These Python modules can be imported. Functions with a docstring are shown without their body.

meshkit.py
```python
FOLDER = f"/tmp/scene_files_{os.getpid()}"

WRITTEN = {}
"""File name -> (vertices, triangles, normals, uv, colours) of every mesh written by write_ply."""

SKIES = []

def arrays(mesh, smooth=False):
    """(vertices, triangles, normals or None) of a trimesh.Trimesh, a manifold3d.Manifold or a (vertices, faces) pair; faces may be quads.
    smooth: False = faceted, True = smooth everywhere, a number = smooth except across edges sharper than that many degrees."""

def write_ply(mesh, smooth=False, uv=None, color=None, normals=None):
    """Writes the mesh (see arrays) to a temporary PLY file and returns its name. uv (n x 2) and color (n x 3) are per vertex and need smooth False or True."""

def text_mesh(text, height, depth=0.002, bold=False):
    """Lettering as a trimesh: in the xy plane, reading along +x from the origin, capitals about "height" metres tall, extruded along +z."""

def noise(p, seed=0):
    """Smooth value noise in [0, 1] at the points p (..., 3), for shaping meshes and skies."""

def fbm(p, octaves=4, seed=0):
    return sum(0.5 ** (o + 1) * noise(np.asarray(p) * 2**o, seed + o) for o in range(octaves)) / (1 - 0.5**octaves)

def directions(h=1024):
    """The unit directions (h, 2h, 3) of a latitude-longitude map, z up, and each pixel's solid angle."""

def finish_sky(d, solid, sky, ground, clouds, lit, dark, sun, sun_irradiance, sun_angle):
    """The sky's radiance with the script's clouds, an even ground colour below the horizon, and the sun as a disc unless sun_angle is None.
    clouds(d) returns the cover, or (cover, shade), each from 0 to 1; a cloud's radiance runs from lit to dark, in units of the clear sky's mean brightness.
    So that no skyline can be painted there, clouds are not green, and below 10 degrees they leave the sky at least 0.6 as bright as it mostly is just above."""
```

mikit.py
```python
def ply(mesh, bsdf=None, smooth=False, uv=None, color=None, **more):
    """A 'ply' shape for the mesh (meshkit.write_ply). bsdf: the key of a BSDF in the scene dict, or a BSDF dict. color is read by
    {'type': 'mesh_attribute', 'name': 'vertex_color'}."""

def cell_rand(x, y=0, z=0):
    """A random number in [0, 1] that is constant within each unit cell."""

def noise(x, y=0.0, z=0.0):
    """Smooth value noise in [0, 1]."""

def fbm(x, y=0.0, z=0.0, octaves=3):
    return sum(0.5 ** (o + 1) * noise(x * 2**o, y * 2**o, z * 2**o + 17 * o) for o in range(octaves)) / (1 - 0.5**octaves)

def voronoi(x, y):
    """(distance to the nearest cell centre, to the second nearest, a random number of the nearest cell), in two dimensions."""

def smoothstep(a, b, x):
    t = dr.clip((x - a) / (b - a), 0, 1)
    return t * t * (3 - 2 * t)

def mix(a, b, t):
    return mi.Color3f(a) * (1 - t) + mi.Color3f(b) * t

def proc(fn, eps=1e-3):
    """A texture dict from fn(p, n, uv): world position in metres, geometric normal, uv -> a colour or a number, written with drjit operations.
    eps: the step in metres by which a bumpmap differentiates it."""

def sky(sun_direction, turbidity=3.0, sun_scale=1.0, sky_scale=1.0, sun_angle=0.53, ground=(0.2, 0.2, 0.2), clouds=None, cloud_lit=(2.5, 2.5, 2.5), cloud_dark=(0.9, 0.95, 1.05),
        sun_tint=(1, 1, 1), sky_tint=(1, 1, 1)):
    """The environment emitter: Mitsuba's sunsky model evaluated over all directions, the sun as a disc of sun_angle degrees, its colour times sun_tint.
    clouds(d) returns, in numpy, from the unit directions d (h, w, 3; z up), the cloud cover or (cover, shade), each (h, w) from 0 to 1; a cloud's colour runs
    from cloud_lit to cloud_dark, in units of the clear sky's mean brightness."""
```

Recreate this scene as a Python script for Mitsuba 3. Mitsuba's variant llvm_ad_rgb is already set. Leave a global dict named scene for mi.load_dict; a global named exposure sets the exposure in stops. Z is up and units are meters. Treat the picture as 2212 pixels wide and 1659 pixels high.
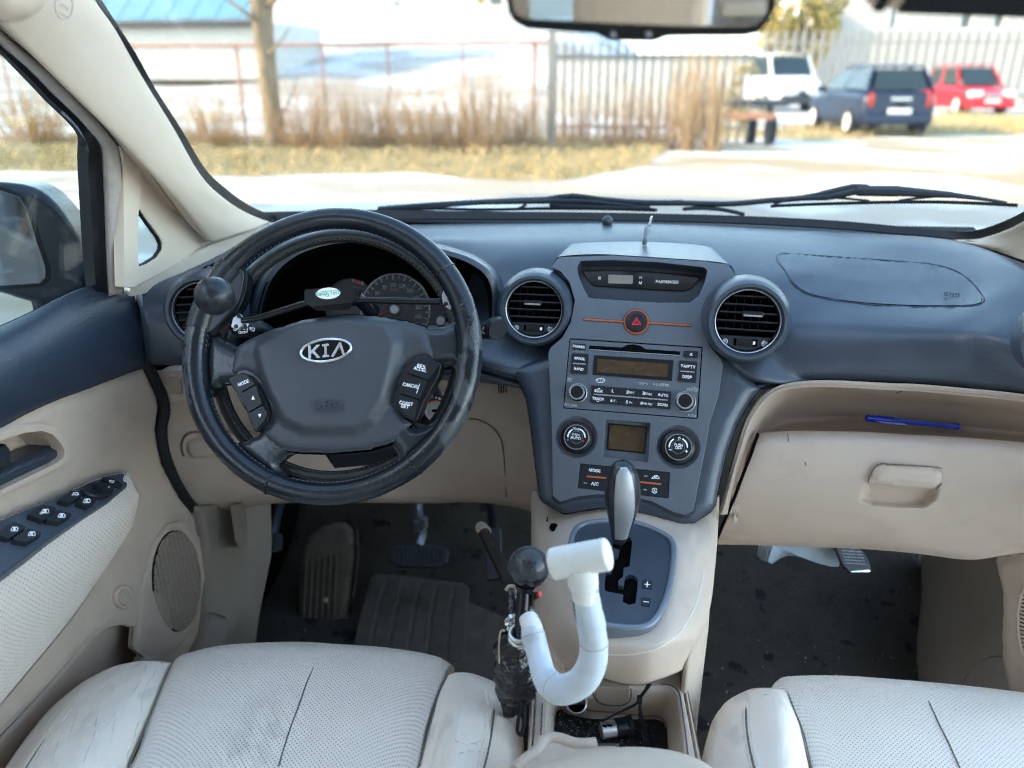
import math, random
import numpy as np, trimesh, shapely, mitsuba as mi, drjit as dr, mikit, meshkit
from shapely.geometry import Polygon, LineString, Point
from shapely.ops import unary_union
from scipy.interpolate import Akima1DInterpolator, PchipInterpolator
from scipy.spatial import Delaunay
T = mi.ScalarTransform4f
rng = np.random.default_rng(7)
scene, labels = {}, {}

# ---------------------------------------------------------------- camera, sky, exposure
FPX, YAW, PITCH = 1664.0, math.radians(9.0), math.radians(21.9)      # focal length in units of a 2212 px wide picture
CAM = np.array([0.0, 0.0, 1.38])
FW = np.array([-math.sin(YAW)*math.cos(PITCH), math.cos(YAW)*math.cos(PITCH), -math.sin(PITCH)])
RT = np.array([math.cos(YAW), math.sin(YAW), 0.0])
UP = np.cross(RT, FW)
scene['camera'] = {'type': 'thinlens', 'fov': 2*math.degrees(math.atan(1106/FPX)), 'fov_axis': 'x', 'near_clip': 0.02, 'far_clip': 2000.0,
                   'aperture_radius': 0.0043, 'focus_distance': 1.01,
                   'to_world': T().look_at(origin=CAM.tolist(), target=(CAM+FW).tolist(), up=[0, 0, 1])}
SUN = np.array([-0.84, -0.28, 0.47])
scene['sky_light'] = mikit.sky(SUN.tolist(), turbidity=3, sun_scale=0.21, sky_scale=1.0, ground=(0.55, 0.55, 0.56), sun_tint=(1.0, 0.93, 0.82), sky_tint=(1.17, 1.0, 0.85))
exposure = 5.3

# ---------------------------------------------------------------- helpers: points
def ray(x, y): return FW + RT*(x-1106)/FPX - UP*(y-829.5)/FPX
def PY(x, y, Y): d = ray(x, y); return CAM + d*(Y/d[1])
def PZ(x, y, Z): d = ray(x, y); return CAM + d*((Z-CAM[2])/d[2])
def PX(x, y, X): d = ray(x, y); return CAM + d*(X/d[0])
def PD(x, y, D): return CAM + ray(x, y)*D
def K(x0, y0, w, out=2212): return lambda a, b: ((x0+a*w/out)*0.548611, (y0+b*w/out)*0.548611)
cA, cB, cC = K(0, 0, 1344), K(1344, 0, 1344), K(2688, 0, 1344)
cD, cE, cG = K(0, 1008, 1344), K(1344, 1008, 1344), K(2688, 1008, 1344)
cH, cI, cJ = K(0, 2016, 1344), K(1344, 2016, 1344), K(2688, 2016, 1344)
w1, w2 = K(640, 760, 800), K(900, 1000, 1100)
s1, s2, s3 = K(2160, 960, 800), K(2160, 1300, 640), K(2160, 1600, 640)
l1, do = K(1900, 2040, 820), K(0, 1600, 640, 1659)
def ln(k, *pts): return [k(*p) for p in pts]
def unit(v): v = np.asarray(v, float); return v/np.linalg.norm(v)

# ---------------------------------------------------------------- helpers: meshes
def curve(pts, n, closed=False):
    """n points evenly along a smooth curve through pts (any dimension)."""
    p = np.asarray(pts, float)
    if closed: p = np.vstack([p[-3:], p, p[:3]])
    t = np.concatenate([[0], np.cumsum(np.maximum(np.linalg.norm(np.diff(p, axis=0), axis=1), 1e-9))])
    if len(p) < 3: f = lambda s: np.stack([np.interp(s, t, p[:, k]) for k in range(p.shape[1])], -1)
    else: f = Akima1DInterpolator(t, p)
    if closed: s = np.linspace(t[3], t[-3], n, endpoint=False)
    else: s = np.linspace(t[0], t[-1], n)
    return f(s)
def grid_faces(nv, nu, wrap=False):
    i, j = np.meshgrid(np.arange(nv-1), np.arange(nu if wrap else nu-1), indexing='ij'); j2 = (j+1) % nu
    a, b, c, d = i*nu+j, i*nu+j2, (i+1)*nu+j2, (i+1)*nu+j
    return np.vstack([np.stack([a, b, c], -1).reshape(-1, 3), np.stack([a, c, d], -1).reshape(-1, 3)])
def loft(rows, nu=40, nv=24, linear=False):
    R = np.stack([curve(r, nu) for r in rows])
    if linear or len(rows) < 3: return np.stack([curve(R[:, i], nv) if not linear else np.stack([np.interp(np.linspace(0, len(rows)-1, nv), np.arange(len(rows)), R[:, i, k]) for k in range(3)], -1) for i in range(nu)], 1)
    t = np.concatenate([[0], np.cumsum(np.maximum(np.linalg.norm(np.diff(R, axis=0), axis=2).mean(1), 1e-6))])
    return Akima1DInterpolator(t, R)(np.linspace(0, t[-1], nv))
def grid_uv(P):
    du = np.linalg.norm(np.diff(P, axis=1), axis=2); dv = np.linalg.norm(np.diff(P, axis=0), axis=2)
    mid = P.shape[1]//2
    U = np.concatenate([np.zeros((P.shape[0], 1)), np.cumsum(du, 1)], 1); U = U - U[:, mid:mid+1]
    V = np.concatenate([np.zeros((1, P.shape[1])), np.cumsum(dv, 0)], 0)
    return np.stack([U, V], -1).reshape(-1, 2)
def normals(v, f):
    n = np.zeros_like(v); c = np.cross(v[f[:, 1]]-v[f[:, 0]], v[f[:, 2]]-v[f[:, 0]])
    for k in range(3): np.add.at(n, f[:, k], c)
    return n/np.maximum(np.linalg.norm(n, axis=1, keepdims=True), 1e-12)
def shell(P, t=0.006, view=CAM):
    """A grid of points as a plate t thick, the given side towards 'view'."""
    nv, nu = P.shape[:2]; v = P.reshape(-1, 3); f = grid_faces(nv, nu); n = normals(v, f)
    if np.sum(n*(view-v)) < 0: f = f[:, ::-1]; n = -n
    m = len(v); ix = np.arange(m).reshape(nv, nu)
    loop = np.concatenate([ix[0, :-1], ix[:-1, -1], ix[-1, :0:-1], ix[:0:-1, 0]]); l2 = np.roll(loop, -1)
    side = np.vstack([np.stack([loop, l2, l2+m], -1), np.stack([loop, l2+m, loop+m], -1)])
    return trimesh.Trimesh(np.vstack([v, v-n*t]), np.vstack([f, f[:, ::-1]+m, side]), process=False)
def shell_uv(P): u = grid_uv(P); return np.vstack([u, u])
def tube(pts, r, n=14, closed=False, m=None, cap=True):
    """A round tube along pts with radius r (number or one per point)."""
    p = np.asarray(pts, float); r = np.broadcast_to(np.asarray(r, float), (len(p),))
    if m: q = curve(np.column_stack([p, r]), m, closed); p, r = q[:, :3], q[:, 3]
    d = np.roll(p, -1, 0)-np.roll(p, 1, 0) if closed else np.gradient(p, axis=0)
    d /= np.maximum(np.linalg.norm(d, axis=1, keepdims=True), 1e-12)
    a = np.cross(d[0], [0.13, 0.31, 0.94]); a = unit(a); A = []
    for k in range(len(p)):
        a = a - d[k]*(a@d[k]); a = unit(a); A.append(a)
    A = np.array(A); B = np.cross(d, A); th = np.arange(n)*2*np.pi/n
    if closed:   # spread the frame's closing twist along the loop
        tw = math.atan2(A[-1] @ B[0], A[-1] @ A[0]); s = np.linspace(0, -tw*0, len(p))
    V = p[:, None]+r[:, None, None]*(np.cos(th)[None, :, None]*A[:, None]+np.sin(th)[None, :, None]*B[:, None])
    v = V.reshape(-1, 3)
    if closed:
        off = int(np.argmin(np.linalg.norm(V[0]-V[-1][0], axis=1)))
        f = grid_faces(len(p), n, True); j = np.arange(n); a0 = (len(p)-1)*n+j; b0 = (len(p)-1)*n+(j+1) % n; c0 = (j+1+off) % n; d0 = (j+off) % n
        f = np.vstack([f, np.stack([a0, b0, c0], -1), np.stack([a0, c0, d0], -1)])
        return trimesh.Trimesh(v, f[:, ::-1], process=False)
    f = grid_faces(len(p), n, True)[:, ::-1]
    if cap:
        k = len(v); v = np.vstack([v, p[:1], p[-1:]]); j = np.arange(n); e = (len(p)-1)*n
        f = np.vstack([f, np.stack([j*0+k, j, (j+1) % n], -1)[:, ::-1], np.stack([j*0+k+1, e+j, e+(j+1) % n], -1)])
    m_ = trimesh.Trimesh(v, f, process=False); 
    if m_.volume < 0: m_.invert()
    return m_
def dense(ring, step):
    l = LineString(ring); n = max(4, int(l.length/step)); d = sorted(set(np.linspace(0, l.length, n+1)[:-1]))
    return np.array([l.interpolate(x).coords[0] for x in d])
def offset_ring(p, b):
    """Ring (n,2), moved inwards (left of its direction) by b along vertex normals."""
    e = np.roll(p, -1, 0)-p; e /= np.maximum(np.linalg.norm(e, axis=1, keepdims=True), 1e-12); nl = np.stack([-e[:, 1], e[:, 0]], -1)
    m = nl+np.roll(nl, 1, 0); m /= np.maximum(np.linalg.norm(m, axis=1, keepdims=True), 1e-9)
    c = np.maximum((m*nl).sum(1), 0.45)
    return p+m*(b/c)[:, None]
def extr(poly, z0, z1, bevel=0.0, seg=3):
    """A plate in the xy plane from z0 to z1 with a rounded upper edge; polygons with holes allowed."""
    if bevel > 0:
        m, bad = extr_(poly, z0, z1, bevel, seg)
        if not bad: return m
    return extr_(poly, z0, z1, 0.0, seg)[0]
def extr_(poly, z0, z1, bevel, seg):
    bad = False
    out = []
    for g in (poly.geoms if hasattr(poly, 'geoms') else [poly]):
        g = shapely.geometry.polygon.orient(g.simplify(1e-5), 1.0)
        rings = [np.array(r.coords)[:-1] for r in [g.exterior, *g.interiors]]
        for q in g.interiors: bevel = min(bevel, 0.42*g.exterior.distance(q))
        prof = [(0.0, z0)] + ([(0.0, z1)] if bevel <= 0 else [(bevel*(1-math.cos(a)), z1-bevel+bevel*math.sin(a)) for a in np.linspace(0, math.pi/2, seg+1)])
        V, Fa, k, tops = [], [], 0, []
        for r in rings:
            n = len(r); j = np.arange(n); lay = [np.column_stack([offset_ring(r, b), np.full(n, z)]) for b, z in prof]
            V += lay
            for s in range(len(lay)-1):
                a, b = k+s*n+j, k+s*n+(j+1) % n
                Fa += [np.stack([a, b, b+n], -1), np.stack([a, b+n, a+n], -1)]
            tops.append((lay[-1][:, :2], k+(len(lay)-1)*n, k)); k += n*len(lay)
        ids = np.concatenate([np.arange(len(t))+i for t, i, _ in tops]); idb = np.concatenate([np.arange(len(t))+i for t, _, i in tops])
        import mapbox_earcut as ec
        pts = np.vstack([t for t, _, _ in tops]); ends = np.cumsum([len(t) for t, _, _ in tops]).astype(np.uint32)
        tri = ec.triangulate_float64(pts, ends).reshape(-1, 3)
        a = pts[tri]; w = np.cross(a[:, 1]-a[:, 0], a[:, 2]-a[:, 0]) < 0; tri[w] = tri[w][:, ::-1]
        bad |= abs(np.abs(np.cross(a[:, 1]-a[:, 0], a[:, 2]-a[:, 0])).sum()/2-Polygon(tops[0][0], [t for t, _, _ in tops[1:]]).area) > 0.01*g.area or not all(Polygon(t).is_valid for t, _, _ in tops)
        out.append(trimesh.Trimesh(np.vstack(V), np.vstack(Fa+[ids[tri], idb[tri][:, ::-1]]), process=False))
    return trimesh.util.concatenate(out), bad
def fill(poly, step):
    b = [dense(r.coords, step) for r in [poly.exterior, *poly.interiors]]
    x0, y0, x1, y1 = poly.bounds
    X, Y = np.meshgrid(np.arange(x0, x1, step), np.arange(y0, y1, step*0.87)); X[1::2] += step/2
    q = np.column_stack([X.ravel(), Y.ravel()]); pt = shapely.points(q)
    q = q[shapely.contains(poly, pt) & (shapely.distance(pt, poly.boundary) > step*0.55)]
    p = np.vstack(b+[q]); t = Delaunay(p).simplices; c = p[t].mean(1)
    t = t[shapely.contains(poly.buffer(step*1e-3), shapely.points(c))]
    a = p[t]; w = np.cross(a[:, 1]-a[:, 0], a[:, 2]-a[:, 0]) < 0; t[w] = t[w][:, ::-1]
    return p, t, [len(x) for x in b]
def pillow(poly, h, w, z0=0.0, base=0.0, step=0.006, fn=None, power=2.0):
    """A domed plate: rises from 'base' at its outline by h over the distance w; wall down to z0. fn(xy) adds height."""
    if hasattr(poly, 'geoms'): return trimesh.util.concatenate([pillow(g, h, w, z0, base, step, fn, power) for g in poly.geoms if g.area > 2e-5])
    p, t, nb = fill(poly, step); d = shapely.distance(shapely.points(p), poly.boundary)
    s = np.clip(d/w, 0, 1); z = base+h*(1-(1-s)**power)**(1/power)
    if fn is not None: z = z+fn(p)
    v = np.column_stack([p, z]); F_ = [t]; k = 0; V = [v]; m = len(v)
    for n in nb:
        j = np.arange(n); V.append(np.column_stack([p[k:k+n], np.full(n, z0)]))
        a, b = k+j, k+(j+1) % n; c, d_ = m+(j+1) % n, m+j
        F_ += [np.stack([a, c, b], -1), np.stack([a, d_, c], -1)]; m += n; k += n
    me = trimesh.Trimesh(np.vstack(V), np.vstack(F_), process=False)
    return me
def lathe(prof, n=32):
    """Revolve (r, z) points about z."""
    p = np.asarray(prof, float); th = np.arange(n)*2*np.pi/n
    V = np.stack([p[:, None, 0]*np.cos(th), p[:, None, 0]*np.sin(th), np.repeat(p[:, 1:2], n, 1)], -1).reshape(-1, 3)
    m = trimesh.Trimesh(V, grid_faces(len(p), n, True), process=False)
    if m.volume < 0: m.invert()
    return m
def box(a, b, r=0.0):
    """A box from corner a to corner b with rounded edges r."""
    a, b = np.minimum(a, b), np.maximum(a, b); c, e = (a+b)/2, (b-a)/2
    if r <= 0: m = trimesh.creation.box(extents=2*e)
    else:
        m = trimesh.creation.box(extents=2*e); k = []
        for s in np.ndindex(2, 2, 2):
            o = (np.array(s)*2-1)*(e-r)
            for d in [(1, 0, 0), (0, 1, 0), (0, 0, 1), (.7, .7, 0), (.7, 0, .7), (0, .7, .7), (.577, .577, .577)]: k.append(o+np.array(d)*(np.array(s)*2-1)*r)
        m = trimesh.convex.convex_hull(np.array(k))
    m.apply_translation(c); return m
def hull(pts): return trimesh.convex.convex_hull(np.asarray(pts, float))
def ball(c, r, s=3): m = trimesh.creation.icosphere(subdivisions=s, radius=1.0); m.apply_scale(r); m.apply_translation(c); return m
def join(*m): return trimesh.util.concatenate([x for x in m])

class Frame:
    """A plane in space: origin, right, up, normal (towards the viewer)."""
    def __init__(s, o, ux, uy):
        s.o = np.asarray(o, float); s.x = unit(ux); s.n = unit(np.cross(s.x, uy)); s.y = np.cross(s.n, s.x)
        if s.n @ (CAM-s.o) < 0: s.n = -s.n; s.y = np.cross(s.n, s.x)
    def at(s, px, k=0.0):
        """local (x, y) of the pixel's ray on the plane lifted by k."""
        d = ray(*px); t = ((s.o+s.n*k-CAM)@s.n)/(d@s.n); q = CAM+d*t-s.o
        return np.array([q@s.x, q@s.y])
    def p3(s, px, k=0.0): a = s.at(px, k); return s.o+s.x*a[0]+s.y*a[1]+s.n*k
    def poly(s, pts, k=0.0, smooth=0, r=0.0):
        p = np.array([s.at(q, k) for q in pts])
        if smooth: p = curve(p, smooth, True)
        g = Polygon(p).buffer(0)
        if r: g = g.buffer(-r).buffer(2*r, quad_segs=5).buffer(-r, quad_segs=5)
        return g
    def scale(s, px): q = s.p3(px); return ((q-CAM)@FW)/FPX*1.0
    def place(s, mesh):
        v = np.asarray(mesh.vertices); mesh.vertices = s.o+v[:, :1]*s.x+v[:, 1:2]*s.y+v[:, 2:]*s.n
        return mesh
    def sub(s, px, k=0.0, ang=0.0):
        c, n = math.cos(ang), math.sin(ang); f = Frame(s.p3(px, k), s.x*c+s.y*n, s.y*c-s.x*n); return f
def text(fr, string, px, hpx, k=0.0, ang=0.0, depth=0.0004, bold=False, align=0.5, squeeze=1.0):
    """Lettering on a frame, centred on the pixel, capitals hpx (2212-wide pixels) tall."""
    bold = bold and hpx > 5.2
    m = meshkit.text_mesh(string, hpx*fr.scale(px), depth, bold); b = m.bounds
    m.apply_translation([-(b[0, 0]+(b[1, 0]-b[0, 0])*align), -(hpx*fr.scale(px))/2, 0]); m.apply_scale([squeeze, 1, 1])
    c, n = math.cos(ang), math.sin(ang); M = np.eye(4); M[:2, :2] = [[c, -n], [n, c]]; m.apply_transform(M)
    a = fr.at(px, k); m.apply_translation([a[0], a[1], k]); return fr.place(m)
def stroke(fr, pts, wpx, k=0.0, depth=0.0005, closed=False, smooth=0):
    """A raised line along pixels on a frame, wpx wide."""
    p = np.array([fr.at(q, k) for q in pts])
    if smooth: p = curve(p, smooth, closed)
    if closed: p = np.vstack([p, p[:1]])
    g = LineString(p).buffer(wpx*fr.scale(pts[0])/2, quad_segs=3)
    return fr.place(extr(g, k, k+depth))

# ---------------------------------------------------------------- helpers: naming
def free(key):
    if not any(k == key or k.startswith(key+'__') for k in scene) and key not in labels: return key
    i = 1
    while any(k == f'{key}_{i:03d}' or k.startswith(f'{key}_{i:03d}__') for k in scene) or f'{key}_{i:03d}' in labels: i += 1
    return f'{key}_{i:03d}'
def thing(name, label, cat, group=None):
    key = free(name); labels[key] = {'label': label, 'category': cat}
    if group: labels[key]['group'] = group
    return key
def split_sharp(mesh, deg):
    """Vertices doubled along edges sharper than deg, so that averaged normals stay crisp there."""
    m = trimesh.Trimesh(mesh.vertices, mesh.faces, process=False); m.merge_vertices(digits_vertex=6)
    f = m.faces[m.area_faces > 1e-14]; m = trimesh.Trimesh(m.vertices, f, process=False)
    from scipy.sparse import coo_matrix
    from scipy.sparse.csgraph import connected_components
    a = m.face_adjacency[m.face_adjacency_angles < math.radians(deg)]; n = len(f)
    lab = connected_components(coo_matrix((np.ones(len(a)), (a[:, 0], a[:, 1])), shape=(n, n)), directed=False)[1]
    pair = np.column_stack([f.reshape(-1), np.repeat(lab, 3)]); u, inv = np.unique(pair, axis=0, return_inverse=True)
    return trimesh.Trimesh(m.vertices[u[:, 0]], inv.reshape(-1, 3), process=False)
def add(key, mesh, mat, smooth=35, uv=None):
    if uv is not None: scene[key] = mikit.ply(mesh, mat, smooth=True, uv=uv)
    else:
        if smooth is not True and smooth is not False: mesh = split_sharp(mesh, smooth); smooth = True
        scene[key] = mikit.ply(mesh, mat, smooth=smooth)
    return key
def part(parent, name, mesh, mat, smooth=35, uv=None, label=None, kind=None):
    key = free(parent+'__'+name); add(key, mesh, mat, smooth, uv)
    if label or kind: labels[key] = {}
    if label: labels[key]['label'] = label
    if kind: labels[key]['kind'] = kind
    return key
def solo(name, mesh, mat, label, cat, smooth=35, uv=None, group=None):
    key = free(name); add(key, mesh, mat, smooth, uv); labels[key] = {'label': label, 'category': cat}
    if group: labels[key]['group'] = group
    return key
def setting(name, mesh, mat, label, smooth=False):
    key = free(name); add(key, mesh, mat, smooth); labels[key] = {'label': label, 'kind': 'structure'}; return key

# ---------------------------------------------------------------- materials
def rgb(c): return {'type': 'rgb', 'value': list(map(float, c))}
def mat(name, color, rough=0.5, metal=0.0, spec=0.5, bump=None, h=0.0003, eps=4e-4, **kw):
    b = {'type': 'principled', 'base_color': mikit.proc(color) if callable(color) else rgb(color), 'roughness': rough, 'metallic': metal, 'specular': spec, **kw}
    if bump is not None: b = {'type': 'bumpmap', 'arbitrary': mikit.proc(bump, eps), 'scale': h, 'bsdf': b}
    scene[name] = {'type': 'twosided', 'bsdf': b}
fb, ns, ss, mixc = mikit.fbm, mikit.noise, mikit.smoothstep, mikit.mix
def vary(c, amp=0.25, f=9.0, dirt=None):
    def fn(p, n, uv):
        v = fb(p.x*f, p.y*f, p.z*f, 4)
        k = 1-amp+2*amp*v
        col = mi.Color3f(c)*k
        if dirt is not None: col = mixc(col, dirt, ss(0.52, 0.75, fb(p.x*f*2.3+7, p.y*f*2.3, p.z*f*2.3, 4))*0.20)
        return col
    return fn
def grain(p, n, uv): return 0.75*ns(p.x*480, p.y*480, p.z*480)+0.25*ns(p.x*250, p.y*250, p.z*250)
def leather_grain(p, n, uv): return 0.6*ns(p.x*380, p.y*380, p.z*380)+0.4*fb(p.x*60, p.y*60, p.z*60, 3)
def seat_tint(p, c0):
    soil = ss(0.50, 0.80, fb(p.x*14, p.y*14, p.z*14, 4))*0.05
    # the worn, dirtier strip along the driver's centre seam, crossed by fine creases
    d = dr.abs(p.x+0.405-(p.y-0.62)*0.22)
    k = ss(0.075, 0.0, d)*ss(0.74, 0.66, p.y)*ss(0.52, 0.58, p.y)
    soil = soil+0.26*k*ss(0.40, 0.62, fb(p.x*60+p.y*30, p.y*28-p.x*25, p.z*20, 3))
    q = (p.x*0.72+p.y*0.69)*95; cr = dr.abs(q-dr.floor(q)-0.5)
    soil = soil+0.30*k*ss(0.10, 0.03, cr)
    return mixc(c0, (0.24, 0.22, 0.17), soil)
SEAT = (0.76, 0.665, 0.565)
def perforated(p, n, uv):
    s = 0.0058; a = uv.x/s; b = uv.y/(s*0.5); row = dr.floor(b)
    a = a+0.5*(row-2*dr.floor(row/2))
    du = (a-dr.floor(a)-0.5)*s; dv = (b-row-0.5)*s*0.5
    hole = ss(0.00112, 0.00055, dr.sqrt(du*du+dv*dv))
    return mixc(seat_tint(p, SEAT), (0.07, 0.065, 0.06), hole*0.80)
def plain_seat(p, n, uv):
    v = fb(p.x*60, p.y*18, p.z*30, 4)
    return mixc(seat_tint(p, SEAT), (0.40, 0.37, 0.33), ss(0.56, 0.72, v)*0.35)
def seat_bump(p, n, uv): return fb(p.x*70, p.y*40, p.z*60, 4)
def perf_vinyl(p, n, uv):
    s = 0.0075; a = uv.x/s; b = uv.y/(s*0.5); row = dr.floor(b); a = a+0.5*(row-2*dr.floor(row/2))
    du = (a-dr.floor(a)-0.5)*s; dv = (b-row-0.5)*s*0.5
    return mixc((0.57, 0.49, 0.42), (0.16, 0.14, 0.11), ss(0.0011, 0.0006, dr.sqrt(du*du+dv*dv))*0.8)
def carpet(p, n, uv):
    v = fb(p.x*26, p.y*26, p.z*26, 4); s = ns(p.x*420, p.y*420, p.z*420)
    c = mixc((0.030, 0.026, 0.0205), (0.064, 0.054, 0.042), v)*(0.7+0.6*s)
    c = mixc(c, (0.012, 0.012, 0.013), ss(0.66, 0.72, fb(p.x*33+3, p.y*33, p.z*33+9, 3)))
    return mixc(c, (0.35, 0.30, 0.22), ss(0.965, 0.985, ns(p.x*210, p.y*210, p.z*210))*0.8)
def carpet_bump(p, n, uv): return ns(p.x*600, p.y*600, p.z*600)+0.8*fb(p.x*40, p.y*40, p.z*40, 3)
def rim_wear_sheen(p, n, uv):
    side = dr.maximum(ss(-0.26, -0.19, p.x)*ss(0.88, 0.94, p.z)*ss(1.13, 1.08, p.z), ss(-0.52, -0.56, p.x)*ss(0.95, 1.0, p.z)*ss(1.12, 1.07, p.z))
    worn = ss(0.50, 0.55, fb(p.x*38, p.y*38, p.z*22, 4)*0.6+0.28*side)  # worn leather, plus a highlight painted into the colour on the right side
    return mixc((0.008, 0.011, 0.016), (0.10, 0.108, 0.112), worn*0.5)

def dusty(c):
    def fn(p, n, uv):
        v = fb(p.x*14, p.y*14, p.z*14, 4); d = ss(0.80, 0.97, ns(p.x*640, p.y*640, p.z*640))*ss(0.35, 0.7, fb(p.x*9+5, p.y*9, p.z*9, 3))
        return mixc(mi.Color3f(c)*(0.86+0.28*v), (0.17, 0.18, 0.19), d*0.38+0.035*ss(0.5, 0.75, v))
    return fn
BEIGE = (0.43, 0.336, 0.266)
mat('dash_vinyl', dusty((0.030, 0.042, 0.061)), 0.36, spec=0.7, bump=grain, h=0.00032)
mat('dash_vinyl_shaded', dusty((0.015, 0.024, 0.040)), 0.40, spec=0.6, bump=grain, h=0.00032)  # same vinyl as the dash, darkened to paint shade on the door pad
mat('dash_plain', (0.024, 0.031, 0.043), 0.36)
mat('dark_vinyl', (0.014, 0.017, 0.022), 0.5, spec=0.3, bump=grain, h=0.0005)
mat('stack_paint', vary((0.115, 0.132, 0.156), 0.08, 30), 0.38, metal=0.35, bump=lambda p, n, uv: ns(p.x*900, p.y*900, p.z*900), h=0.00012)
mat('stack_paint_lit', vary((0.18, 0.205, 0.24), 0.06, 30), 0.35, metal=0.3)  # lighter copy of the stack paint; the frame highlight is put into the colour
mat('shift_paint', vary((0.050, 0.061, 0.080), 0.10, 30), 0.42, metal=0.25)
mat('rim_leather', rim_wear_sheen, 0.24, bump=leather_grain, h=0.0003)
mat('pad_vinyl', vary((0.045, 0.051, 0.061), 0.08, 20), 0.46, bump=grain, h=0.0005)
mat('ring_leather', vary((0.022, 0.024, 0.024), 0.25, 40), 0.42, bump=leather_grain, h=0.0008)
mat('boot_leather', (0.010, 0.010, 0.011), 0.22, bump=leather_grain, h=0.0015)
mat('black_satin', (0.009, 0.010, 0.012), 0.30, spec=0.35)
mat('knob_satin', (0.014, 0.017, 0.022), 0.30, spec=0.4)
mat('black_gloss', (0.006, 0.007, 0.009), 0.12, spec=0.4)
mat('black_rubber', (0.009, 0.010, 0.011), 0.7, spec=0.3)
mat('pit_black', (0.003, 0.003, 0.003), 0.95, spec=0.05)
mat('button_black', (0.012, 0.014, 0.018), 0.38, spec=0.35)
mat('beige_plastic', vary(BEIGE, 0.07, 11, (0.26, 0.21, 0.16)), 0.50, bump=grain, h=0.0003)
mat('beige_smooth', vary(BEIGE, 0.05, 9), 0.45)
mat('bin_beige', vary((0.38, 0.295, 0.232), 0.06, 9), 0.55)
mat('pillar_trim', vary((0.54, 0.445, 0.35), 0.04, 8), 0.55, bump=grain, h=0.0003)
mat('seal_cloth', vary((0.34, 0.295, 0.265), 0.14, 90), 0.85, bump=leather_grain, h=0.002)
mat('console_beige', vary((0.52, 0.418, 0.335), 0.07, 16, (0.36, 0.29, 0.22)), 0.48, bump=grain, h=0.0004)
mat('seat_perforated', perforated, 0.45)
mat('seat_plain', plain_seat, 0.40, bump=seat_bump, h=0.004, eps=1e-3)
mat('seat_side', vary((0.45, 0.385, 0.30), 0.08, 14), 0.5, bump=seat_bump, h=0.002, eps=1e-3)
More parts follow.
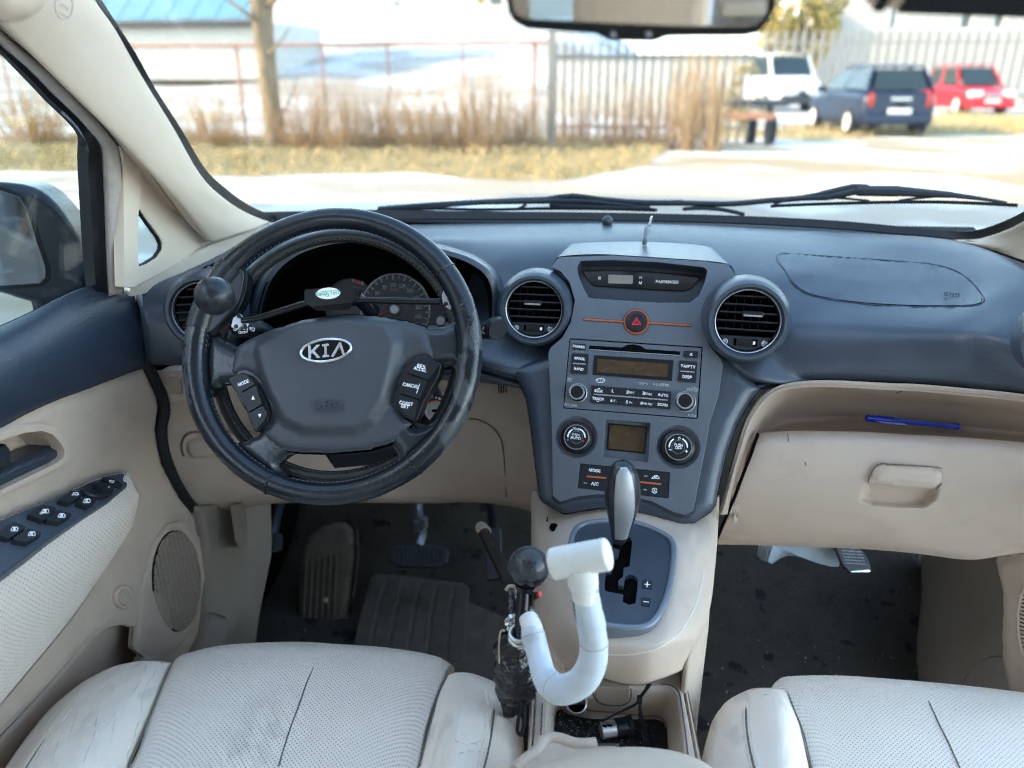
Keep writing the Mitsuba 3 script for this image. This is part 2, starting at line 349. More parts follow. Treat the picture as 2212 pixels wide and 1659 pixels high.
mat('kick_beige_shaded', vary((0.21, 0.175, 0.14), 0.12, 14), 0.6)  # footwell shadow put into the base colour of the beige panels
mat('thread', (0.62, 0.58, 0.50), 0.7)
mat('seam_dark', (0.12, 0.105, 0.09), 0.8)
mat('armrest_vinyl', perf_vinyl, 0.5)
mat('carpet', carpet, 0.95, bump=carpet_bump, h=0.0016)
mat('mat_rubber', vary((0.092, 0.079, 0.062), 0.35, 40), 0.85)
mat('foot_mat', vary((0.115, 0.096, 0.073), 0.30, 45), 0.9, bump=carpet_bump, h=0.001)
mat('chrome', (0.80, 0.82, 0.84), 0.12, metal=1.0)
mat('silver', (0.62, 0.64, 0.66), 0.30, metal=0.9)
mat('silver_dull', (0.40, 0.42, 0.44), 0.38, metal=0.8)
mat('spoke_leather_sheen', vary((0.026, 0.032, 0.039), 0.25, 30), 0.24, bump=leather_grain, h=0.0003)  # greyer than the rim leather: the gloss sheen is painted into the base
mat('pedal_rubber', (0.034, 0.039, 0.049), 0.55)
mat('crease', (0.52, 0.48, 0.43), 0.7)
mat('shift_silver', (0.40, 0.41, 0.42), 0.45, metal=0.6)
mat('shift_grip', (0.022, 0.025, 0.030), 0.25)
mat('zinc', vary((0.62, 0.62, 0.60), 0.3, 160), 0.28, metal=0.9)
mat('lcd_brown', vary((0.060, 0.037, 0.021), 0.30, 60, (0.16, 0.12, 0.08)), 0.12)
mat('lcd_grey', (0.26, 0.22, 0.19), 0.2)
mat('orange', (0.42, 0.09, 0.025), 0.4)
mat('lever_dim', (0.3, 0.3, 0.3), 0.5)
mat('red_mark', (0.55, 0.02, 0.03), 0.4)
mat('blue_mark', (0.05, 0.20, 0.55), 0.4)
mat('white_mark', (0.82, 0.83, 0.84), 0.5)
mat('grey_mark', (0.42, 0.45, 0.48), 0.5)
mat('dim_mark', (0.22, 0.24, 0.26), 0.5)
mat('rim_thread', (0.10, 0.105, 0.11), 0.7)
mat('emboss_dark', (0.035, 0.042, 0.055), 0.6)
mat('dial_grey', vary((0.050, 0.052, 0.056), 0.1, 50), 0.5)
mat('ivory', (0.80, 0.80, 0.74), 0.35)
mat('pipe_plastic', vary((0.56, 0.62, 0.68), 0.09, 30, (0.38, 0.40, 0.40)), 0.28, spec=0.5)
mat('tee_plastic', vary((0.70, 0.70, 0.66), 0.06, 40, (0.55, 0.54, 0.48)), 0.42)
mat('green_mark', (0.02, 0.42, 0.26), 0.5)
mat('pen_blue', (0.015, 0.03, 0.42), 0.25)
mat('pen_clear', (0.05, 0.08, 0.48), 0.15)
mat('mirror_glass', (0.86, 0.88, 0.90), 0.02, metal=1.0)
mat('side_mirror_glass', (0.30, 0.34, 0.40), 0.03, metal=1.0)
mat('body_paint', vary((0.016, 0.020, 0.030), 0.3, 20, (0.10, 0.095, 0.09)), 0.25, spec=0.35)
mat('wiper_black', vary((0.035, 0.040, 0.050), 0.2, 60), 0.45)
mat('frit', (0.004, 0.004, 0.005), 0.5)
mat('grey_duct', (0.28, 0.33, 0.37), 0.5)
mat('rusty_pedal', vary((0.03, 0.035, 0.045), 0.5, 90, (0.25, 0.13, 0.09)), 0.5)
mat('rear_leather', vary((0.62, 0.45, 0.32), 0.08, 20), 0.5, bump=leather_grain, h=0.001)
mat('rear_grey', (0.33, 0.32, 0.32), 0.6)
scene['glass'] = {'type': 'thindielectric', 'int_ior': 1.5, 'specular_transmittance': rgb((0.68, 0.72, 0.70)), 'specular_reflectance': rgb((0.9, 0.9, 0.9))}
scene['side_glass'] = {'type': 'thindielectric', 'int_ior': 1.5, 'specular_transmittance': rgb((0.80, 0.84, 0.82))}
# outside
def snow(p, n, uv):
    v = fb(p.x*0.55, p.y*0.9, 0, 5); w = fb(p.x*0.16+4, p.y*0.3, 0, 4)
    c = mixc((0.60, 0.59, 0.58), (0.36, 0.31, 0.25), ss(0.36, 0.56, v))
    return mixc(c, (0.30, 0.235, 0.15), ss(0.53, 0.64, v*0.6+w*0.4))
def snow_bank(p, n, uv):
    v = fb(p.x*0.35, p.y*0.5, p.z*0.9, 5)
    return mixc((0.56, 0.56, 0.57), (0.34, 0.31, 0.28), ss(0.44, 0.62, v))
def turf(p, n, uv):
    v = fb(p.x*1.6, p.y*2.4, 0, 4)
    return mixc((0.44, 0.35, 0.19), (0.27, 0.20, 0.11), v)
def bark(p, n, uv):
    v = fb(p.x*9, p.y*9, p.z*3.5, 4)
    return mixc((0.11, 0.08, 0.055), (0.38, 0.30, 0.20), v)
mat('snow', snow, 0.7)
mat('bank', snow_bank, 0.8)
mat('turf', turf, 0.9)
mat('straw', (0.46, 0.37, 0.20), 0.8)
mat('bark', bark, 0.9)
mat('twig', (0.41, 0.28, 0.18), 0.9)
mat('twig_pale', (0.42, 0.29, 0.165), 0.9)
mat('yellow_leaf', (0.40, 0.32, 0.11), 0.8)
mat('rust', vary((0.42, 0.21, 0.14), 0.25, 8), 0.8)
mat('wire', (0.28, 0.26, 0.25), 0.6)
mat('picket', (0.17, 0.165, 0.16), 0.7)
mat('pale_picket', (0.25, 0.24, 0.23), 0.7)
mat('blue_roof', (0.13, 0.27, 0.36), 0.55)
mat('white_wall', vary((0.52, 0.50, 0.47), 0.06, 0.7), 0.8)
mat('wall_grey', vary((0.34, 0.33, 0.32), 0.12, 0.8), 0.8)
mat('window_dark', (0.10, 0.105, 0.09), 0.2)
mat('window_ochre', (0.38, 0.25, 0.07), 0.4)
mat('car_glass', (0.030, 0.045, 0.05), 0.08)
mat('car_white', (0.78, 0.78, 0.77), 0.3, clearcoat=0.5)
mat('car_blue', vary((0.010, 0.022, 0.055), 0.15, 5, (0.05, 0.045, 0.04)), 0.35, clearcoat=0.2)
mat('car_red', (0.48, 0.012, 0.022), 0.28, clearcoat=0.5)
mat('car_dark', (0.03, 0.032, 0.036), 0.5)
mat('tail_red', (0.45, 0.035, 0.02), 0.2)
mat('lamp_clear', (0.75, 0.75, 0.72), 0.15)
mat('plate_white', (0.80, 0.80, 0.77), 0.5)
mat('tyre', (0.03, 0.03, 0.03), 0.8)

# ================================================================ outside
def G(x, y): return PZ(x, y, 0.0)
def sheet_z(pts, z):
    g = Polygon(pts); m = trimesh.creation.triangulate_polygon(g, engine='earcut'); v, f = m
    return trimesh.Trimesh(np.column_stack([v, np.full(len(v), z)]), f, process=False)
setting('snowy_ground', sheet_z([(-300, -300), (300, -300), (300, 500), (-300, 500)], 0.0), 'snow', 'patchy trodden snow over gravel in front of the car')
# the strip of dry grass along the fence, its near edge frayed
edge = [G(x, y) for x, y in [(-400, 372), (0, 371), (250, 372), (480, 383), (700, 378), (900, 374), (1010, 388), (1150, 392), (1290, 380), (1400, 355), (1420, 338), (1440, 330)]]
far = [G(x, y) for x, y in [(1430, 305), (1300, 300), (700, 300), (0, 300), (-400, 300)]]
strip = curve([e[:2] for e in edge], 140); strip[:, 1] += 0.5*(meshkit.fbm(np.column_stack([strip*2.0, strip[:, :1]*0]), 4)-0.5)
turf_poly = Polygon(np.vstack([strip, [q[:2] for q in far]])).buffer(0)
setting('grass_verge', sheet_z(turf_poly.exterior.coords[:-1], 0.004), 'turf', 'strip of dry yellow grass along the foot of the rusty fence')
patch2 = Polygon([G(*q)[:2] for q in [(1560, 300), (1640, 297), (1700, 300), (1760, 306), (1900, 296), (2100, 292), (2212, 288), (2400, 286), (2400, 262), (2212, 255), (2050, 250), (1900, 262), (1700, 280), (1560, 285)]]).buffer(0.3).buffer(-0.2)
setting('grass_patch', sheet_z(patch2.exterior.coords[:-1], 0.004), 'turf', 'yellow grass around the parked blue and red cars')
def blades(poly, n, hmin, hmax, w, seed):
    r = np.random.default_rng(seed); x0, y0, x1, y1 = poly.bounds; P = []
    q = np.column_stack([r.uniform(x0, x1, n*4), r.uniform(y0, y1, n*4)]); q = q[shapely.contains(poly, shapely.points(q))][:n]; n = len(q)
    a = r.uniform(0, 2*np.pi, n); h = r.uniform(hmin, hmax, n)*(0.3+1.2*meshkit.fbm(np.column_stack([q*0.9, q[:, :1]*0]), 3)); lean = r.normal(0, 0.5, (n, 2))*h[:, None]
    b = np.column_stack([q, np.zeros(n)]); s = np.column_stack([np.cos(a), np.sin(a), a*0])*w
    v = np.stack([b-s, b+s, b+np.column_stack([lean*0.4, h*0.6])+s*0.6, b+np.column_stack([lean, h])], 1).reshape(-1, 3); k = np.arange(n)*4
    return trimesh.Trimesh(v, np.vstack([np.stack([k, k+1, k+2], -1), np.stack([k, k+2, k+3], -1)]), process=False)
near = turf_poly.intersection(shapely.box(-13, 9, 8, 18))
for nm, pl, n, lab, sd in [('dry_grass', near, 16000, 'dry straw-coloured grass tufts in front of the rusty fence', 1), ('dry_grass', patch2, 6000, 'yellow grass tufts around the parked cars', 2)]:
    k = solo(nm, blades(pl, n, 0.06, 0.22, 0.012, sd), 'straw', lab, 'grass', smooth=False); labels[k]['kind'] = 'stuff'
# snow bank rising behind the fence
xs, ys = np.linspace(-42, 2.5, 70), np.linspace(19, 62, 40); Xg, Yg = np.meshgrid(xs, ys)
hz = 5.2*np.clip((Yg-20)/30, 0, 1)**1.1*np.clip((2.5-Xg)/6, 0, 1)
hz += 0.35*(meshkit.fbm(np.stack([Xg*0.25, Yg*0.25, Xg*0], -1), 4)-0.5)*np.clip((Yg-19)/6, 0, 1)*np.clip((2.5-Xg)/4, 0, 1)
bm = trimesh.Trimesh(np.stack([Xg, Yg, hz-0.03], -1).reshape(-1, 3), grid_faces(40, 70), process=False)
setting('snowy_bank', bm, 'bank', 'snow covered bank rising behind the rusty fence', smooth=True)

# --- rusty fence
FY = 15.6
def fx(px): return PY(px, 200, FY)[0]
fence = thing('metal_fence', 'rusty pipe fence with thin wires along the dry grass', 'fence')
ztop = PY(700, 97, FY)[2]
for px in (-330, -150, 20, 200, 300, 520, 700, 840, 1000, 1152):
    x = fx(px); r_ = 0.032 if px in (520, 1152) else 0.022
    part(fence, 'post', tube([[x, FY, -0.1], [x+0.02, FY, ztop+0.04]], r_, 10), 'rust')
part(fence, 'rail', tube([[fx(-400), FY-0.05, ztop+0.05], [fx(600), FY-0.05, ztop], [fx(1185), FY-0.05, ztop+0.02]], 0.03, 10, m=30), 'rust', label='upper pipe rail')
part(fence, 'rail', tube([[fx(-400), FY-0.05, 0.12], [fx(600), FY-0.05, 0.10], [fx(1185), FY-0.05, 0.12]], 0.03, 10, m=30), 'rust', label='lower pipe rail')
W_ = [trimesh.creation.cylinder(radius=0.004, segment=[[x, FY+0.02, 0.1], [x, FY+0.02, ztop]], sections=4) for x in np.arange(fx(-400), fx(1180), 0.10)]
W_ += [trimesh.creation.cylinder(radius=0.004, segment=[[fx(-400), FY+0.03, z], [fx(1180), FY+0.03, z]], sections=4) for z in np.arange(0.2, ztop, 0.16)]
part(fence, 'wire_mesh', join(*W_), 'wire', kind='stuff')
solo('concrete_post', box([fx(1183), FY-0.08, -0.1], [fx(1198), FY+0.1, PY(1190, 62, FY)[2]], 0.01), 'pale_picket', 'pale concrete post where rusty fence meets picket fence', 'post')
# --- grey picket fence
pk = thing('picket_fence', 'grey steel picket fence behind brown bare shrubs', 'fence')
PYD = 17.2; xa, xb = PY(1200, 200, PYD)[0], PY(1625, 200, PYD)[0]; zt = PY(1400, 92, PYD)[2]
for x in np.arange(xa, xb, 0.18):
    part(pk, 'picket', box([x-0.03, PYD, 0.05], [x+0.03, PYD+0.02, zt+rng.uniform(-0.02, 0.02)]), 'picket', smooth=False)
for z in (0.35, zt-0.25): part(pk, 'rail', box([xa, PYD+0.022, z-0.03], [xb, PYD+0.06, z+0.03]), 'picket', smooth=False)
for lab, q in (('white blank board on the rusty fence left of the tree', (402, 237, 476, 264)), ('pale blue white board on the fence seen through the driver window', (18, 252, 66, 276))):
    a_, b_ = PY(q[0], q[3], FY-.03), PY(q[2], q[1], FY-.03); solo('fence_board', box([a_[0], FY-.03, a_[2]], [b_[0], FY-.01, b_[2]], .008), 'plate_white', lab, 'sign board', group='boards on the rusty fence')
bw = thing('boundary_wall', 'low pale rendered wall behind the grey picket fence', 'wall')
part(bw, 'wall', box([PY(1198, 200, 24)[0], 24, -.1], [PY(1612, 200, 24)[0], 24.25, PY(1400, 128, 24)[2]]), 'white_wall', smooth=False); part(bw, 'coping', box([PY(1196, 200, 24)[0], 23.95, PY(1400, 128, 24)[2]+.003], [PY(1614, 200, 24)[0], 24.3, PY(1400, 121, 24)[2]]), 'pale_picket', smooth=False)
# --- pale slat fence far behind the cars
pf = thing('slat_fence', 'tall pale slat fence behind the parked cars', 'fence')
SD = 41.0; xa, xb = PY(1655, 100, SD)[0], PY(2300, 100, SD)[0]; zt = PY(1900, 66, SD)[2]
for k, x in enumerate(np.arange(xa, xb, 0.42)):
    part(pf, 'slat', box([x-0.10, SD, 0.05], [x+0.10, SD+0.03, zt]), 'pale_picket', smooth=False)
for z in (0.5, zt-0.5): part(pf, 'rail', box([xa, SD+0.032, z-0.05], [xb, SD+0.09, z+0.05]), 'pale_picket', smooth=False)

# --- trees and shrubs
def limb(pts, r0, r1, n=8, m=18):
    return tube(np.asarray(pts), np.linspace(r0, r1, len(pts)), n, m=m)
tr = thing('bare_tree', 'bare leaning tree with pale bark rising through the rusty fence', 'tree')
TY = 15.0
tk = [PY(596, 322, TY), PY(590, 250, TY), PY(580, 170, TY), PY(572, 100, TY), PY(566, 40, TY), PY(562, -60, TY), PY(556, -260, TY), PY(548, -480, TY)]
mt = tube(np.asarray(tk), [.215, .19, .175, .18, .21, .22, .15, .12], 12, m=60); nn = meshkit.fbm(np.asarray(mt.vertices)*[7, 7, 2.2], 4); mt.vertices += mt.vertex_normals*(nn-0.5)[:, None]*0.10
part(tr, 'trunk', mt, 'bark', smooth=60)
for a, b, c, r_ in [((572, 60), (520, 20), (430, -40), .06), ((566, 20), (640, -60), (720, -200), .07), ((562, -60), (480, -160), (380, -260), .06), ((556, -260), (640, -360), (700, -520), .06), ((575, 120), (600, 95), (625, 60), .035), ((592, 270), (628, 210), (640, 170), .03)]:
    part(tr, 'branch', limb([PY(*a, TY), PY(*b, TY-0.3), PY(*c, TY+0.2)], r_, 0.012, 7), 'bark', smooth=60)
def shrub(cx, cy, w, h, n, r, seed, wid=0.007):
    """Many thin curved twigs from a common foot."""
    g = np.random.default_rng(seed); V, F_ = [], []; k = 0
    for i in range(n):
        a = g.uniform(0, 2*np.pi); R = w*np.sqrt(g.uniform()); b = np.array([cx+0.35*R*np.cos(a), cy+0.35*R*np.sin(a), 0.0]); hh = h*g.uniform(0.35, 1.0)
        t = np.array([cx+R*np.cos(a)+g.normal(0, .1), cy+R*np.sin(a), hh]); mid = (b+t)/2+g.normal(0, 0.10, 3)*[1, 1, .4]
        p = curve([b, mid, t], 5); d = np.array([g.normal(), g.normal(), 0]); d = unit(d); rr = wid*np.linspace(1, 0.35, 5)*g.uniform(.6, 1.5)
        s = np.stack([p-d*rr[:, None], p+np.cross(d, [0, 0, 1])*rr[:, None], p+d*rr[:, None]], 1)
        V.append(s.reshape(-1, 3)); F_.append(grid_faces(5, 3, True)+k); k += 15
    return trimesh.Trimesh(np.vstack(V), np.vstack(F_), process=False)
sh = [(300, 15.0, .9, .9, 'low pale shrub at the far left of the windscreen view', 110), (450, 15.0, .9, 1.0, 'bare shrub left of the tree trunk', 110), (650, 14.9, .9, 1.15, 'tan bare shrub just right of the tree trunk', 130), (740, 14.6, .8, 1.2, 'tan bare shrub right of the second fence post', 120), (820, 15.0, .8, 1.0, 'bare shrub below the third fence post', 110), (905, 14.8, .9, 1.1, 'low bare shrub midway along the rusty fence', 120),
      (975, 14.9, .7, 1.0, 'small bare shrub left of the dark dead stems', 100), (1045, 14.7, .7, 1.4, 'upright bare shrub with dark dead stems', 110), (1125, 15.1, .7, 1.1, 'bare shrub at the right end of the rusty fence', 110),
      (1240, 16.3, .8, 1.35, 'brown bare shrub at the left end of the picket fence', 150), (1340, 16.2, .9, 1.5, 'brown bare shrub second along the picket fence', 160), (1430, 16.2, .8, 1.6, 'brown bare shrub third along the picket fence', 150), (1490, 15.9, .45, 1.6, 'tall pale bare shrub with thick stems', 80), (1545, 15.8, .42, 1.75, 'tallest bare shrub nearest to the parked cars', 80), (60, 15.0, 1.2, 1.1, 'bare shrub seen through the driver window', 160)]
for i, (px, y, w, h, lab, nt) in enumerate(sh):
    t = thing('bare_shrub', lab, 'shrub', 'bare shrubs along the fences'); x = PY(px, 250, y)[0]
    part(t, 'twigs', shrub(x, y, w, h*(.82 if 9 <= i <= 11 else 1.3), int(nt*(1.0 if i > 8 else 2.0)), .3, 30+i, 0.006 if i < 12 else 0.010), 'twig' if 9 <= i <= 11 else 'twig_pale', smooth=False)
    for k in range(4):
        dx = rng.uniform(-.35, .35)*w; part(t, 'stem', limb([[x+dx, y, 0], [x+dx*1.1+.04, y+.05, h*.4], [x+dx*1.5, y, h*rng.uniform(.75, .95)]], .035, .012, 6, 8), 'bark' if i == 7 else 'twig_pale')
def leafy(cx, cy, w, h, z0, n, size, seed):
    g = np.random.default_rng(seed); d = g.normal(size=(n, 3)); d /= np.linalg.norm(d, axis=1, keepdims=True); rr = g.uniform(0.35, 1, n)**0.6
    c = np.column_stack([cx+d[:, 0]*rr*w, cy+d[:, 1]*rr*w, z0+h/2+d[:, 2]*rr*h/2]); keep = meshkit.fbm(c*0.9, 3) > 0.42; c = c[keep]; n = len(c)
    a = g.normal(size=(n, 3)); a /= np.linalg.norm(a, axis=1, keepdims=True); b = np.cross(a, g.normal(size=(n, 3))); b /= np.linalg.norm(b, axis=1, keepdims=True)
    s = size*g.uniform(.6, 1.3, n)[:, None]; v = np.stack([c-a*s, c+b*s*.6, c+a*s, c-b*s*.6], 1).reshape(-1, 3); k = np.arange(n)*4
    return trimesh.Trimesh(v, np.vstack([np.stack([k, k+1, k+2], -1), np.stack([k, k+2, k+3], -1)]), process=False)
yt = thing('yellow_tree', 'yellow leaved conifer left of the white building', 'tree')
yx = PY(1725, 30, 52)[0]
part(yt, 'crown', leafy(yx, 52, 2.6, 8.0, 1.2, 5000, 0.22, 5), 'yellow_leaf', smooth=False)
part(yt, 'trunk', limb([[yx, 52, -.1], [yx+.1, 52, 4], [yx, 52, 8]], .25, .06), 'bark')
yb = thing('yellow_bush', 'small yellow bush at the end of the picket fence', 'bush')
bx_ = PY(1610, 200, 21)[0]
part(yb, 'leaves', leafy(bx_, 21, .45, 1.5, 0.15, 1200, 0.07, 9), 'yellow_leaf', smooth=False)
part(yb, 'stem', limb([[bx_, 21, 0], [bx_, 21, .8]], .04, .02), 'bark')

# --- buildings
def facade(key, o, w, h, d, wall, wins, roof=None):
    """A block with its front at y = o.y, from x = o.x to o.x+w, its windows recessed."""
    g = shapely.box(0, 0, w, h)
    for (a, b, c, e, *_r) in wins: g = g.difference(shapely.box(a, b, c, e))
    fr = Frame(o, [1, 0, 0], [0, 0, 1])
    part(key, 'wall', join(fr.place(extr(g, -0.25, 0.0)), box([o[0], o[1]+0.252, o[2]], [o[0]+w, o[1]+d, o[2]+h])), wall, smooth=False)
    for (a, b, c, e, m, *r) in wins:
        q = part(key, 'window', fr.place(join(extr(shapely.box(a, b, c, e).difference(shapely.box(a+.12, b+.12, c-.12, e-.12)), -0.16, -0.08))), 'white_mark', smooth=False)
        part(q, 'pane', fr.place(extr(shapely.box(a+.1, b+.1, c-.1, e-.1), -0.2, -0.15)), m, smooth=False)
# blue-roofed shed top left
sd_ = thing('blue_roofed_shed', 'low shed with a blue sheet metal roof at upper left', 'building')
e0, e1 = PY(180, 46, 27), PY(545, 44, 27)
part(sd_, 'wall', box([e0[0], 27.4, 1.2], [e1[0], 33, e0[2]]), 'white_wall', smooth=False)
rf = Frame([e0[0], 27.0, e0[2]], [1, 0, 0], [0, 0.80, 0.60]); Lr = e1[0]-e0[0]
for k in range(int(Lr/0.45)+1): part(sd_, 'roof_sheet', rf.place(extr(shapely.box(k*0.45, 0, min(k*0.45+0.44, Lr+.4), 6.0), 0, 0.05 if k % 2 else 0.07)), 'blue_roof', smooth=False)
part(sd_, 'eave_board', box([e0[0], 26.95, e0[2]-0.22], [e1[0]+.3, 27.05, e0[2]-0.02]), 'car_dark', smooth=False)
wb = thing('white_building', 'long white rendered building beyond the snowy bank', 'building')
o = PY(575, 60, 75); o[2] = 2.0; wx = lambda px: PY(px, 20, 75)[0]-o[0]; wz = lambda py: PY(900, py, 75)[2]-o[2]
facade(wb, o, wx(1140), wz(-120), 10, 'white_wall', [(wx(1028), wz(40), wx(1052), wz(-30), 'window_ochre'), (wx(1056), wz(40), wx(1088), wz(-30), 'window_dark'), (wx(640), wz(22), wx(655), wz(5), 'window_dark'), (wx(690), wz(22), wx(706), wz(5), 'window_ochre'), (wx(755), wz(22), wx(772), wz(5), 'window_dark'), (wx(850), wz(26), wx(868), wz(0), 'window_dark')])
wc = thing('white_house', 'white house with tall dark windows at upper right', 'building')
o = PY(1785, 60, 58); o[2] = -0.1; wx = lambda px: PY(px, 20, 58)[0]-o[0]; wz = lambda py: PY(2000, py, 58)[2]-o[2]
facade(wc, o, wx(2420), wz(-170), 9, 'white_wall', [(wx(a), wz(66), wx(b), wz(-40), m) for a, b, m in [(1925, 1944, 'window_dark'), (1946, 1958, 'window_ochre'), (2078, 2108, 'window_dark'), (2150, 2178, 'window_dark'), (2250, 2290, 'window_dark')]])
wd = thing('dark_shed', 'dark narrow shed between yellow tree and white house', 'building')
o = PY(1768, 60, 57); part(wd, 'wall', box([PY(1762, 50, 57)[0], 57, 0], [PY(1790, 50, 57)[0], 60, 5.4]), 'wall_grey', smooth=False)
part(wd, 'roof', box([PY(1758, 50, 57)[0], 56.8, 5.4], [PY(1792, 50, 57)[0], 60.2, 5.6]), 'car_dark', smooth=False)
# unseen building added left of the car to keep sun off the cabin
gb = thing('garage_block', 'plain grey block left of the car, unseen, added to shade it', 'building')
facade(gb, np.array([-13.0, -22.0, -0.1]), 6.2, 6.6, 27.5, 'wall_grey', [])
part(gb, 'roof', box([-13.2, -22.2, 6.5], [-6.6, 5.7, 6.75]), 'car_dark', smooth=False)

# --- parked cars: a rounded body lofted along its length
def make_car(key, o, ang, L, Wd, H, paint, sil, glass_front, hatch=True):
    """sil: (y, z of belt, z of roof or None, half width) stations from tail (0) to nose; local x right, y forward."""
    M = np.eye(4); c, s = math.cos(ang), math.sin(ang); M[:2, :2] = [[c, -s], [s, c]]; M[:3, 3] = o
    def put(m): m = m.copy(); m.apply_transform(M); return m
    def ringz(y, zb, hw, zlo):
        pts = [(-hw*.88, zlo), (-hw*.99, zlo+.15), (-hw, (zlo+zb)/2+.05), (-hw*.96, zb-.05), (-hw*.88, zb), (-hw*.5, zb+.03), (0, zb+.035)]
        pts = pts+[(-a, b) for a, b in pts[-2::-1]]
        return [(a, y, b) for a, b in pts]
    rows = [ringz(y, zb, hw, zl) for y, zb, hw, zl in sil['body']]
    body = loft(rows, 40, 50); v = body.reshape(-1, 3); f = grid_faces(50, 40)
    caps = [trimesh.Trimesh(np.vstack([body[k], body[k].mean(0)]), np.stack([np.arange(39), np.arange(1, 40), np.full(39, 40)], -1), process=False) for k in (0, -1)]
    part(key, 'body', put(join(trimesh.Trimesh(v, f, process=False), *caps)), paint, smooth=40)
    g = sil['cabin']; zb, zr = g['zb'], H
    lo = [(-g['w0'], g['y0'], zb), (g['w0'], g['y0'], zb), (g['w0'], g['y3'], zb), (-g['w0'], g['y3'], zb)]
    hi = [(-g['w1'], g['y1'], zr-.06), (g['w1'], g['y1'], zr-.06), (g['w1'], g['y2'], zr-.06), (-g['w1'], g['y2'], zr-.06)]
    roof = [(a*k_, y+(d_ if y == g['y1'] else -d_), zr-z_) for a, y, _ in hi for k_, d_, z_ in ((.95, .04, .028), (.82, .16, .008), (.55, .45, 0))]
    part(key, 'roof', put(hull(hi+roof)), paint, smooth=50)
    lo, hi = np.array(lo), np.array(hi)
    for a, b in ((0, 1), (1, 2), (2, 3), (3, 0)):   # pillars and panes of each side
        P = lambda u, w: (lo[a]*(1-u)+lo[b]*u)*(1-w)+(hi[a]*(1-u)+hi[b]*u)*w
        n = unit(np.cross(lo[b]-lo[a], hi[a]-lo[a])); cuts = [0.0, 1.0] if a in (0, 2) else [0.0, .48, 1.0]
        for i in range(len(cuts)-1):
            mg = .10 if a in (0, 2) else .035; u0, u1 = cuts[i]+mg, cuts[i+1]-mg; q = [P(u0, .10), P(u1, .10), P(u1, .90), P(u0, .90)]
            part(key, 'window', put(hull([x+n*.004 for x in q]+[x-n*.03 for x in q])), 'car_glass', smooth=False)
        for u in cuts:
            u0, u1 = max(0, u-.04), min(1, u+.04); q = [P(u0, 0), P(u1, 0), P(u1, 1), P(u0, 1)]
            part(key, 'pillar', put(hull([x for x in q]+[x-n*.05 for x in q])), paint, smooth=False)
    for y in sil['axles']:
        for sx in (-1, 1):
            w = part(key, 'wheel', put(trimesh.creation.cylinder(radius=sil['wr'], segment=[[sx*(Wd/2-.20), y, sil['wr']], [sx*(Wd/2+.005), y, sil['wr']]], sections=28)), 'tyre')
            part(w, 'rim', put(trimesh.creation.cylinder(radius=sil['wr']*.68, segment=[[sx*(Wd/2-.12), y, sil['wr']], [sx*(Wd/2+.018), y, sil['wr']]], sections=20)), 'lamp_clear' if sil.get('pale') else 'silver_dull')
    return put
def bump_box(put, a, b, r=.03): return put(box(np.array(a, float), np.array(b, float), r))
# blue hatchback, seen from its left rear
bc = thing('parked_car', 'dusty dark blue hatchback seen from behind, nearest of the parked cars', 'car', 'cars parked on the right')
p0 = G(1932, 297); hb = dict(body=[(0, .92, .76, .34), (.10, .98, .84, .26), (.5, 1.0, .87, .22), (1.6, 1.0, .88, .2), (2.7, .98, .88, .2), (3.2, .92, .87, .22), (3.8, .82, .82, .25), (4.1, .68, .70, .32)],
    cabin=dict(zb=1.0, w0=.80, w1=.60, y0=.06, y1=.40, y2=2.0, y3=3.0), axles=(.72, 3.25), wr=.31, pale=1)
put = make_car(bc, p0, math.radians(7), 4.1, 1.78, 1.60, 'car_blue', hb, True)
for sx in (-1, 1):
    part(bc, 'tail_lamp', bump_box(put, [sx*.66-.075, -.02, .66], [sx*.66+.075, .14, .98], .05), 'tail_red')
    part(bc, 'mirror', bump_box(put, [sx*.98-.1, 2.55, .95], [sx*.98+.1, 2.68, 1.1]), 'car_dark')
part(bc, 'number_plate', bump_box(put, [-.27, -.05, .52], [.27, -.01, .65], .005), 'plate_white')
part(bc, 'bumper', bump_box(put, [-.78, -.10, .28], [.78, .25, .52], .07), 'car_blue')
part(bc, 'tailgate_badge', bump_box(put, [-.22, -.025, .82], [.25, .03, .88], .01), 'lamp_clear')
# red estate, facing
rc = thing('parked_car', 'bright red car facing the camera at the far right', 'car', 'cars parked on the right')
p1 = G(2138, 249); rb = dict(body=[(0, .70, .72, .3), (.25, .80, .82, .24), (.9, .92, .86, .2), (1.5, .97, .87, .2), (2.8, .98, .87, .2), (3.9, .96, .85, .22), (4.2, .88, .80, .28)],
    cabin=dict(zb=.95, w0=.80, w1=.66, y0=1.0, y1=1.75, y2=3.6, y3=4.0), axles=(.85, 3.4), wr=.32, pale=1)
put = make_car(rc, p1, math.radians(6), 4.2, 1.74, 1.74, 'car_red', rb, True)
for sx in (-1, 1): part(rc, 'headlight', bump_box(put, [sx*.58-.25, -.02, .58], [sx*.58+.24, .3, .84], .08), 'lamp_clear')
part(rc, 'grille', bump_box(put, [-.3, -.02, .60], [.3, .1, .72], .02), 'silver_dull'); part(rc, 'number_plate', bump_box(put, [-.27, -.04, .42], [.27, .0, .54], .005), 'plate_white')
part(rc, 'bumper', bump_box(put, [-.80, -.06, .24], [.80, .3, .44], .06), 'car_red')
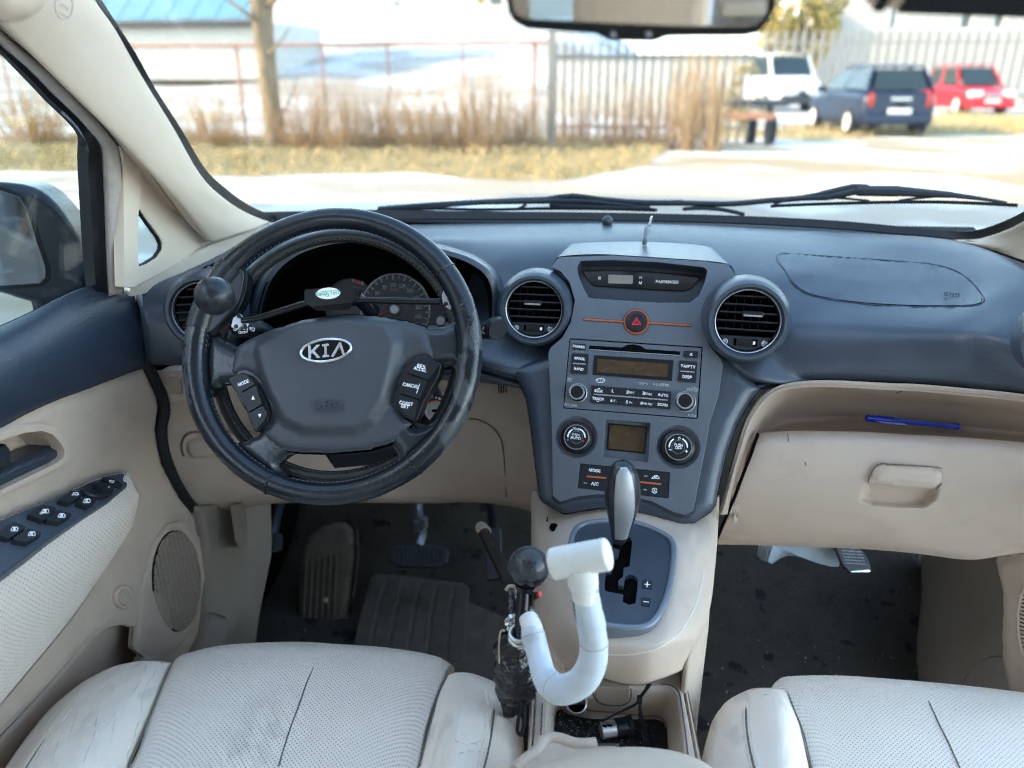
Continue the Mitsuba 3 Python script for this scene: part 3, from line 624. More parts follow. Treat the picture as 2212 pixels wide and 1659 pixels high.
# white van
vn = thing('parked_van', 'white van with dark windscreen behind the shrubs', 'van')
p2 = G(1728, 243); vb = dict(body=[(0, 1.0, .85, .35), (.3, 1.15, .95, .28), (.8, 1.30, 1.0, .25), (3, 1.31, 1.0, .25), (4.6, 1.31, 1.0, .25), (5.0, 1.28, .98, .3)],
    cabin=dict(zb=1.28, w0=.97, w1=.88, y0=.7, y1=1.15, y2=4.9, y3=5.0), axles=(.95, 4.1), wr=.34)
put = make_car(vn, p2, math.radians(24), 5.0, 2.0, 2.15, 'car_white', vb, True)
part(vn, 'bumper', bump_box(put, [-.9, -.08, .30], [.9, .3, .62], .06), 'car_dark')
for sx in (-1, 1): part(vn, 'headlight', bump_box(put, [sx*.68-.16, .02, .78], [sx*.68+.16, .3, .98], .05), 'lamp_clear')
# dark flat trailer left of the blue car
tl = thing('flat_trailer', 'dark low trailer behind the blue car', 'trailer')
TYD = 17.2; x0_, x1_ = PY(1540, 226, TYD)[0], PY(1705, 226, TYD)[0]; zb_ = PY(1620, 228, TYD)[2]
part(tl, 'bed', box([x0_, TYD, zb_-.02], [x1_, TYD+1.5, zb_+.09], .02), 'car_dark')
part(tl, 'tail_board', box([x0_+.05, TYD-.02, zb_-.27], [x1_-.25, TYD-.005, zb_-.14]), 'rust')
part(tl, 'hitch_post', box([x1_-.38, TYD+.1, 0], [x1_-.28, TYD+.2, zb_-.03]), 'car_dark')
for xw in (x0_+.9, x1_-.2):
    part(tl, 'wheel', trimesh.creation.cylinder(radius=.28, segment=[[xw-.09, TYD+.7, .28], [xw+.09, TYD+.7, .28]], sections=20), 'tyre')

# ================================================================ the car's shell: floor, pillars, glass, mirrors
def lerpX(pts, x0, x1):
    n = len(pts); return [PX(p[0], p[1], x0+(x1-x0)*k/(n-1)) for k, p in enumerate(pts)]
fl = [[(x, -1.2, .33), (x, 0, .33), (x, .9, .33), (x, 1.22, .335), (x, 1.38, .37), (x, 1.50, .50), (x, 1.58, .75), (x, 1.60, 1.06)] for x in np.linspace(-.74, .80, 12)]
flg = loft(fl, 70, 50); fv = flg.reshape(-1, 3); fv[:, 2] += 0.012*(meshkit.fbm(fv*9, 3)-.5)
setting('car_floor', shell(fv.reshape(flg.shape), .01), 'carpet', 'dark worn carpet of the footwells', smooth=True)

# --- windscreen
wsc = thing('windscreen', 'clear raked windscreen with black edge band', 'windscreen')
gl_bot = [PX(500, 455, -.79), PY(820, 466, 1.52), PY(1300, 462, 1.56), PY(1800, 478, 1.54), PY(2120, 508, 1.47), PY(2330, 470, 1.34)]
gl_top = [(-.74, .62, 1.60), (-.3, .80, 1.64), (0, .82, 1.66), (.35, .80, 1.65), (.62, .74, 1.61), (.74, .70, 1.58)]
gg = loft([gl_bot, [tuple((np.array(a)+np.array(b))/2+np.array([0, .02, .015])) for a, b in zip(gl_bot, gl_top)], gl_top], 40, 30)
gv, gf = gg.reshape(-1, 3), grid_faces(30, 40)
part(wsc, 'glass', trimesh.Trimesh(gv, gf, process=False), 'glass', smooth=True)
a0 = [(150, -120), (220, 0), (290, 110), (333, 187), (400, 293), (440, 360), (483, 403), (533, 440), (597, 467)]
a1 = [(128, -120), (203, 0), (253, 73), (300, 157), (367, 267), (427, 373), (467, 417), (517, 453), (582, 480)]
part(wsc, 'edge_band', shell(loft([lerpX(a0, -.585, -.705), lerpX(a1, -.580, -.700)], 60, 4), .004), 'frit', label='black band along the left edge of the windscreen')
bo = [(560, 458), (700, 455), (820, 453), (1000, 456), (1300, 459), (1600, 466), (1800, 476), (1980, 492), (2050, 499), (2110, 498), (2165, 480), (2240, 440)]
bi = [(560, 480), (700, 478), (820, 474), (1000, 473), (1300, 475), (1600, 482), (1800, 493), (1980, 508), (2060, 515), (2130, 512), (2190, 490), (2260, 455)]
yb_ = np.interp(np.arange(12), [0, 4, 8, 11], [1.45, 1.505, 1.42, 1.33])
part(wsc, 'edge_band', shell(loft([[PY(*p, y) for p, y in zip(bo, yb_)], [PY(*p, y-.01) for p, y in zip(bi, yb_)]], 80, 4), .004), 'frit', label='black band along the foot of the windscreen')

# --- left pillar trim
lp = thing('left_pillar', 'cream plastic trim of the left windscreen pillar', 'pillar trim')
a2 = [(-120, -90), (0, 30), (100, 135), (200, 237), (293, 333), (380, 425), (425, 478), (462, 524)]
am = [(20, -110), (110, 20), (175, 105), (250, 197), (330, 300), (403, 397), (450, 450), (520, 505)]
a3u = [(-120, -50), (0, 63), (84, 133), (167, 207), (215, 262), (257, 313), (275, 345), (330, 420)]
part(lp, 'trim', shell(loft([lerpX([(p[0]+3, p[1]-1) for p in a1], -.580, -.70), lerpX(am, -.557, -.68), lerpX(a2, -.563, -.688), lerpX([(a[0]*.5+b[0]*.5, a[1]*.5+b[1]*.5) for a, b in zip(a2, a3u)], -.585, -.70)], 70, 30), .006), 'pillar_trim', smooth=True)
part(lp, 'inner_edge', shell(loft([lerpX([(a[0]*.5+b[0]*.5, a[1]*.5+b[1]*.5) for a, b in zip(a2, a3u)], -.585, -.70), lerpX(a3u, -.60, -.705)], 60, 6), .006), 'pillar_trim', smooth=True)
QF = Frame(PX(330, 500, -.695), [-.10, 1, 0], [0, 0, 1])
tri = QF.poly([(258, 318), (285, 325), (300, 345), (335, 378), (382, 428), (425, 478), (466, 528), (445, 545), (380, 575), (320, 606), (290, 622), (268, 620), (263, 500), (262, 340)], r=.004)
hole = QF.poly([(293, 446), (305, 455), (322, 480), (346, 513), (352, 527), (351, 540), (340, 556), (318, 570), (294, 579)], r=.004)
part(lp, 'quarter_panel', QF.place(extr(tri.difference(hole), -.006, 0, .002)), 'pillar_trim', label='triangular panel around the small quarter window')
part(lp, 'window_seal', QF.place(extr(hole.buffer(.0008).difference(hole.buffer(-.0014)), -.008, -.002)), 'black_rubber')
part(lp, 'quarter_glass', QF.place(extr(hole.buffer(-.001), -.007, -.0062)), 'side_glass', smooth=False)
dv = QF.poly([(257, 313), (270, 322), (290, 340), (303, 372), (303, 395), (299, 425), (296, 470), (295, 560), (300, 590), (297, 608), (283, 619), (267, 621), (265, 560), (264, 430), (263, 333)], .008, r=.002)
part(lp, 'divider', QF.place(extr(dv, -.004, .010, .007, 5)), 'pillar_trim', label='upright cream trim between quarter window and door')
# lower corner piece between the pillar foot and the dash
lc = [(466, 527), (520, 508), (592, 480), (560, 505), (500, 524), (440, 545), (400, 560), (350, 582), (310, 606), (299, 612), (318, 598), (380, 566), (440, 540)]
part(lp, 'foot_trim', shell(loft([lerpX([(298, 601), (345, 585), (400, 560), (455, 530), (520, 507), (592, 482)], -.697, -.70), lerpX([(285, 640), (335, 625), (400, 590), (455, 560), (520, 530), (600, 500)], -.70, -.70)], 40, 4), .006), 'pillar_trim')
part(lp, 'core', shell(loft([lerpX(a1, -.615, -.735), lerpX(a2, -.62, -.735), lerpX([(a[0]*.5+b[0]*.5, a[1]*.5+b[1]*.5) for a, b in zip(a3u, a2)], -.63, -.74), lerpX([(p[0]-14, p[1]+10) for p in a3u], -.63, -.74)], 60, 10), .01), 'frit', smooth=True)
BF = Frame(PX(137, 20, -.566), [.35, 1, -.45], [.2, .45, 1])
part(lp, 'airbag_badge', join(stroke(BF, [(137+19*math.cos(t), 12+30*math.sin(t)) for t in np.linspace(0, 2*np.pi, 24, endpoint=False)], 1.3, .002, .001, True), text(BF, 'SRS', (139, 16), 8, .002, -.1), text(BF, 'AIRBAG', (138, 33), 4.5, .002, -.1)), 'bin_beige', label='round embossed airbag badge on the pillar')
cap = [PX(105+70*math.cos(t)-70, -18+66*math.sin(t), -.552) for t in np.linspace(0, 2*np.pi, 40, endpoint=False)]
cf = Frame(PX(30, -18, -.555), [.35, 1, -.45], [.2, .45, 1])
part(lp, 'handle_cap', cf.place(pillow(cf.poly([(32+72*math.cos(t), -20+68*math.sin(t)) for t in np.linspace(0, 2*np.pi, 40, endpoint=False)]), .018, .03, -.01, .0)), 'pillar_trim', label='round cover at the top of the pillar')
# right pillar foot
rp = thing('right_pillar', 'cream trim at the foot of the right windscreen pillar', 'pillar trim')
r0 = [(2062, 517), (2130, 512), (2190, 490), (2260, 452), (2400, 360)]
r1 = [(2075, 521), (2150, 530), (2230, 535), (2330, 520), (2480, 440)]
r2 = [(2090, 527), (2160, 545), (2225, 568), (2340, 600), (2480, 640)]
yy = [1.41, 1.36, 1.29, 1.2, 1.02]
part(rp, 'trim', shell(loft([[PY(*p, y) for p, y in zip(r0, yy)], [PY(*p, y-.03) for p, y in zip(r1, yy)], [PY(*p, y-.035) for p, y in zip(r2, yy)]], 40, 20), .006), 'pillar_trim', smooth=True)

# --- driver's door
dd = thing('driver_door', "driver's door with blue-black upper, beige lower panel and switch panel", 'car door')
a3 = [(-120, -45), (0, 66), (84, 136), (167, 210), (215, 264), (252, 312), (261, 340), (264, 430), (266, 550), (268, 632)]
a4 = [(-120, 0), (0, 97), (50, 140), (100, 190), (187, 277), (207, 300), (220, 333), (225, 433), (229, 553), (234, 640)]
a5 = [(-120, 25), (0, 117), (40, 158), (87, 207), (167, 293), (168, 310), (169, 333), (172, 433), (180, 553), (190, 640)]
part(dd, 'seal_strip', shell(loft([lerpX(a3, -.605, -.71), lerpX([((a[0]+b[0])/2, (a[1]+b[1])/2) for a, b in zip(a3, a4)], -.60, -.705), lerpX(a4, -.62, -.715)], 80, 10), .008), 'seal_cloth', smooth=True, label='greyish brown textured seal strip round the door opening')
am_ = [(a[0]*.45+b[0]*.55, a[1]*.45+b[1]*.55) for a, b in zip(a4, a5)]
part(dd, 'window_frame', shell(loft([lerpX(a4, -.625, -.718), lerpX(am_, -.63, -.722)], 80, 6), .02), 'black_satin', label='black window frame')
part(dd, 'glass_channel', shell(loft([lerpX(am_, -.632, -.724), lerpX([(b[0]+4, b[1]-2) for b in a5], -.648, -.742), lerpX(a5, -.655, -.752)], 80, 9), .01), 'black_rubber')
gx = [(-260, -40), (-60, 60), (87, 200), (172, 290), (176, 340), (178, 440), (186, 560), (196, 660), (100, 690), (-260, 760)]
DG = Frame(PX(100, 450, -.745), [.05, 1, 0], [.22, 0, 1])
part(dd, 'window_pane', DG.place(extr(DG.poly(gx), -.002, .002)), 'side_glass', smooth=False)
d0 = [(-140, 765), (-80, 735), (0, 703), (60, 676), (110, 650), (165, 625), (235, 617), (275, 628), (302, 650)]
d1 = [(-140, 815), (-80, 785), (0, 748), (60, 722), (130, 690), (190, 668), (240, 656), (280, 655), (309, 668)]
d2 = [(-140, 905), (-80, 880), (0, 840), (60, 812), (130, 782), (190, 760), (240, 745), (280, 733), (312, 725)]
d2b = [(-140, 965), (-80, 937), (0, 897), (60, 868), (130, 838), (190, 818), (240, 800), (280, 786), (315, 772)]
d3 = [(-140, 990), (-80, 960), (0, 925), (60, 893), (130, 862), (190, 840), (240, 821), (280, 806), (318, 794)]
part(dd, 'upper_pad', shell(loft([lerpX(d0, -.74, -.722), lerpX(d1, -.708, -.712), lerpX(d2, -.690, -.702), lerpX(d2b, -.695, -.702), lerpX(d3, -.708, -.706)], 60, 40), .01), 'dash_vinyl_shaded', smooth=True, label='blue-black padded upper part of the door')
DF = Frame(PX(250, 1000, -.708), [.0, 1, 0], [-.03, 0, 1])
pan = DF.poly(d3+[(330, 815), (345, 850), (352, 885), (345, 925), (358, 1000), (395, 1070), (430, 1112), (446, 1160), (456, 1240), (452, 1300), (432, 1375), (390, 1450), (300, 1700), (-140, 1760)])
pull = DF.poly([(-60, 968), (0, 952), (53, 935), (89, 931), (112, 939), (129, 958), (138, 975), (135, 988), (118, 1001), (60, 1029), (0, 1058), (-60, 1090)], r=.004)
pocket = DF.poly([(193, 1383), (233, 1356), (267, 1349), (300, 1359), (320, 1383), (313, 1413), (290, 1450), (240, 1520), (60, 1720), (-60, 1720), (-60, 1665), (0, 1600), (100, 1490)], r=.004)
part(dd, 'lower_panel', DF.place(pillow(pan.difference(pull).difference(pocket), .006, .012, -.012, -.006, .007, fn=lambda p: .010*(meshkit.fbm(np.column_stack([p*5, p[:, :1]*0]), 2)-.5))), 'beige_plastic', smooth=True, label='beige plastic lower door panel')
part(dd, 'handle_recess', DF.place(join(extr(pull.buffer(.004), -.055, -.05), extr(pull.buffer(.004).difference(pull.buffer(-.0005)), -.05, -.004))), 'beige_smooth')
bez = DF.poly([(-60, 950), (0, 934), (42, 918), (85, 914), (118, 922), (138, 941), (148, 967), (146, 990), (127, 1010), (63, 1043), (0, 1070), (-60, 1105)], .008, r=.004)
pull8 = DF.poly([(-60, 968), (0, 952), (53, 935), (89, 931), (112, 939), (129, 958), (138, 975), (135, 988), (118, 1001), (60, 1029), (0, 1058), (-60, 1090)], .006, r=.004)
part(dd, 'handle_bezel', DF.place(extr(bez.difference(pull8), -.01, .008, .006, 4)), 'beige_smooth', label='raised beige rim round the door handle')
hb_ = DF.poly([(-60, 1035), (0, 1012), (23, 1003), (74, 981), (110, 965), (127, 960), (138, 973), (133, 988), (118, 1000), (60, 1026), (0, 1056), (-60, 1085)], -.01)
part(dd, 'handle', DF.place(pillow(hb_, .012, .012, -.045, -.014, .004)), 'dash_plain', label='blue-black inner door handle')
part(dd, 'lock_lever', DF.place(extr(DF.poly([(-30, 975), (0, 968), (13, 959), (22, 972), (23, 1008), (0, 1014), (-30, 1018)], 0), -.05, .002, .004)), 'dark_vinyl')
part(dd, 'pocket', shell(loft([[PX(*p, -.712) for p in ((-140, 1750), (0, 1602), (100, 1492), (190, 1388), (215, 1364), (240, 1352))], [PX(*p, -.738) for p in ((-60, 1790), (60, 1650), (140, 1540), (215, 1440), (250, 1395), (275, 1350))], [PX(*p, -.762) for p in ((0, 1850), (140, 1690), (215, 1580), (275, 1480), (310, 1425), (330, 1375))], [PX(*p, -.755) for p in ((60, 1900), (200, 1730), (270, 1620), (320, 1520), (340, 1460), (345, 1400))]], 50, 30), .006), 'beige_smooth', smooth=True, label='hollow map pocket low in the door')
# armrest with the switch panel
pt = [(-140, 1190), (-60, 1153), (0, 1127), (63, 1100), (127, 1075), (190, 1045), (233, 1030), (265, 1024), (283, 1028)]
pb = [(-140, 1340), (-60, 1290), (0, 1250), (42, 1216), (106, 1168), (176, 1121), (233, 1085), (268, 1058), (283, 1034)]
pm = [(-140, 1420), (-60, 1350), (0, 1305), (60, 1262), (130, 1205), (205, 1150), (262, 1105), (292, 1075), (299, 1060)]
pl_ = [(-140, 1560), (-60, 1470), (0, 1405), (70, 1335), (150, 1265), (225, 1195), (275, 1140), (294, 1105), (298, 1080)]
pe = [(-140, 1690), (-60, 1600), (0, 1526), (100, 1406), (200, 1273), (253, 1189), (283, 1139), (292, 1106), (296, 1085)]
ar = loft([lerpX([(x, y-4) for x, y in pt], -.70, -.700), lerpX(pb, -.645, -.672), lerpX(pm, -.634, -.665), lerpX(pl_, -.640, -.668), lerpX(pe, -.668, -.69)], 60, 40)
part(dd, 'armrest', shell(ar, .006), 'armrest_vinyl', uv=shell_uv(ar), label='perforated cream armrest')
AF0 = lerpX(pt, -.70, -.700); AF1 = lerpX(pb, -.645, -.672)
pn = np.cross(AF0[2]-AF1[4], AF0[6]-AF1[4]); 
AF = Frame((AF0[3]+AF1[5])/2+np.array([.004, 0, .004]), AF0[6]-AF0[2], np.cross(pn, AF0[6]-AF0[2]))
swo = AF.poly([(-140, 1195), (-60, 1156), (0, 1127), (63, 1100), (127, 1075), (190, 1045), (233, 1030), (258, 1025), (272, 1028), (277, 1038), (272, 1054), (233, 1085), (176, 1121), (106, 1168), (42, 1216), (0, 1248), (-60, 1290), (-140, 1345)], r=.004)
sw = part(dd, 'switch_panel', AF.place(extr(swo, -.012, .003, .002)), 'shift_paint', label='blue-grey window switch panel')
def dsw(pts, z=.010, m='button_black', r=.002): return part(sw, 'switch', AF.place(extr(AF.poly([do(*p) for p in pts], .008, r=r), .0, z, .003)), m)
dsw([(585, 970), (720, 870), (845, 905), (705, 1000)]); dsw([(770, 990), (860, 930), (985, 965), (890, 1035)])
dsw([(275, 1115), (425, 1015), (545, 1040), (575, 1060), (435, 1175)]); dsw([(445, 1170), (580, 1070), (735, 1110), (600, 1195)])
dsw([(-60, 1320), (130, 1190), (265, 1240), (85, 1360)]); dsw([(110, 1370), (275, 1255), (430, 1305), (270, 1400)])
part(sw, 'switch', AF.place(extr(AF.poly([do(1000+165*math.cos(t), 850+75*math.sin(t)) for t in np.linspace(0, 2*np.pi, 28, endpoint=False)], .008), 0, .010, .003)), 'button_black', label='round mirror adjuster')
part(sw, 'switch', AF.place(extr(AF.poly([do(955, 810), (do(1000, 785)), do(1060, 830), do(1000, 850)], .014, r=.001), .008, .018, .003)), 'button_black', label='small mirror selector lever')
part(sw, 'switch', AF.place(extr(AF.poly([do(1140+100*math.cos(t)+35*math.sin(t), 778+38*math.sin(t)+25*math.cos(t)) for t in np.linspace(0, 2*np.pi, 20, endpoint=False)], .006), 0, .008, .003)), 'button_black')
def wicon(c, s=1.0):
    x, y = c; S = lambda p, w=7, cl=False: stroke(AF, [do(x+a*s, y+b*s) for a, b in p], w*.2116, .0105, .0006, cl)
    return join(S([(-36, 14), (-20, -14), (26, -16), (36, 0), (32, 22), (-30, 24)], 6, True), S([(-10, -8), (10, 16)], 12), S([(10, -10), (-12, 14)], 12))
part(sw, 'symbols', join(*[wicon(c) for c in [(460, 1067), (628, 1112), (146, 1250), (322, 1298), (884, 962)]], stroke(AF, [do(*p) for p in [(735, 905), (750, 885), (795, 885), (798, 905)]], 1.6, .0105, .0006, True),
    text(AF, 'AUTO', do(430, 1090), 3.6, .0105, -.15), text(AF, 'MIRROR', do(898, 915), 4.4, .0035, -.62), text(AF, 'R', do(1112, 826), 3.2, .0105, -.5), stroke(AF, [do(*p) for p in [(1115, 755), (1165, 765), (1150, 780), (1118, 770)]], 1.4, .0085, .0006, True)), 'white_mark', label='white switch symbols and lettering')
# speaker grille low in the door
sp_o = DF.poly([(300, 1400), (312, 1270), (335, 1180), (372, 1132), (415, 1122), (445, 1165), (455, 1245), (442, 1330), (405, 1395), (350, 1440)], .012, r=.004)
sp_i = DF.poly([(397+49*math.cos(t)+9*math.sin(t), 1256+105*math.sin(t)-14*math.cos(t)) for t in np.linspace(0, 2*np.pi, 36, endpoint=False)], .016)
spk = part(dd, 'speaker', DF.place(pillow(sp_o.difference(sp_i), .0045, .016, -.006, .001, .006)), 'beige_plastic', smooth=True, label='oval speaker housing low in the door')
part(spk, 'backing', DF.place(extr(sp_i.buffer(.003), -.004, .003)), 'pit_black', smooth=False)
cx, cy, cX, cY = *sp_i.centroid.coords[0], *(np.array(sp_i.bounds)[2:]-np.array(sp_i.bounds)[:2]); R_ = max(cX, cY)
sl = unary_union([LineString([(cx-R_, cy-R_*.55+o_), (cx+R_, cy+R_*.35+o_)]).buffer(.0008, cap_style='flat') for o_ in np.arange(-R_, R_, .0062)]+[LineString([(cx+o_, cy-R_), (cx+o_*.8, cy+R_)]).buffer(.0006) for o_ in np.arange(-R_, R_, .012)]).intersection(sp_i.buffer(.001))
part(spk, 'grille', DF.place(extr(sl, .0045, .0062)), 'bin_beige', smooth=False, kind='stuff')
lk = part(dd, 'lock_button', DF.place(extr(DF.poly([(267+21*math.cos(t), 1290+26*math.sin(t)) for t in np.linspace(0, 2*np.pi, 24, endpoint=False)], .006), -.005, .009, .003)), 'beige_smooth')
part(lk, 'cap', DF.place(extr(DF.poly([(269+12.5*math.cos(t), 1291+18*math.sin(t)) for t in np.linspace(0, 2*np.pi, 24, endpoint=False)], .01), .0, .0125, .002)), 'bin_beige')
part(lk, 'symbol', text(DF, 'n', (269, 1291), 8, .013), 'grey_mark')
gap = [(303, 645), (312, 668), (313, 700), (309, 740), (312, 775), (325, 808), (345, 850), (353, 885), (346, 928), (357, 995), (392, 1068), (432, 1116)]
part(dd, 'rubber_seal', tube([PX(x+3, y, -.706) for x, y in gap], .0085, 12, m=80), 'black_rubber', label='black rubber seal along the front edge of the door')
part(dd, 'outer_skin', box([-.86, .12, .45], [-.79, 1.06, 1.02], .02), 'body_paint')

part(dd, 'sill', join(box([-.80, -.6, .28], [-.775, 1.60, .93]), box([-.78, .95, .30], [-.735, 1.60, 1.02])), 'pit_black', smooth=False)
# --- door mirror outside the driver's window
dm = thing('door_mirror', 'dusty dark blue door mirror outside the driver window', 'wing mirror')
MF = Frame(PX(60, 520, -.97), [1, .42, 0], [0, .06, 1])
ho = [(-170, 408), (0, 394), (60, 403), (100, 425), (140, 470), (170, 520), (188, 575), (188, 622), (165, 641), (105, 663), (50, 652), (0, 636), (-170, 640)]
part(dm, 'housing', join(MF.place(extr(MF.poly(ho, smooth=60), -.09, .0, .016, 5)), MF.place(extr(MF.poly([(55, 640), (165, 630), (150, 690), (110, 725), (70, 700)]), -.07, -.01, .01))), 'body_paint', smooth=50)
mgo = MF.poly([(-170, 428), (0, 411), (38, 424), (58, 452), (75, 510), (98, 578), (98, 600), (85, 612), (0, 617), (-170, 620)], .003, r=.004)
part(dm, 'glass_rim', MF.place(extr(mgo.buffer(.006), -.02, .0015, .001)), 'black_rubber')
part(dm, 'mirror_glass', MF.place(extr(mgo, -.01, .003, .0005)), 'side_mirror_glass', smooth=False)
part(dm, 'lettering', text(MF, 'CLOSER', (10, 586), 7, .0035, 0), 'grey_mark')

# --- interior mirror
P0 = PY(1388, 0, .56); Q0 = np.array([.06, -.95, 1.22]); nM = unit(unit(CAM-P0)+unit(Q0-P0)); uxm = unit(np.cross([0.045, 0.02, 1], nM)); 
if uxm[0] < 0: uxm = -uxm
RM = Frame(P0, uxm, np.cross(nM, uxm))
rm = thing('interior_mirror', 'black framed interior rear-view mirror at the top of the windscreen', 'mirror')
mo = [(1093, -60), (1095, 0), (1098, 27), (1112, 48), (1137, 62), (1210, 68), (1287, 73), (1317, 88), (1414, 90), (1440, 79), (1520, 78), (1608, 78), (1637, 71), (1662, 46), (1676, 13), (1679, -60), (1660, -105), (1600, -125), (1180, -130), (1110, -110)]
mg = [(1106, -60), (1107, 0), (1112, 30), (1134, 40), (1300, 49), (1475, 56), (1618, 56), (1645, 47), (1656, 27), (1660, -60), (1645, -95), (1600, -110), (1180, -115), (1120, -98)]
mop = RM.poly(mo, r=.004); mgp = RM.poly(mg, r=.006)
part(rm, 'housing', RM.place(join(extr(mop, -.035, -.002, .004, 3), extr(mop.difference(mgp), -.003, .002, .0015))), 'black_rubber')
part(rm, 'glass', RM.place(extr(mgp.buffer(.001), -.004, .0005)), 'mirror_glass', smooth=False)
for px in (1324, 1400): part(rm, 'sensor', RM.place(lathe([(0, .001), (.0022, .001), (.0018, .002), (.001, .0028), (0, .003)], 16).apply_translation([*RM.at((px, 74)), .002])), 'silver_dull')
part(rm, 'stem', tube([P0+RM.y*.02-RM.n*.03, P0+RM.y*.05+np.array([0, .06, .06]), P0+np.array([0, .16, .17])], .012, 12, m=12), 'black_rubber')
# --- sun visor at the upper right
sv = thing('sun_visor', 'dark edge of a folded sun visor at the upper right', 'sun visor')
VF = Frame(PY(2080, 0, .50), [1, .03, -.02], [0, .5, 1])
part(sv, 'panel', VF.place(extr(VF.poly([(1885, -20), (1905, -11), (1940, -7), (2212, -2), (2400, 2), (2400, -190), (1885, -190)], r=.004), -.012, .004, .003)), 'rear_leather')
part(sv, 'edge', VF.place(extr(VF.poly([(1882, -22), (1892, -12), (1912, -5), (1960, -1), (2212, 8), (2420, 14), (2420, 2), (2212, -3), (1940, -9), (1905, -15)], r=.001), -.014, .006, .003)), 'black_rubber', label='black lower edge of the visor')

# --- wipers on the glass
def wiper(lab, blade, top, arm, yb0, yb1):
    w = thing('wiper', lab, 'windscreen wiper', 'wipers at the foot of the windscreen'); n = len(blade)
    Y = lambda x: np.interp(x, [blade[0][0], blade[-1][0]], [yb0, yb1])
    P = lambda p, d=0: PY(p[0], p[1], Y(p[0])+d)
    part(w, 'blade', tube([P(p) for p in blade], .0032, 8, m=40), 'black_rubber')
    part(w, 'spine', join(*[tube([P(a, .01), P(b, .01)], [.0030*s_, .0030*t_], 8) for a, b, s_, t_ in top]), 'wiper_black')
    part(w, 'arm', join(*[tube([P(p, .012) for p in q], r_, 10, m=24) for q, r_ in arm]), 'wiper_black')
wiper('left windscreen wiper lying low above the steering wheel', ln(cB, (235, 1358), (600, 1352), (900, 1358), (1400, 1350), (2040, 1362)), [(cB(*a), cB(*b), s, t) for a, b, s, t in [((520, 1345), (900, 1312), 1, 1.6), ((900, 1312), (1400, 1300), 1.6, 2), ((1400, 1300), (1620, 1305), 2, 1.8), ((1620, 1305), (1860, 1330), 1.8, 1.2), ((1860, 1330), (2050, 1360), 1.2, .8), ((1150, 1350), (1200, 1325), 1, 1), ((1460, 1350), (1530, 1318), 1, 1)]],
      [(ln(cB, (240, 1352), (700, 1318), (1100, 1298), (1330, 1290), (1430, 1272), (1520, 1268), (1690, 1290), (1900, 1308), (2212, 1310)), .005), (ln(cB, (1350, 1322), (1600, 1340), (2000, 1345)), .006)], 1.585, 1.60)
wiper('right windscreen wiper with long raised blade', ln(cC, (570, 1335), (1000, 1318), (1500, 1308), (2170, 1330)), [(cC(*a), cC(*b), s, t) for a, b, s, t in [((590, 1320), (700, 1290), .8, 1), ((700, 1290), (950, 1275), 1.2, 2.2), ((950, 1275), (1130, 1235), 2.2, 2.5), ((1130, 1235), (1400, 1238), 3.4, 3.4), ((1400, 1238), (1740, 1262), 3.2, 2), ((1740, 1262), (1920, 1285), 1.8, 1.2), ((1920, 1285), (2100, 1312), 1.2, .7), ((950, 1275), (1210, 1300), 1, .6), ((1700, 1262), (1400, 1298), 1.2, .6)]],
      [(ln(cC, (-700, 1320), (0, 1316), (280, 1322), (550, 1300), (820, 1275), (960, 1240), (1080, 1212), (1200, 1212)), .0055), (ln(cC, (0, 1355), (200, 1352), (400, 1390)), .004)], 1.60, 1.50)
solo('dash_sensor', ball(PY(1312, 478, 1.44), .010, 3), 'dash_plain', 'small dark dome sensor on the dash below the windscreen', 'sensor')
solo('wiper_cowl', shell(loft([[PY(660, 505, 1.60), PY(1300, 492, 1.66), PY(2150, 530, 1.5)], [PY(660, 482, 1.50)+[0, .15, 0], PY(1300, 472, 1.60)+[0, .1, -.02], PY(2150, 512, 1.5)+[0, .1, 0]]], 30, 4), .01), 'black_rubber', 'black scuttle panel under the wipers', 'car panel')

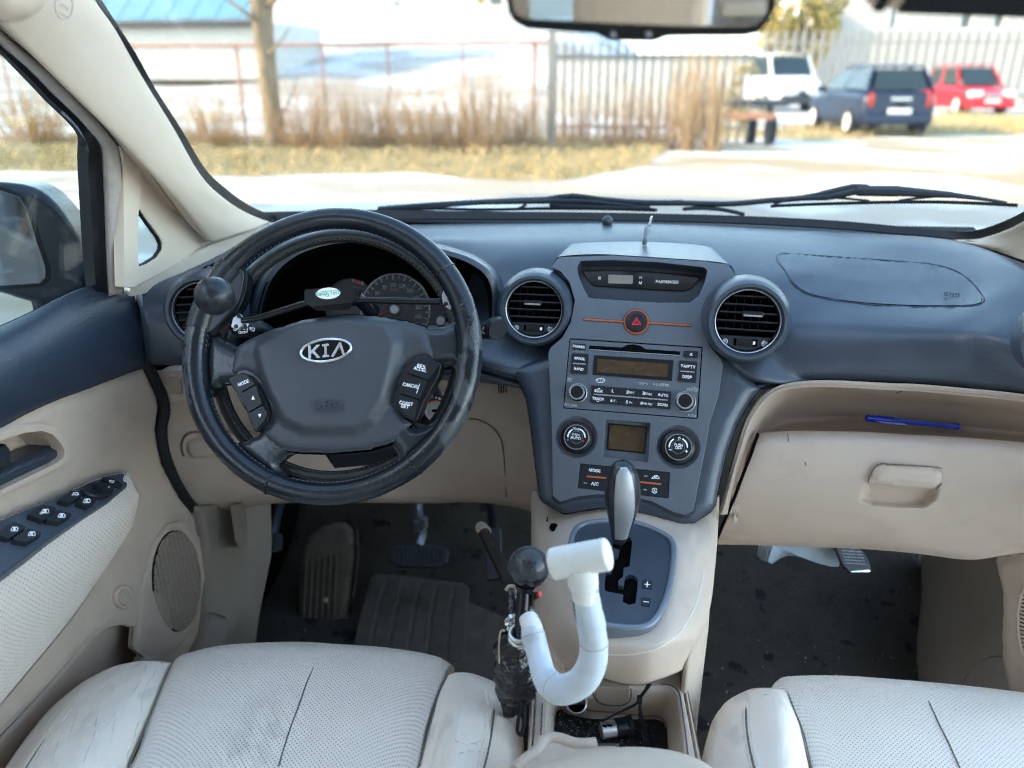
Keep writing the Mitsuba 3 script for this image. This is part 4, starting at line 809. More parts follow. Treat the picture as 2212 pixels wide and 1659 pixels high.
# ================================================================ dashboard
da = thing('dashboard', 'blue-black and beige dashboard with grey centre stack', 'dashboard')
def rows3(*rows): return [[PY(*q) for q in r] for r in rows]
DR = [
 [(288,628,1.0),(330,592,1.06),(400,560,1.16),(480,526,1.28),(590,489,1.40),(720,487,1.44),(880,485,1.46),(1100,482,1.47),(1300,481,1.47),(1500,485,1.46),(1700,494,1.45),(1900,505,1.42),(2070,521,1.37),(2150,546,1.28),(2225,573,1.20),(2340,620,1.08)],
 [(294,640,.99),(340,610,1.03),(410,590,1.10),(490,560,1.2),(600,525,1.3),(720,520,1.34),(880,510,1.36),(1100,506,1.36),(1300,504,1.36),(1500,508,1.36),(1700,518,1.35),(1900,530,1.32),(2070,552,1.27),(2150,572,1.2),(2225,600,1.12),(2340,655,1.02)],
 [(300,660,.975),(345,645,.995),(415,630,1.03),(500,600,1.13),(600,570,1.28),(720,565,1.31),(880,560,1.31),(1100,560,1.24),(1300,560,1.25),(1500,565,1.24),(1700,590,1.20),(1900,620,1.17),(2070,640,1.13),(2150,650,1.08),(2225,670,1.04),(2340,710,.97)],
 [(306,700,.965),(350,695,.975),(420,690,1.0),(500,680,1.08),(600,680,1.30),(720,690,1.32),(880,690,1.32),(1060,690,1.11),(1150,690,1.11),(1300,690,1.14),(1500,695,1.10),(1700,695,1.09),(1900,705,1.06),(2070,715,1.03),(2150,722,1.0),(2225,742,.98),(2340,780,.93)],
 [(312,745,.965),(352,745,.97),(420,742,.99),(500,750,1.07),(600,760,1.27),(720,770,1.29),(880,770,1.29),(1060,762,1.05),(1150,770,1.06),(1300,775,1.10),(1500,772,1.09),(1600,778,1.05),(1690,770,1.06),(1900,777,1.035),(2070,787,1.01),(2150,796,.985),(2225,810,.96),(2340,840,.91)],
 [(318,791,.985),(355,789,.985),(420,790,1.0),(500,795,1.04),(600,800,1.10),(720,805,1.12),(880,803,1.12),(1040,804,1.065),(1150,830,1.06),(1300,850,1.10),(1500,840,1.085),(1610,838,1.045),(1680,826,1.06),(1900,827,1.055),(2070,839,1.03),(2150,846,1.0),(2225,853,.98),(2340,880,.93)]]
dg = loft(rows3(*DR), 160, 70)
part(da, 'top_pad', shell(dg, .008), 'dash_vinyl', smooth=True, label='blue-black padded upper dash')
# passenger airbag cover: a plate following the pad
from scipy.spatial import cKDTree
def on_pad(pts, lift, grid=None):
    """Pixels dropped onto the pad along their rays (nearest grid point in the picture)."""
    g = dg.reshape(-1, 3) if grid is None else grid.reshape(-1, 3); q = g-CAM; d = q@FW; s = np.stack([1106+FPX*(q@RT)/d, 829.5-FPX*(q@UP)/d], -1)
    tr = cKDTree(s); D, ix = tr.query(np.asarray(pts, float), k=6); w = 1/(D+1e-6)**1; w /= w.sum(1, keepdims=True); dd_ = (d[ix]*w).sum(1)
    return np.array([CAM+ray(*p)*(e-lift) for p, e in zip(pts, dd_)])
abc = ln(cG, (610, 0), (640, 70), (690, 150), (760, 220), (860, 262), (1050, 295), (1250, 315), (1500, 326), (1750, 328), (1880, 322), (1940, 305), (1955, 280), (1930, 235), (1870, 165), (1780, 100), (1700, 70), (1560, 45), (1300, 25), (1000, 5), (800, -10), (660, -18))
abp = curve(abc, 120, True)
part(da, 'airbag_seam', tube(on_pad(abp, .0010), .0007, 6, closed=True), 'emboss_dark', label='fine oval seam of the passenger airbag cover')
inner = Polygon(abp).buffer(-3); p2, t2, _ = fill(inner, 14)
pv = on_pad(p2, .0022)
part(da, 'airbag_cover', trimesh.Trimesh(np.vstack([pv]), t2, process=False), 'dash_vinyl', smooth=True, label='passenger airbag cover')
SF = Frame(on_pad([(2056, 640)], .003)[0], [1, -.28, .03], [.05, .62, .78])
part(da, 'airbag_lettering', join(text(SF, 'SRS', (2056, 636), 8, .0005, -.03, bold=True, squeeze=1.5), text(SF, 'AIR BAG', (2062, 644.5), 3.6, .0005, -.03, bold=True, squeeze=1.5)), 'emboss_dark')

# ---- centre stack
A0 = PY(1374, 694, 1.075); B0 = PY(1349, 1045, .965)
ST = Frame(A0, [1, 0, 0], A0-B0)
left = [s1(110, 145), s1(30, 255), s1(130, 300), s1(230, 420), s1(285, 620), s1(240, 850), s1(150, 1020), (1188, 752), (1184, 765), (1187, 820), (1191, 900), (1193, 990), (1194, 1071), (1210, 1084)]
bot = [s3(400, 1225), s3(640, 1200), s3(1000, 1195), s3(1400, 1290), s3(1700, 1440), s3(1860, 1480), s3(1975, 1420)]
right = [s3(2030, 1100), s3(2110, 700), s3(2200, 200), (1552, 856), (1562, 790), s1(1890, 1275), s1(1750, 1100), s1(1690, 950), s1(1680, 800), s1(1720, 620), s1(1800, 480), s1(2000, 370), s1(2035, 350), s1(1960, 225)]
top = [s1(1700, 190), s1(1300, 165), s1(700, 125)]
pan = ST.poly(left+bot+right+top, .012, r=.002)
clk = ST.poly(ln(s1, (345, 185), (700, 175), (1200, 200), (1690, 255), (1730, 290), (1700, 420), (1640, 560), (1540, 640), (1200, 640), (800, 615), (440, 590), (380, 480), (330, 360), (310, 260)), .012, r=.004)
rad = ST.poly(ln(s2, (290, 118), (2090, 235), (2022, 1202), (203, 1057)), .012, r=.0015)
lcd = ST.poly(ln(s3, (775, 178), (1388, 224), (1352, 765), (738, 690)), .012, r=.002)
kn = [((380, 420), 225, 160), ((1765, 555), 238, 172)]
kh = [ST.poly([s3(c[0]+(R+60)*math.cos(t), c[1]+(R+60)*math.sin(t)) for t in np.linspace(0, 2*np.pi, 40, endpoint=False)], .012) for c, R, _ in kn]
bl = ST.poly(ln(s3, (430, 783), (1645, 903), (1625, 1247), (400, 1107)), .012, r=.0008)
pan2 = pan.difference(clk).difference(rad.buffer(.0008)).difference(lcd).difference(bl.buffer(.0006))
for h in kh: pan2 = pan2.difference(h)
cs = part(da, 'centre_stack', ST.place(extr(pan2, -.03, .012, .003)), 'stack_paint', label='grey painted centre stack fascia')
def recess(fr, poly, z0, z1, wall=.0015): return fr.place(join(extr(poly.buffer(wall), z0-.002, z0), extr(poly.buffer(wall).difference(poly.buffer(-.0003)), z0, z1-.0008)))
# chin below the panel and the dark surround that runs down both sides
chin = [[ST.p3(q, .011) for q in [(1194, 1071), (1210, 1084)]+bot+[s3(2005, 1300)]], [ST.p3(q, -.012) for q in [s3(20, 1290), s3(215, 1410), s3(420, 1385), s3(640, 1352), s3(1000, 1342), s3(1400, 1450), s3(1700, 1570), s3(1860, 1592), s3(1985, 1540), s3(2010, 1420)]]]
part(cs, 'chin', shell(loft(chin, 50, 5), .006), 'dash_plain')
sur_o = [(1104, 806), (1120, 828), (1136, 862), (1146, 930), (1156, 1010), (1164, 1075), (1172, 1086), (1219, 1112), (1290, 1100), (1344, 1098), (1407, 1116), (1467, 1138), (1500, 1130), (1535, 1108), (1547, 1092), (1556, 1040), (1570, 980), (1592, 920), (1622, 866), (1645, 840), (1600, 800), (1560, 772), (1540, 740), (1220, 740), (1190, 768), (1120, 790)]
so_ = ST.poly(sur_o, -.012, r=.004)
part(cs, 'surround', ST.place(pillow(so_.difference(pan.buffer(-.006)), .0,   .022, -.05, -.012, .003, fn=lambda p: .016*np.sqrt(np.clip(1-(1-np.clip(shapely.distance(shapely.points(p), so_.exterior)/.022, 0, 1))**2, 0, 1)))), 'dash_vinyl', smooth=True, label='blue-black surround tapering down beside the stack')
tp = [[ST.p3(q, .011) for q in [s1(40, 240), s1(110, 145)]+top[::-1]+[s1(1960, 225), s1(2030, 335)]], [PY(x, y, Y) for x, y, Y in [(1215, 548, 1.20), (1228, 536, 1.21), (1310, 533, 1.22), (1400, 534, 1.22), (1480, 540, 1.21), (1545, 548, 1.20), (1562, 560, 1.19)]],
      [PY(x, y, Y) for x, y, Y in [(1228, 532, 1.27), (1238, 526, 1.28), (1310, 521, 1.29), (1400, 521, 1.29), (1480, 524, 1.28), (1530, 531, 1.27), (1542, 540, 1.26)]]]
part(cs, 'visor', shell(loft(tp, 50, 16), .006), 'stack_paint', smooth=True, label='smooth hood over the clock display')
# clock display
ck = part(cs, 'clock_recess', recess(ST, clk, -.022, .012), 'dash_plain')
cg = ST.poly(ln(s1, (365, 290), (700, 288), (1100, 300), (1650, 350), (1610, 420), (1560, 480), (1480, 510), (1200, 500), (900, 482), (500, 455), (430, 400)), -.018, r=.003)
part(ck, 'display', ST.place(extr(cg, -.0215, -.018, .0005)), 'black_gloss', smooth=False)
part(ck, 'clock_window', ST.place(extr(ST.poly(ln(s1, (650, 335), (920, 342), (918, 438), (648, 430)), -.0176, r=.0015), -.018, -.0176)), 'lcd_grey', smooth=False)
part(ck, 'lettering', join(text(ST, 'R', s1(556, 374), 6.0, -.0176, bold=True), text(ST, 'H', s1(1002, 366), 5.6, -.0176, bold=True), text(ST, 'M', s1(1000, 425), 5.6, -.0176, bold=True), text(ST, 'PASSENGER', s1(1292, 414), 6.2, -.0176, 0, bold=True)), 'white_mark', smooth=False)
# hazard switch
hz_ = part(cs, 'hazard_switch', None or ST.place(join(*[lathe([(0, 0), (.0145, 0), (.0150, .004), (.0140, .0065), (.0100, .0072), (.0096, .0064), (0, .0062)], 36).apply_translation([*ST.at(s1(955, 848), .016), .013])])), 'button_black')
ringp = Point(*ST.at(s1(955, 852), .012)).buffer(.0178).difference(Point(*ST.at(s1(955, 850), .012)).buffer(.0152))
ln1 = LineString([ST.at(s1(390, 823), .012), ST.at(s1(835, 852), .012)]).buffer(.00125); ln2 = LineString([ST.at(s1(1078, 862), .012), ST.at(s1(1540, 890), .012)]).buffer(.00125)
part(cs, 'accent_line', ST.place(extr(unary_union([ringp, ln1, ln2]), .0118, .0142, .0006)), 'orange', label='thin orange line through the hazard switch')
part(cs, 'accent_groove', ST.place(extr(unary_union([ringp.buffer(.0012), ln1.buffer(.0009), ln2.buffer(.0009)]), .0118, .0125)), 'emboss_dark', smooth=False)
part(hz_, 'symbol', join(*[stroke(ST, [s1(957+a*k, 855+b*k) for a, b in [(0, -54), (50, 28), (-52, 26)]], w, .0200, .0006, True) for k, w in [(.92, 2.2), (.42, 1.6)]]), 'red_mark', smooth=False)
# ---- radio
ra = part(cs, 'radio', ST.place(extr(rad, -.02, .0105, .0008)), 'stack_paint', label='grey factory radio with orange-brown display')
gr_ = ST.poly(ln(s2, (290, 118), (2090, 235), (2022, 1202), (203, 1057)), .012, r=.0015)
part(cs, 'radio_gap', ST.place(extr(gr_.buffer(.0012).difference(gr_.buffer(-.0006)), -.01, .0108)), 'pit_black', smooth=False)
def rbtn(pts, z=.0135, par=ra, nm='button', m='button_black', r=.0012, k=.0125): return part(par, nm, ST.place(extr(ST.poly(ln(s2, *pts), k, r=r), .008, z, .0012)), m)
rbtn([(325, 180), (508, 192), (503, 270), (320, 258)]); rbtn([(1845, 282), (2035, 292), (2030, 378), (1838, 366)])
rbtn([(318, 318), (545, 326), (538, 458), (308, 452)]); rbtn([(308, 456), (537, 462), (525, 600), (295, 582)])
rbtn([(1782, 415), (2022, 432), (2016, 560), (1774, 545)]); rbtn([(1774, 550), (2015, 565), (2003, 714), (1758, 694)])
xt = [582, 795, 1010, 1225, 1445, 1672]; up = [750, 768, 787, 803, 820, 838]; md = [865, 885, 903, 922, 940, 958]; lo_ = [988, 1003, 1022, 1042, 1060, 1080]
for k in range(5):
    rbtn([(xt[k]+3, up[k]), (xt[k+1]-3, up[k+1]), (xt[k+1]-8, md[k+1]-2), (xt[k]-3, md[k]-2)], r=.0006); rbtn([(xt[k]-4, md[k]+3), (xt[k+1]-9, md[k+1]+3), (xt[k+1]-16, lo_[k+1]), (xt[k]-14, lo_[k])], r=.0006)
def slot(pts, m, z): part(ra, 'trim_bar', stroke(ST, [s2(*p) for p in pts], 2.7, z, .0009), m, smooth=False)
slot([(338, 454), (500, 461)], 'silver_dull', .0132); slot([(1803, 558), (1978, 570)], 'silver_dull', .0132); slot([(618, 872), (1615, 952)], 'silver_dull', .0132)
part(ra, 'disc_slot', ST.place(extr(ST.poly(ln(s2, (555, 208), (1000, 236), (1060, 203), (1150, 192), (1250, 212), (1320, 258), (1788, 290), (1786, 345), (548, 262)), .0112, r=.0005), .0095, .0112)), 'pit_black', smooth=False)
part(ra, 'slot_lip', ST.place(extr(ST.poly(ln(s2, (548, 258), (1786, 340), (1786, 350), (546, 268)), .012), .009, .0125, .0005)), 'silver_dull', smooth=False)
part(ra, 'display_frame', ST.place(extr(ST.poly(ln(s2, (620, 340), (1700, 410), (1678, 690), (598, 606)), .0122, r=.0008).difference(ST.poly(ln(s2, (668, 385), (1638, 455), (1620, 640), (655, 575)), .0122)), .008, .0122, .0008)), 'black_satin')
part(ra, 'display', ST.place(extr(ST.poly(ln(s2, (660, 380), (1645, 450), (1628, 645), (648, 570)), .011), .008, .0111)), 'lcd_brown', smooth=False)
def knob(par, px, R, ring, name='knob', z=.011, h=.014):
    c = ST.at(px, z+h*.6); q = part(par, name, ST.place(lathe([(0, z+h), (R*.72, z+h), (R*.80, z+h-.0005), (R*.86, z+h-.002), (R*.97, z+.003), (R, z), (R, z-.004)], 40).apply_translation([*c, 0])), 'black_satin')
    part(q, 'ring', ST.place(lathe([(R*ring-.0012, z+h-.0001), (R*ring-.0006, z+h+.0007), (R*ring+.0006, z+h+.0007), (R*ring+.0016, z+h-.0012)], 40).apply_translation([*c, 0])), 'silver'); return q, c
for c_, sc_ in (((385, 845), 1.0), ((1852, 965), 1.05)):
    part(ra, 'knob_collar', ST.place(lathe([(.0140*sc_, .0108), (.0138*sc_, .0122), (.0128*sc_, .013), (.0118*sc_, .0118)], 40).apply_translation([*ST.at(s2(c_[0]+8, c_[1]+8), .012), 0])), 'silver_dull')
    knob(ra, s2(*c_), .0122*sc_, .80)
zB = .0136; S_ = -.062
def rt(s, p, h, z=zB, **k): return text(ST, s, s2(*p), h*1.14, z, S_, **k)
W_ = [rt('POWER', (412, 224), 4.6, bold=True), rt('MODE', (424, 387), 4.8, bold=True), rt('BAND', (410, 528), 4.8, bold=True), rt('TA/PTY', (1898, 493), 5.4, bold=True), rt('DISP', (1888, 636), 5.4, bold=True), rt('SEEK', (680, 828), 4.8, bold=True), rt('TRACK', (674, 934), 4.8, bold=True),
      rt('1', (870, 826), 5.4, bold=True), rt('2', (1075, 842), 5.4, bold=True), rt('RPT', (1132, 852), 4.4, bold=True), rt('3', (1292, 858), 5.4, bold=True), rt('RDM', (1353, 867), 4.4, bold=True), rt('AUTO', (1558, 884), 5.0, bold=True),
      rt('4', (856, 958), 5.4, bold=True), rt('F-', (910, 966), 4.4, bold=True), rt('5', (1066, 977), 5.4, bold=True), rt('F+', (1120, 985), 4.4, bold=True), rt('6', (1265, 993), 5.4, bold=True), rt('PAUSE', (1344, 1003), 4.2, bold=True), rt('SCAN', (1550, 1014), 5.0, bold=True),
      stroke(ST, ln(s2, (668, 800), (684, 788), (702, 801)), 1.1, zB), stroke(ST, ln(s2, (652, 962), (670, 974), (688, 963)), 1.1, zB), ST.place(extr(ST.poly(ln(s2, (1920, 330), (1940, 308), (1957, 331)), zB), zB, zB+.0005)), stroke(ST, ln(s2, (1920, 341), (1957, 343)), 1.0, zB)]
part(ra, 'lettering', join(*W_), 'white_mark', smooth=False)
z0 = .0106
part(ra, 'printed_words', join(rt('PUSH', (290, 657), 3.0, z0), rt('SEL', (288, 684), 4.2, z0), rt('VOLUME', (298, 1020), 4.4, z0), rt('PUSH', (1987, 786), 3.0, z0), rt('ENTER', (1960, 814), 4.8, z0), rt('TUNE', (1952, 1162), 4.8, z0), rt('CD-IN', (424, 293), 3.4, z0, bold=True), rt('MP3', (1292, 728), 4.0, z0, bold=True, squeeze=1.4), rt('R·D·S', (1478, 741), 4.2, z0, bold=True), rt('DISC', (1584, 748), 4.6, z0, bold=True)), 'grey_mark', smooth=False)
part(ra, 'maker_oval', join(stroke(ST, [s2(707+60*math.cos(t), 684+30*math.sin(t)) for t in np.linspace(0, 2*np.pi, 30, endpoint=False)], 1.0, z0, .0005, True), rt('K I Λ', (707, 684), 4.4, z0, bold=True)), 'white_mark', smooth=False)
# ---- climate controls
lb = part(cs, 'display_recess', recess(ST, lcd, -.004, .012), 'stack_paint')
lq = ST.poly(ln(s3, (812, 228), (1342, 276), (1312, 645), (788, 592)), -.002, r=.001)
part(lb, 'display_frame', ST.place(extr(lq, -.0055, -.0022)), 'black_gloss', smooth=False)
part(lb, 'display', ST.place(extr(ST.poly(ln(s3, (835, 248), (1325, 290), (1297, 622), (812, 575)), -.0015, r=.0008), -.003, -.0015)), 'lcd_brown', smooth=False)
for h, (c, R, r2) in zip(kh, kn):
    ctr = ST.at(s3(*c), .012); rr = math.sqrt(h.area/math.pi); o2 = ST.at(s3(*c), .016)
    part(cs, 'knob_well', ST.place(lathe([(rr+.0008, .0115), (rr-.003, .0088), (rr-.008, .003), (rr-.012, .0015), (0, .001)], 44).apply_translation([*h.centroid.coords[0], 0])), 'stack_paint', smooth=True)
    Rm = R*.1587*ST.scale(s3(*c)); kb = part(cs, 'climate_knob', ST.place(lathe([(0, .0205), (Rm*.70, .0205), (Rm*.76, .0198), (Rm*.90, .0175), (Rm*.97, .013), (Rm, .006), (Rm, .001)], 44).apply_translation([*o2, 0])), 'black_satin')
    part(kb, 'ring', ST.place(lathe([(Rm*.69, .0204), (Rm*.705, .0212), (Rm*.735, .0212), (Rm*.75, .0199)], 44).apply_translation([*o2, 0])), 'silver_dull')
    part(kb, 'foot_ring', ST.place(lathe([(Rm*1.02, .002), (Rm*1.02, .006), (Rm*.99, .006)], 44).apply_translation([*o2, 0])), 'orange')
    zz = .0207; P_ = lambda r, a: s3(c[0]+r*math.cos(a), c[1]+r*math.sin(a))
    part(kb, 'cap_edge', stroke(ST, [P_(R*.37, t) for t in np.linspace(0, 2*np.pi, 30, endpoint=False)], .7, zz, .0002, True), 'dim_mark', smooth=False)
    marks = [stroke(ST, [P_(R*.52, t) for t in np.linspace(a, b, 10)], 3.0, zz) for a, b in ((math.radians(183), math.radians(238)), (math.radians(300), math.radians(360)))]
    if c[0] < 1000: marks += [text(ST, 'TEMP', s3(380, 307), 5.0, zz, S_, bold=True), text(ST, 'PUSH', s3(372, 386), 5.2, zz, S_, bold=True, squeeze=.85), text(ST, 'AUTO', s3(368, 430), 5.6, zz, S_, bold=True)]
    else: marks += [text(ST, 'PUSH', s3(1770, 525), 5.6, zz, S_, bold=True, squeeze=.85), text(ST, 'OFF', s3(1768, 566), 6.0, zz, S_, bold=True), stroke(ST, ln(s3, (1640, 590), (1672, 594)), 1.8, zz), stroke(ST, ln(s3, (1860, 610), (1894, 612)), 1.6, zz), stroke(ST, ln(s3, (1879, 594), (1876, 628)), 1.6, zz),
                    *[ST.place(extr(Polygon([ST.at(s3(1780+a, 433+b), zz) for a, b in q]), zz, zz+.0004)) for q in ([(2, -2), (2, -22), (16, -16)], [(2, 2), (22, 2), (16, 16)], [(-2, 2), (-2, 20), (-18, 14)], [(-2, -2), (-22, -2), (-15, -16)])]]
    part(kb, 'lettering', join(*marks), 'white_mark', smooth=False)
    if c[0] < 1000:
        for px, m in (((262, 457), 'blue_mark'), ((471, 473), 'red_mark')): part(kb, 'dot', ST.place(extr(Point(*ST.at(s3(*px), zz)).buffer(.0014), zz-.0002, zz+.0004)), m, smooth=False)
for q in ([(430, 785), (1025, 842), (1018, 1000), (417, 946)], [(415, 950), (1018, 1004), (1010, 1175), (400, 1107)], [(1040, 843), (1645, 905), (1636, 1073), (1030, 1008)], [(1030, 1012), (1635, 1078), (1625, 1245), (1015, 1176)]):
    part(cs, 'button', ST.place(extr(ST.poly([s3(*p) for p in q], .012, r=.0006), -.006, .0105, .0008)), 'button_black')
for q in ([(525, 953), (900, 985)], [(1180, 1022), (1522, 1058)]): part(cs, 'accent_bar', stroke(ST, ln(s3, *q), 4.0, .0104, .0012), 'orange', smooth=False)
part(cs, 'button_lettering', join(text(ST, 'MODE', s3(628, 872), 6.2, .0106, S_, bold=True), text(ST, 'A/C', s3(630, 1054), 6.6, .0106, S_, bold=True), text(ST, 'A', s3(1441, 1146), 5.4, .0106, S_, bold=True), stroke(ST, [s3(1442+35*math.cos(t), 1147+34*math.sin(t)) for t in np.linspace(.3, 2.9, 10)], 1.3, .0106), stroke(ST, [s3(1442+35*math.cos(t), 1147+34*math.sin(t)) for t in np.linspace(3.4, 6.0, 10)], 1.3, .0106),
    stroke(ST, ln(s3, (1408, 980), (1412, 965), (1432, 958), (1448, 940), (1478, 940), (1492, 962), (1506, 970), (1504, 986), (1408, 982)), 1.4, .0106), stroke(ST, ln(s3, (1475, 958), (1445, 958), (1442, 970), (1470, 973)), 1.2, .0106)), 'white_mark', smooth=False)
part(cs, 'indicator', join(*[stroke(ST, ln(s3, (a-18, b), (a+18, b+3)), 2.6, .0105, .0004) for a, b in ((1325, 948), (500, 1042), (1312, 1132))]), 'dim_mark', smooth=False)

# ---- round air vents
def vent(px, rpx, Y, lab, yaw=0.0, tabx=.1):
    c = PY(*px, Y); n = unit(unit(CAM-c)*.6+np.array([math.sin(yaw), -1, .12])); ux = unit(np.cross([0, .0, 1.0], n)*-1)
    if ux[0] < 0: ux = -ux
    V = Frame(c, ux, np.cross(n, ux)); R = rpx*V.scale(px)
    v = part(da, 'air_vent', V.place(lathe([(R*1.02, .004), (R*1.10, .010), (R*1.20, .010), (R*1.30, .003), (R*1.38, -.012), (R*1.42, -.04)], 56)), 'dash_vinyl', label=lab)
    part(v, 'ring', V.place(lathe([(R*.965, -.004), (R*.985, .0055), (R*1.01, .0062), (R*1.015, .003)], 56)), 'silver_dull')
    part(v, 'barrel', V.place(join(lathe([(R*.97, .002), (R*.96, -.05), (0, -.05)], 48))), 'pit_black', smooth=False)
    for k in (.80, .53, .27, .0, -.27):
        hw = R*math.sqrt(max(.02, .95**2-k*k)); part(v, 'slat', V.place(box([-hw, R*k-.0013, -.026], [hw, R*k+.0013, -.001], .001).apply_transform(trimesh.transformations.rotation_matrix(-.25, [1, 0, 0], [0, R*k, 0]))), 'black_satin')
    part(v, 'vane', V.place(join(*[box([x*R-.0006, -R*.45, -.04], [x*R+.0006, R*.8, -.024]) for x in (-.6, -.35, -.1, .15, .4, .65)])), 'dark_vinyl', smooth=False)
    lp_ = Point(0, 0).buffer(R*.955, quad_segs=20).intersection(shapely.box(-R, -R, R, -R*.50)).difference(shapely.box(-R*.36, -R*.80, R*.36, -R*.58))
    part(v, 'lower_plate', V.place(extr(lp_, -.01, -.0012, .0008)), 'dark_vinyl')
    part(v, 'thumb_wheel', V.place(join(trimesh.creation.cylinder(radius=R*.20, segment=[[-R*.28, -R*.69, -.008], [R*.22, -R*.69, -.008]], sections=26), *[box([-R*.28, -R*.69+R*.2*math.sin(t)-.0004, -.008+R*.2*math.cos(t)-.0004], [R*.22, -R*.69+R*.2*math.sin(t)+.0004, -.008+R*.2*math.cos(t)+.0006]) for t in np.linspace(-1, 1, 9)])), 'black_rubber', smooth=False)
    part(v, 'wheel_mark', V.place(box([R*.23, -R*.74, -.006], [R*.30, -R*.64, .001])), 'white_mark', smooth=False)
    q = part(v, 'tab', V.place(box([R*(tabx-.34), R*.17, -.006], [R*(tabx+.32), R*.33, .004], .0015)), 'black_satin')
    part(q, 'tab_trim', V.place(box([R*(tabx-.30), R*.155, -.002], [R*(tabx+.28), R*.22, .0055], .001)), 'silver_dull')
    sy = []
    for t0, sx in ((0, -.62), (1, .60)):
        o = np.array([sx*R, -R*.69]); g = [Point(*o).buffer(R*.085).difference(Point(*o).buffer(R*.06))]
        if t0 == 0: g += [LineString([o+R*.06*np.array(a), o-R*.06*np.array(a)]).buffer(R*.011) for a in ((.7, .7), (.7, -.7))]
        else: g = [LineString([o+R*np.array((a, b+.012*math.sin(a*60))) for a in np.linspace(-.07, .08, 9)]).buffer(R*.012) for b in (-.05, 0, .05)]+[LineString([o+R*.09*np.array((math.cos(t), math.sin(t))) for t in np.linspace(1.8, 4.5, 8)]).buffer(R*.012)]
        part(v, 'symbol', V.place(extr(unary_union(g), -.0012, -.0008)), 'grey_mark', smooth=False)
    return v
vent(cE(1250, 345), 60.5, 1.065, 'left of the two centre air vents', -.05, -.05)
vent(cG(420, 422), 68, 1.03, 'right of the two centre air vents', .0, .15)
vent((440, 672), 62, .985, 'round air vent at the driver end of the dash', .25, .1)
vent((2298, 742), 66, .885, 'air vent at the passenger end of the dash', -.3, 0)
# defroster slots by the driver's vent
part(da, 'defroster_grille', join(*[(lambda a: hull([PX(a[0]+dx, a[1]+dy, -.655+dz) for dx, dy in ((-7, 4), (8, -4), (3, 6)) for dz in (0, .012)]))(w1(x, y)) for x, y in ((230, 940), (300, 890), (380, 840), (460, 800), (530, 772))]), 'pit_black', smooth=False)

# ---- instrument binnacle
op = [(548, 780), (556, 690), (572, 625), (605, 575), (660, 540), (740, 522), (830, 524), (920, 538), (990, 556), (1035, 578), (1060, 606), (1068, 650), (1064, 710), (1048, 780)]
mid = np.array([805, 690])
def sc(p, k, dy=0): return [tuple(mid+(np.array(q)-mid)*[k, k]+[0, dy]) for q in p]
HI = [[PY(*q, 1.215) for q in sc(op, .955, 4)], [PY(*q, 1.10) for q in sc(op, .972, 2)], [PY(*q, 1.079) for q in sc(op, .995, 0)]]
part(da, 'hood_lining', shell(loft(HI, 70, 16), .003), 'pit_black', smooth=True)
HR = [[PY(*q, 1.079) for q in sc(op, .985, 0)], [PY(*q, 1.077) for q in op], [PY(*q, 1.08) for q in sc(op, 1.030, -1)], [PY(*q, 1.12) for q in sc(op, 1.055, -2)], [PY(*q, 1.24) for q in sc(op, 1.095, 2)], [PY(*q, 1.32) for q in sc(op, 1.125, 4)]]
part(da, 'instrument_hood', shell(loft(HR, 70, 36), .003), 'dash_vinyl', smooth=True, label='arched hood over the instruments')
CF = Frame(PY(850, 668, 1.21), [1, 0, 0], [0, .30, 1])
cl = part(da, 'instrument_cluster', CF.place(extr(CF.poly(sc(op, 1.0, 0), -.004), -.012, -.004)), 'pit_black', smooth=False)
def dial(c, rx, nm, m='dial_grey'):
    o = CF.at(c); R = rx*CF.scale(c); d = part(cl, nm, CF.place(lathe([(0, .001), (R, .001), (R, -.004)], 56).apply_translation([*o, 0])), m, smooth=False); return d, o, R
dl, o, R = dial((854, 669), 76, 'speedometer')
part(dl, 'rim', CF.place(lathe([(R*.985, .001), (R*1.0, .004), (R*1.025, .003), (R*1.035, -.003)], 56).apply_translation([*o, 0])), 'grey_mark')
tk, lt = [], []
for v in range(0, 230, 10):
    a = math.radians(118-(v-80)*1.09); r0, r1 = (R*.86, R*.96) if v % 20 == 0 else (R*.90, R*.96)
    tk.append(extr(LineString([o+np.array([math.cos(a), math.sin(a)])*r for r in (r0, r1)]).buffer(R*.010), .001, .0016))
    if v % 20 == 0 and v >= 20:
        m = meshkit.text_mesh(str(v), R*.108, .0004, False); m.apply_scale([.72, 1, 1]); b = m.bounds.mean(0); m.apply_translation([o[0]+math.cos(a)*R*.70-b[0], o[1]+math.sin(a)*R*.70-b[1], .0012]); lt.append(m)
part(dl, 'scale', CF.place(join(*tk, *lt)), 'grey_mark', smooth=False)
part(dl, 'unit', text(CF, 'km/h', (851, 626), 6, .0012), 'dim_mark', smooth=False)
nd = math.radians(200); part(dl, 'needle', CF.place(extr(LineString([o, o+np.array([math.cos(nd), math.sin(nd)])*R*.8]).buffer(R*.013), .004, .0052)), 'red_mark', smooth=False)
part(dl, 'hub', CF.place(lathe([(0, .010), (R*.12, .010), (R*.155, .008), (R*.16, .002)], 30).apply_translation([*CF.at((852, 668), .008), 0])), 'silver_dull')
tc, o, R = dial((757, 660), 58, 'rev_counter'); lt = []
for v, (x, y) in {'6': (783, 611), '5': (762, 606)}.items(): lt.append(text(CF, v, (x, y), 7, .0014, bold=True))
part(tc, 'scale', join(*lt), 'grey_mark', smooth=False); part(tc, 'red_zone', stroke(CF, [(764, 607), (772, 609), (780, 613)], 4.5, .0013), 'red_mark', smooth=False)
fu, o, R = dial((955, 690), 46, 'fuel_gauge'); part(fu, 'hub', CF.place(lathe([(0, .009), (R*.20, .009), (R*.24, .007), (R*.25, .002)], 26).apply_translation([*CF.at((952, 693), .008), 0])), 'silver_dull')
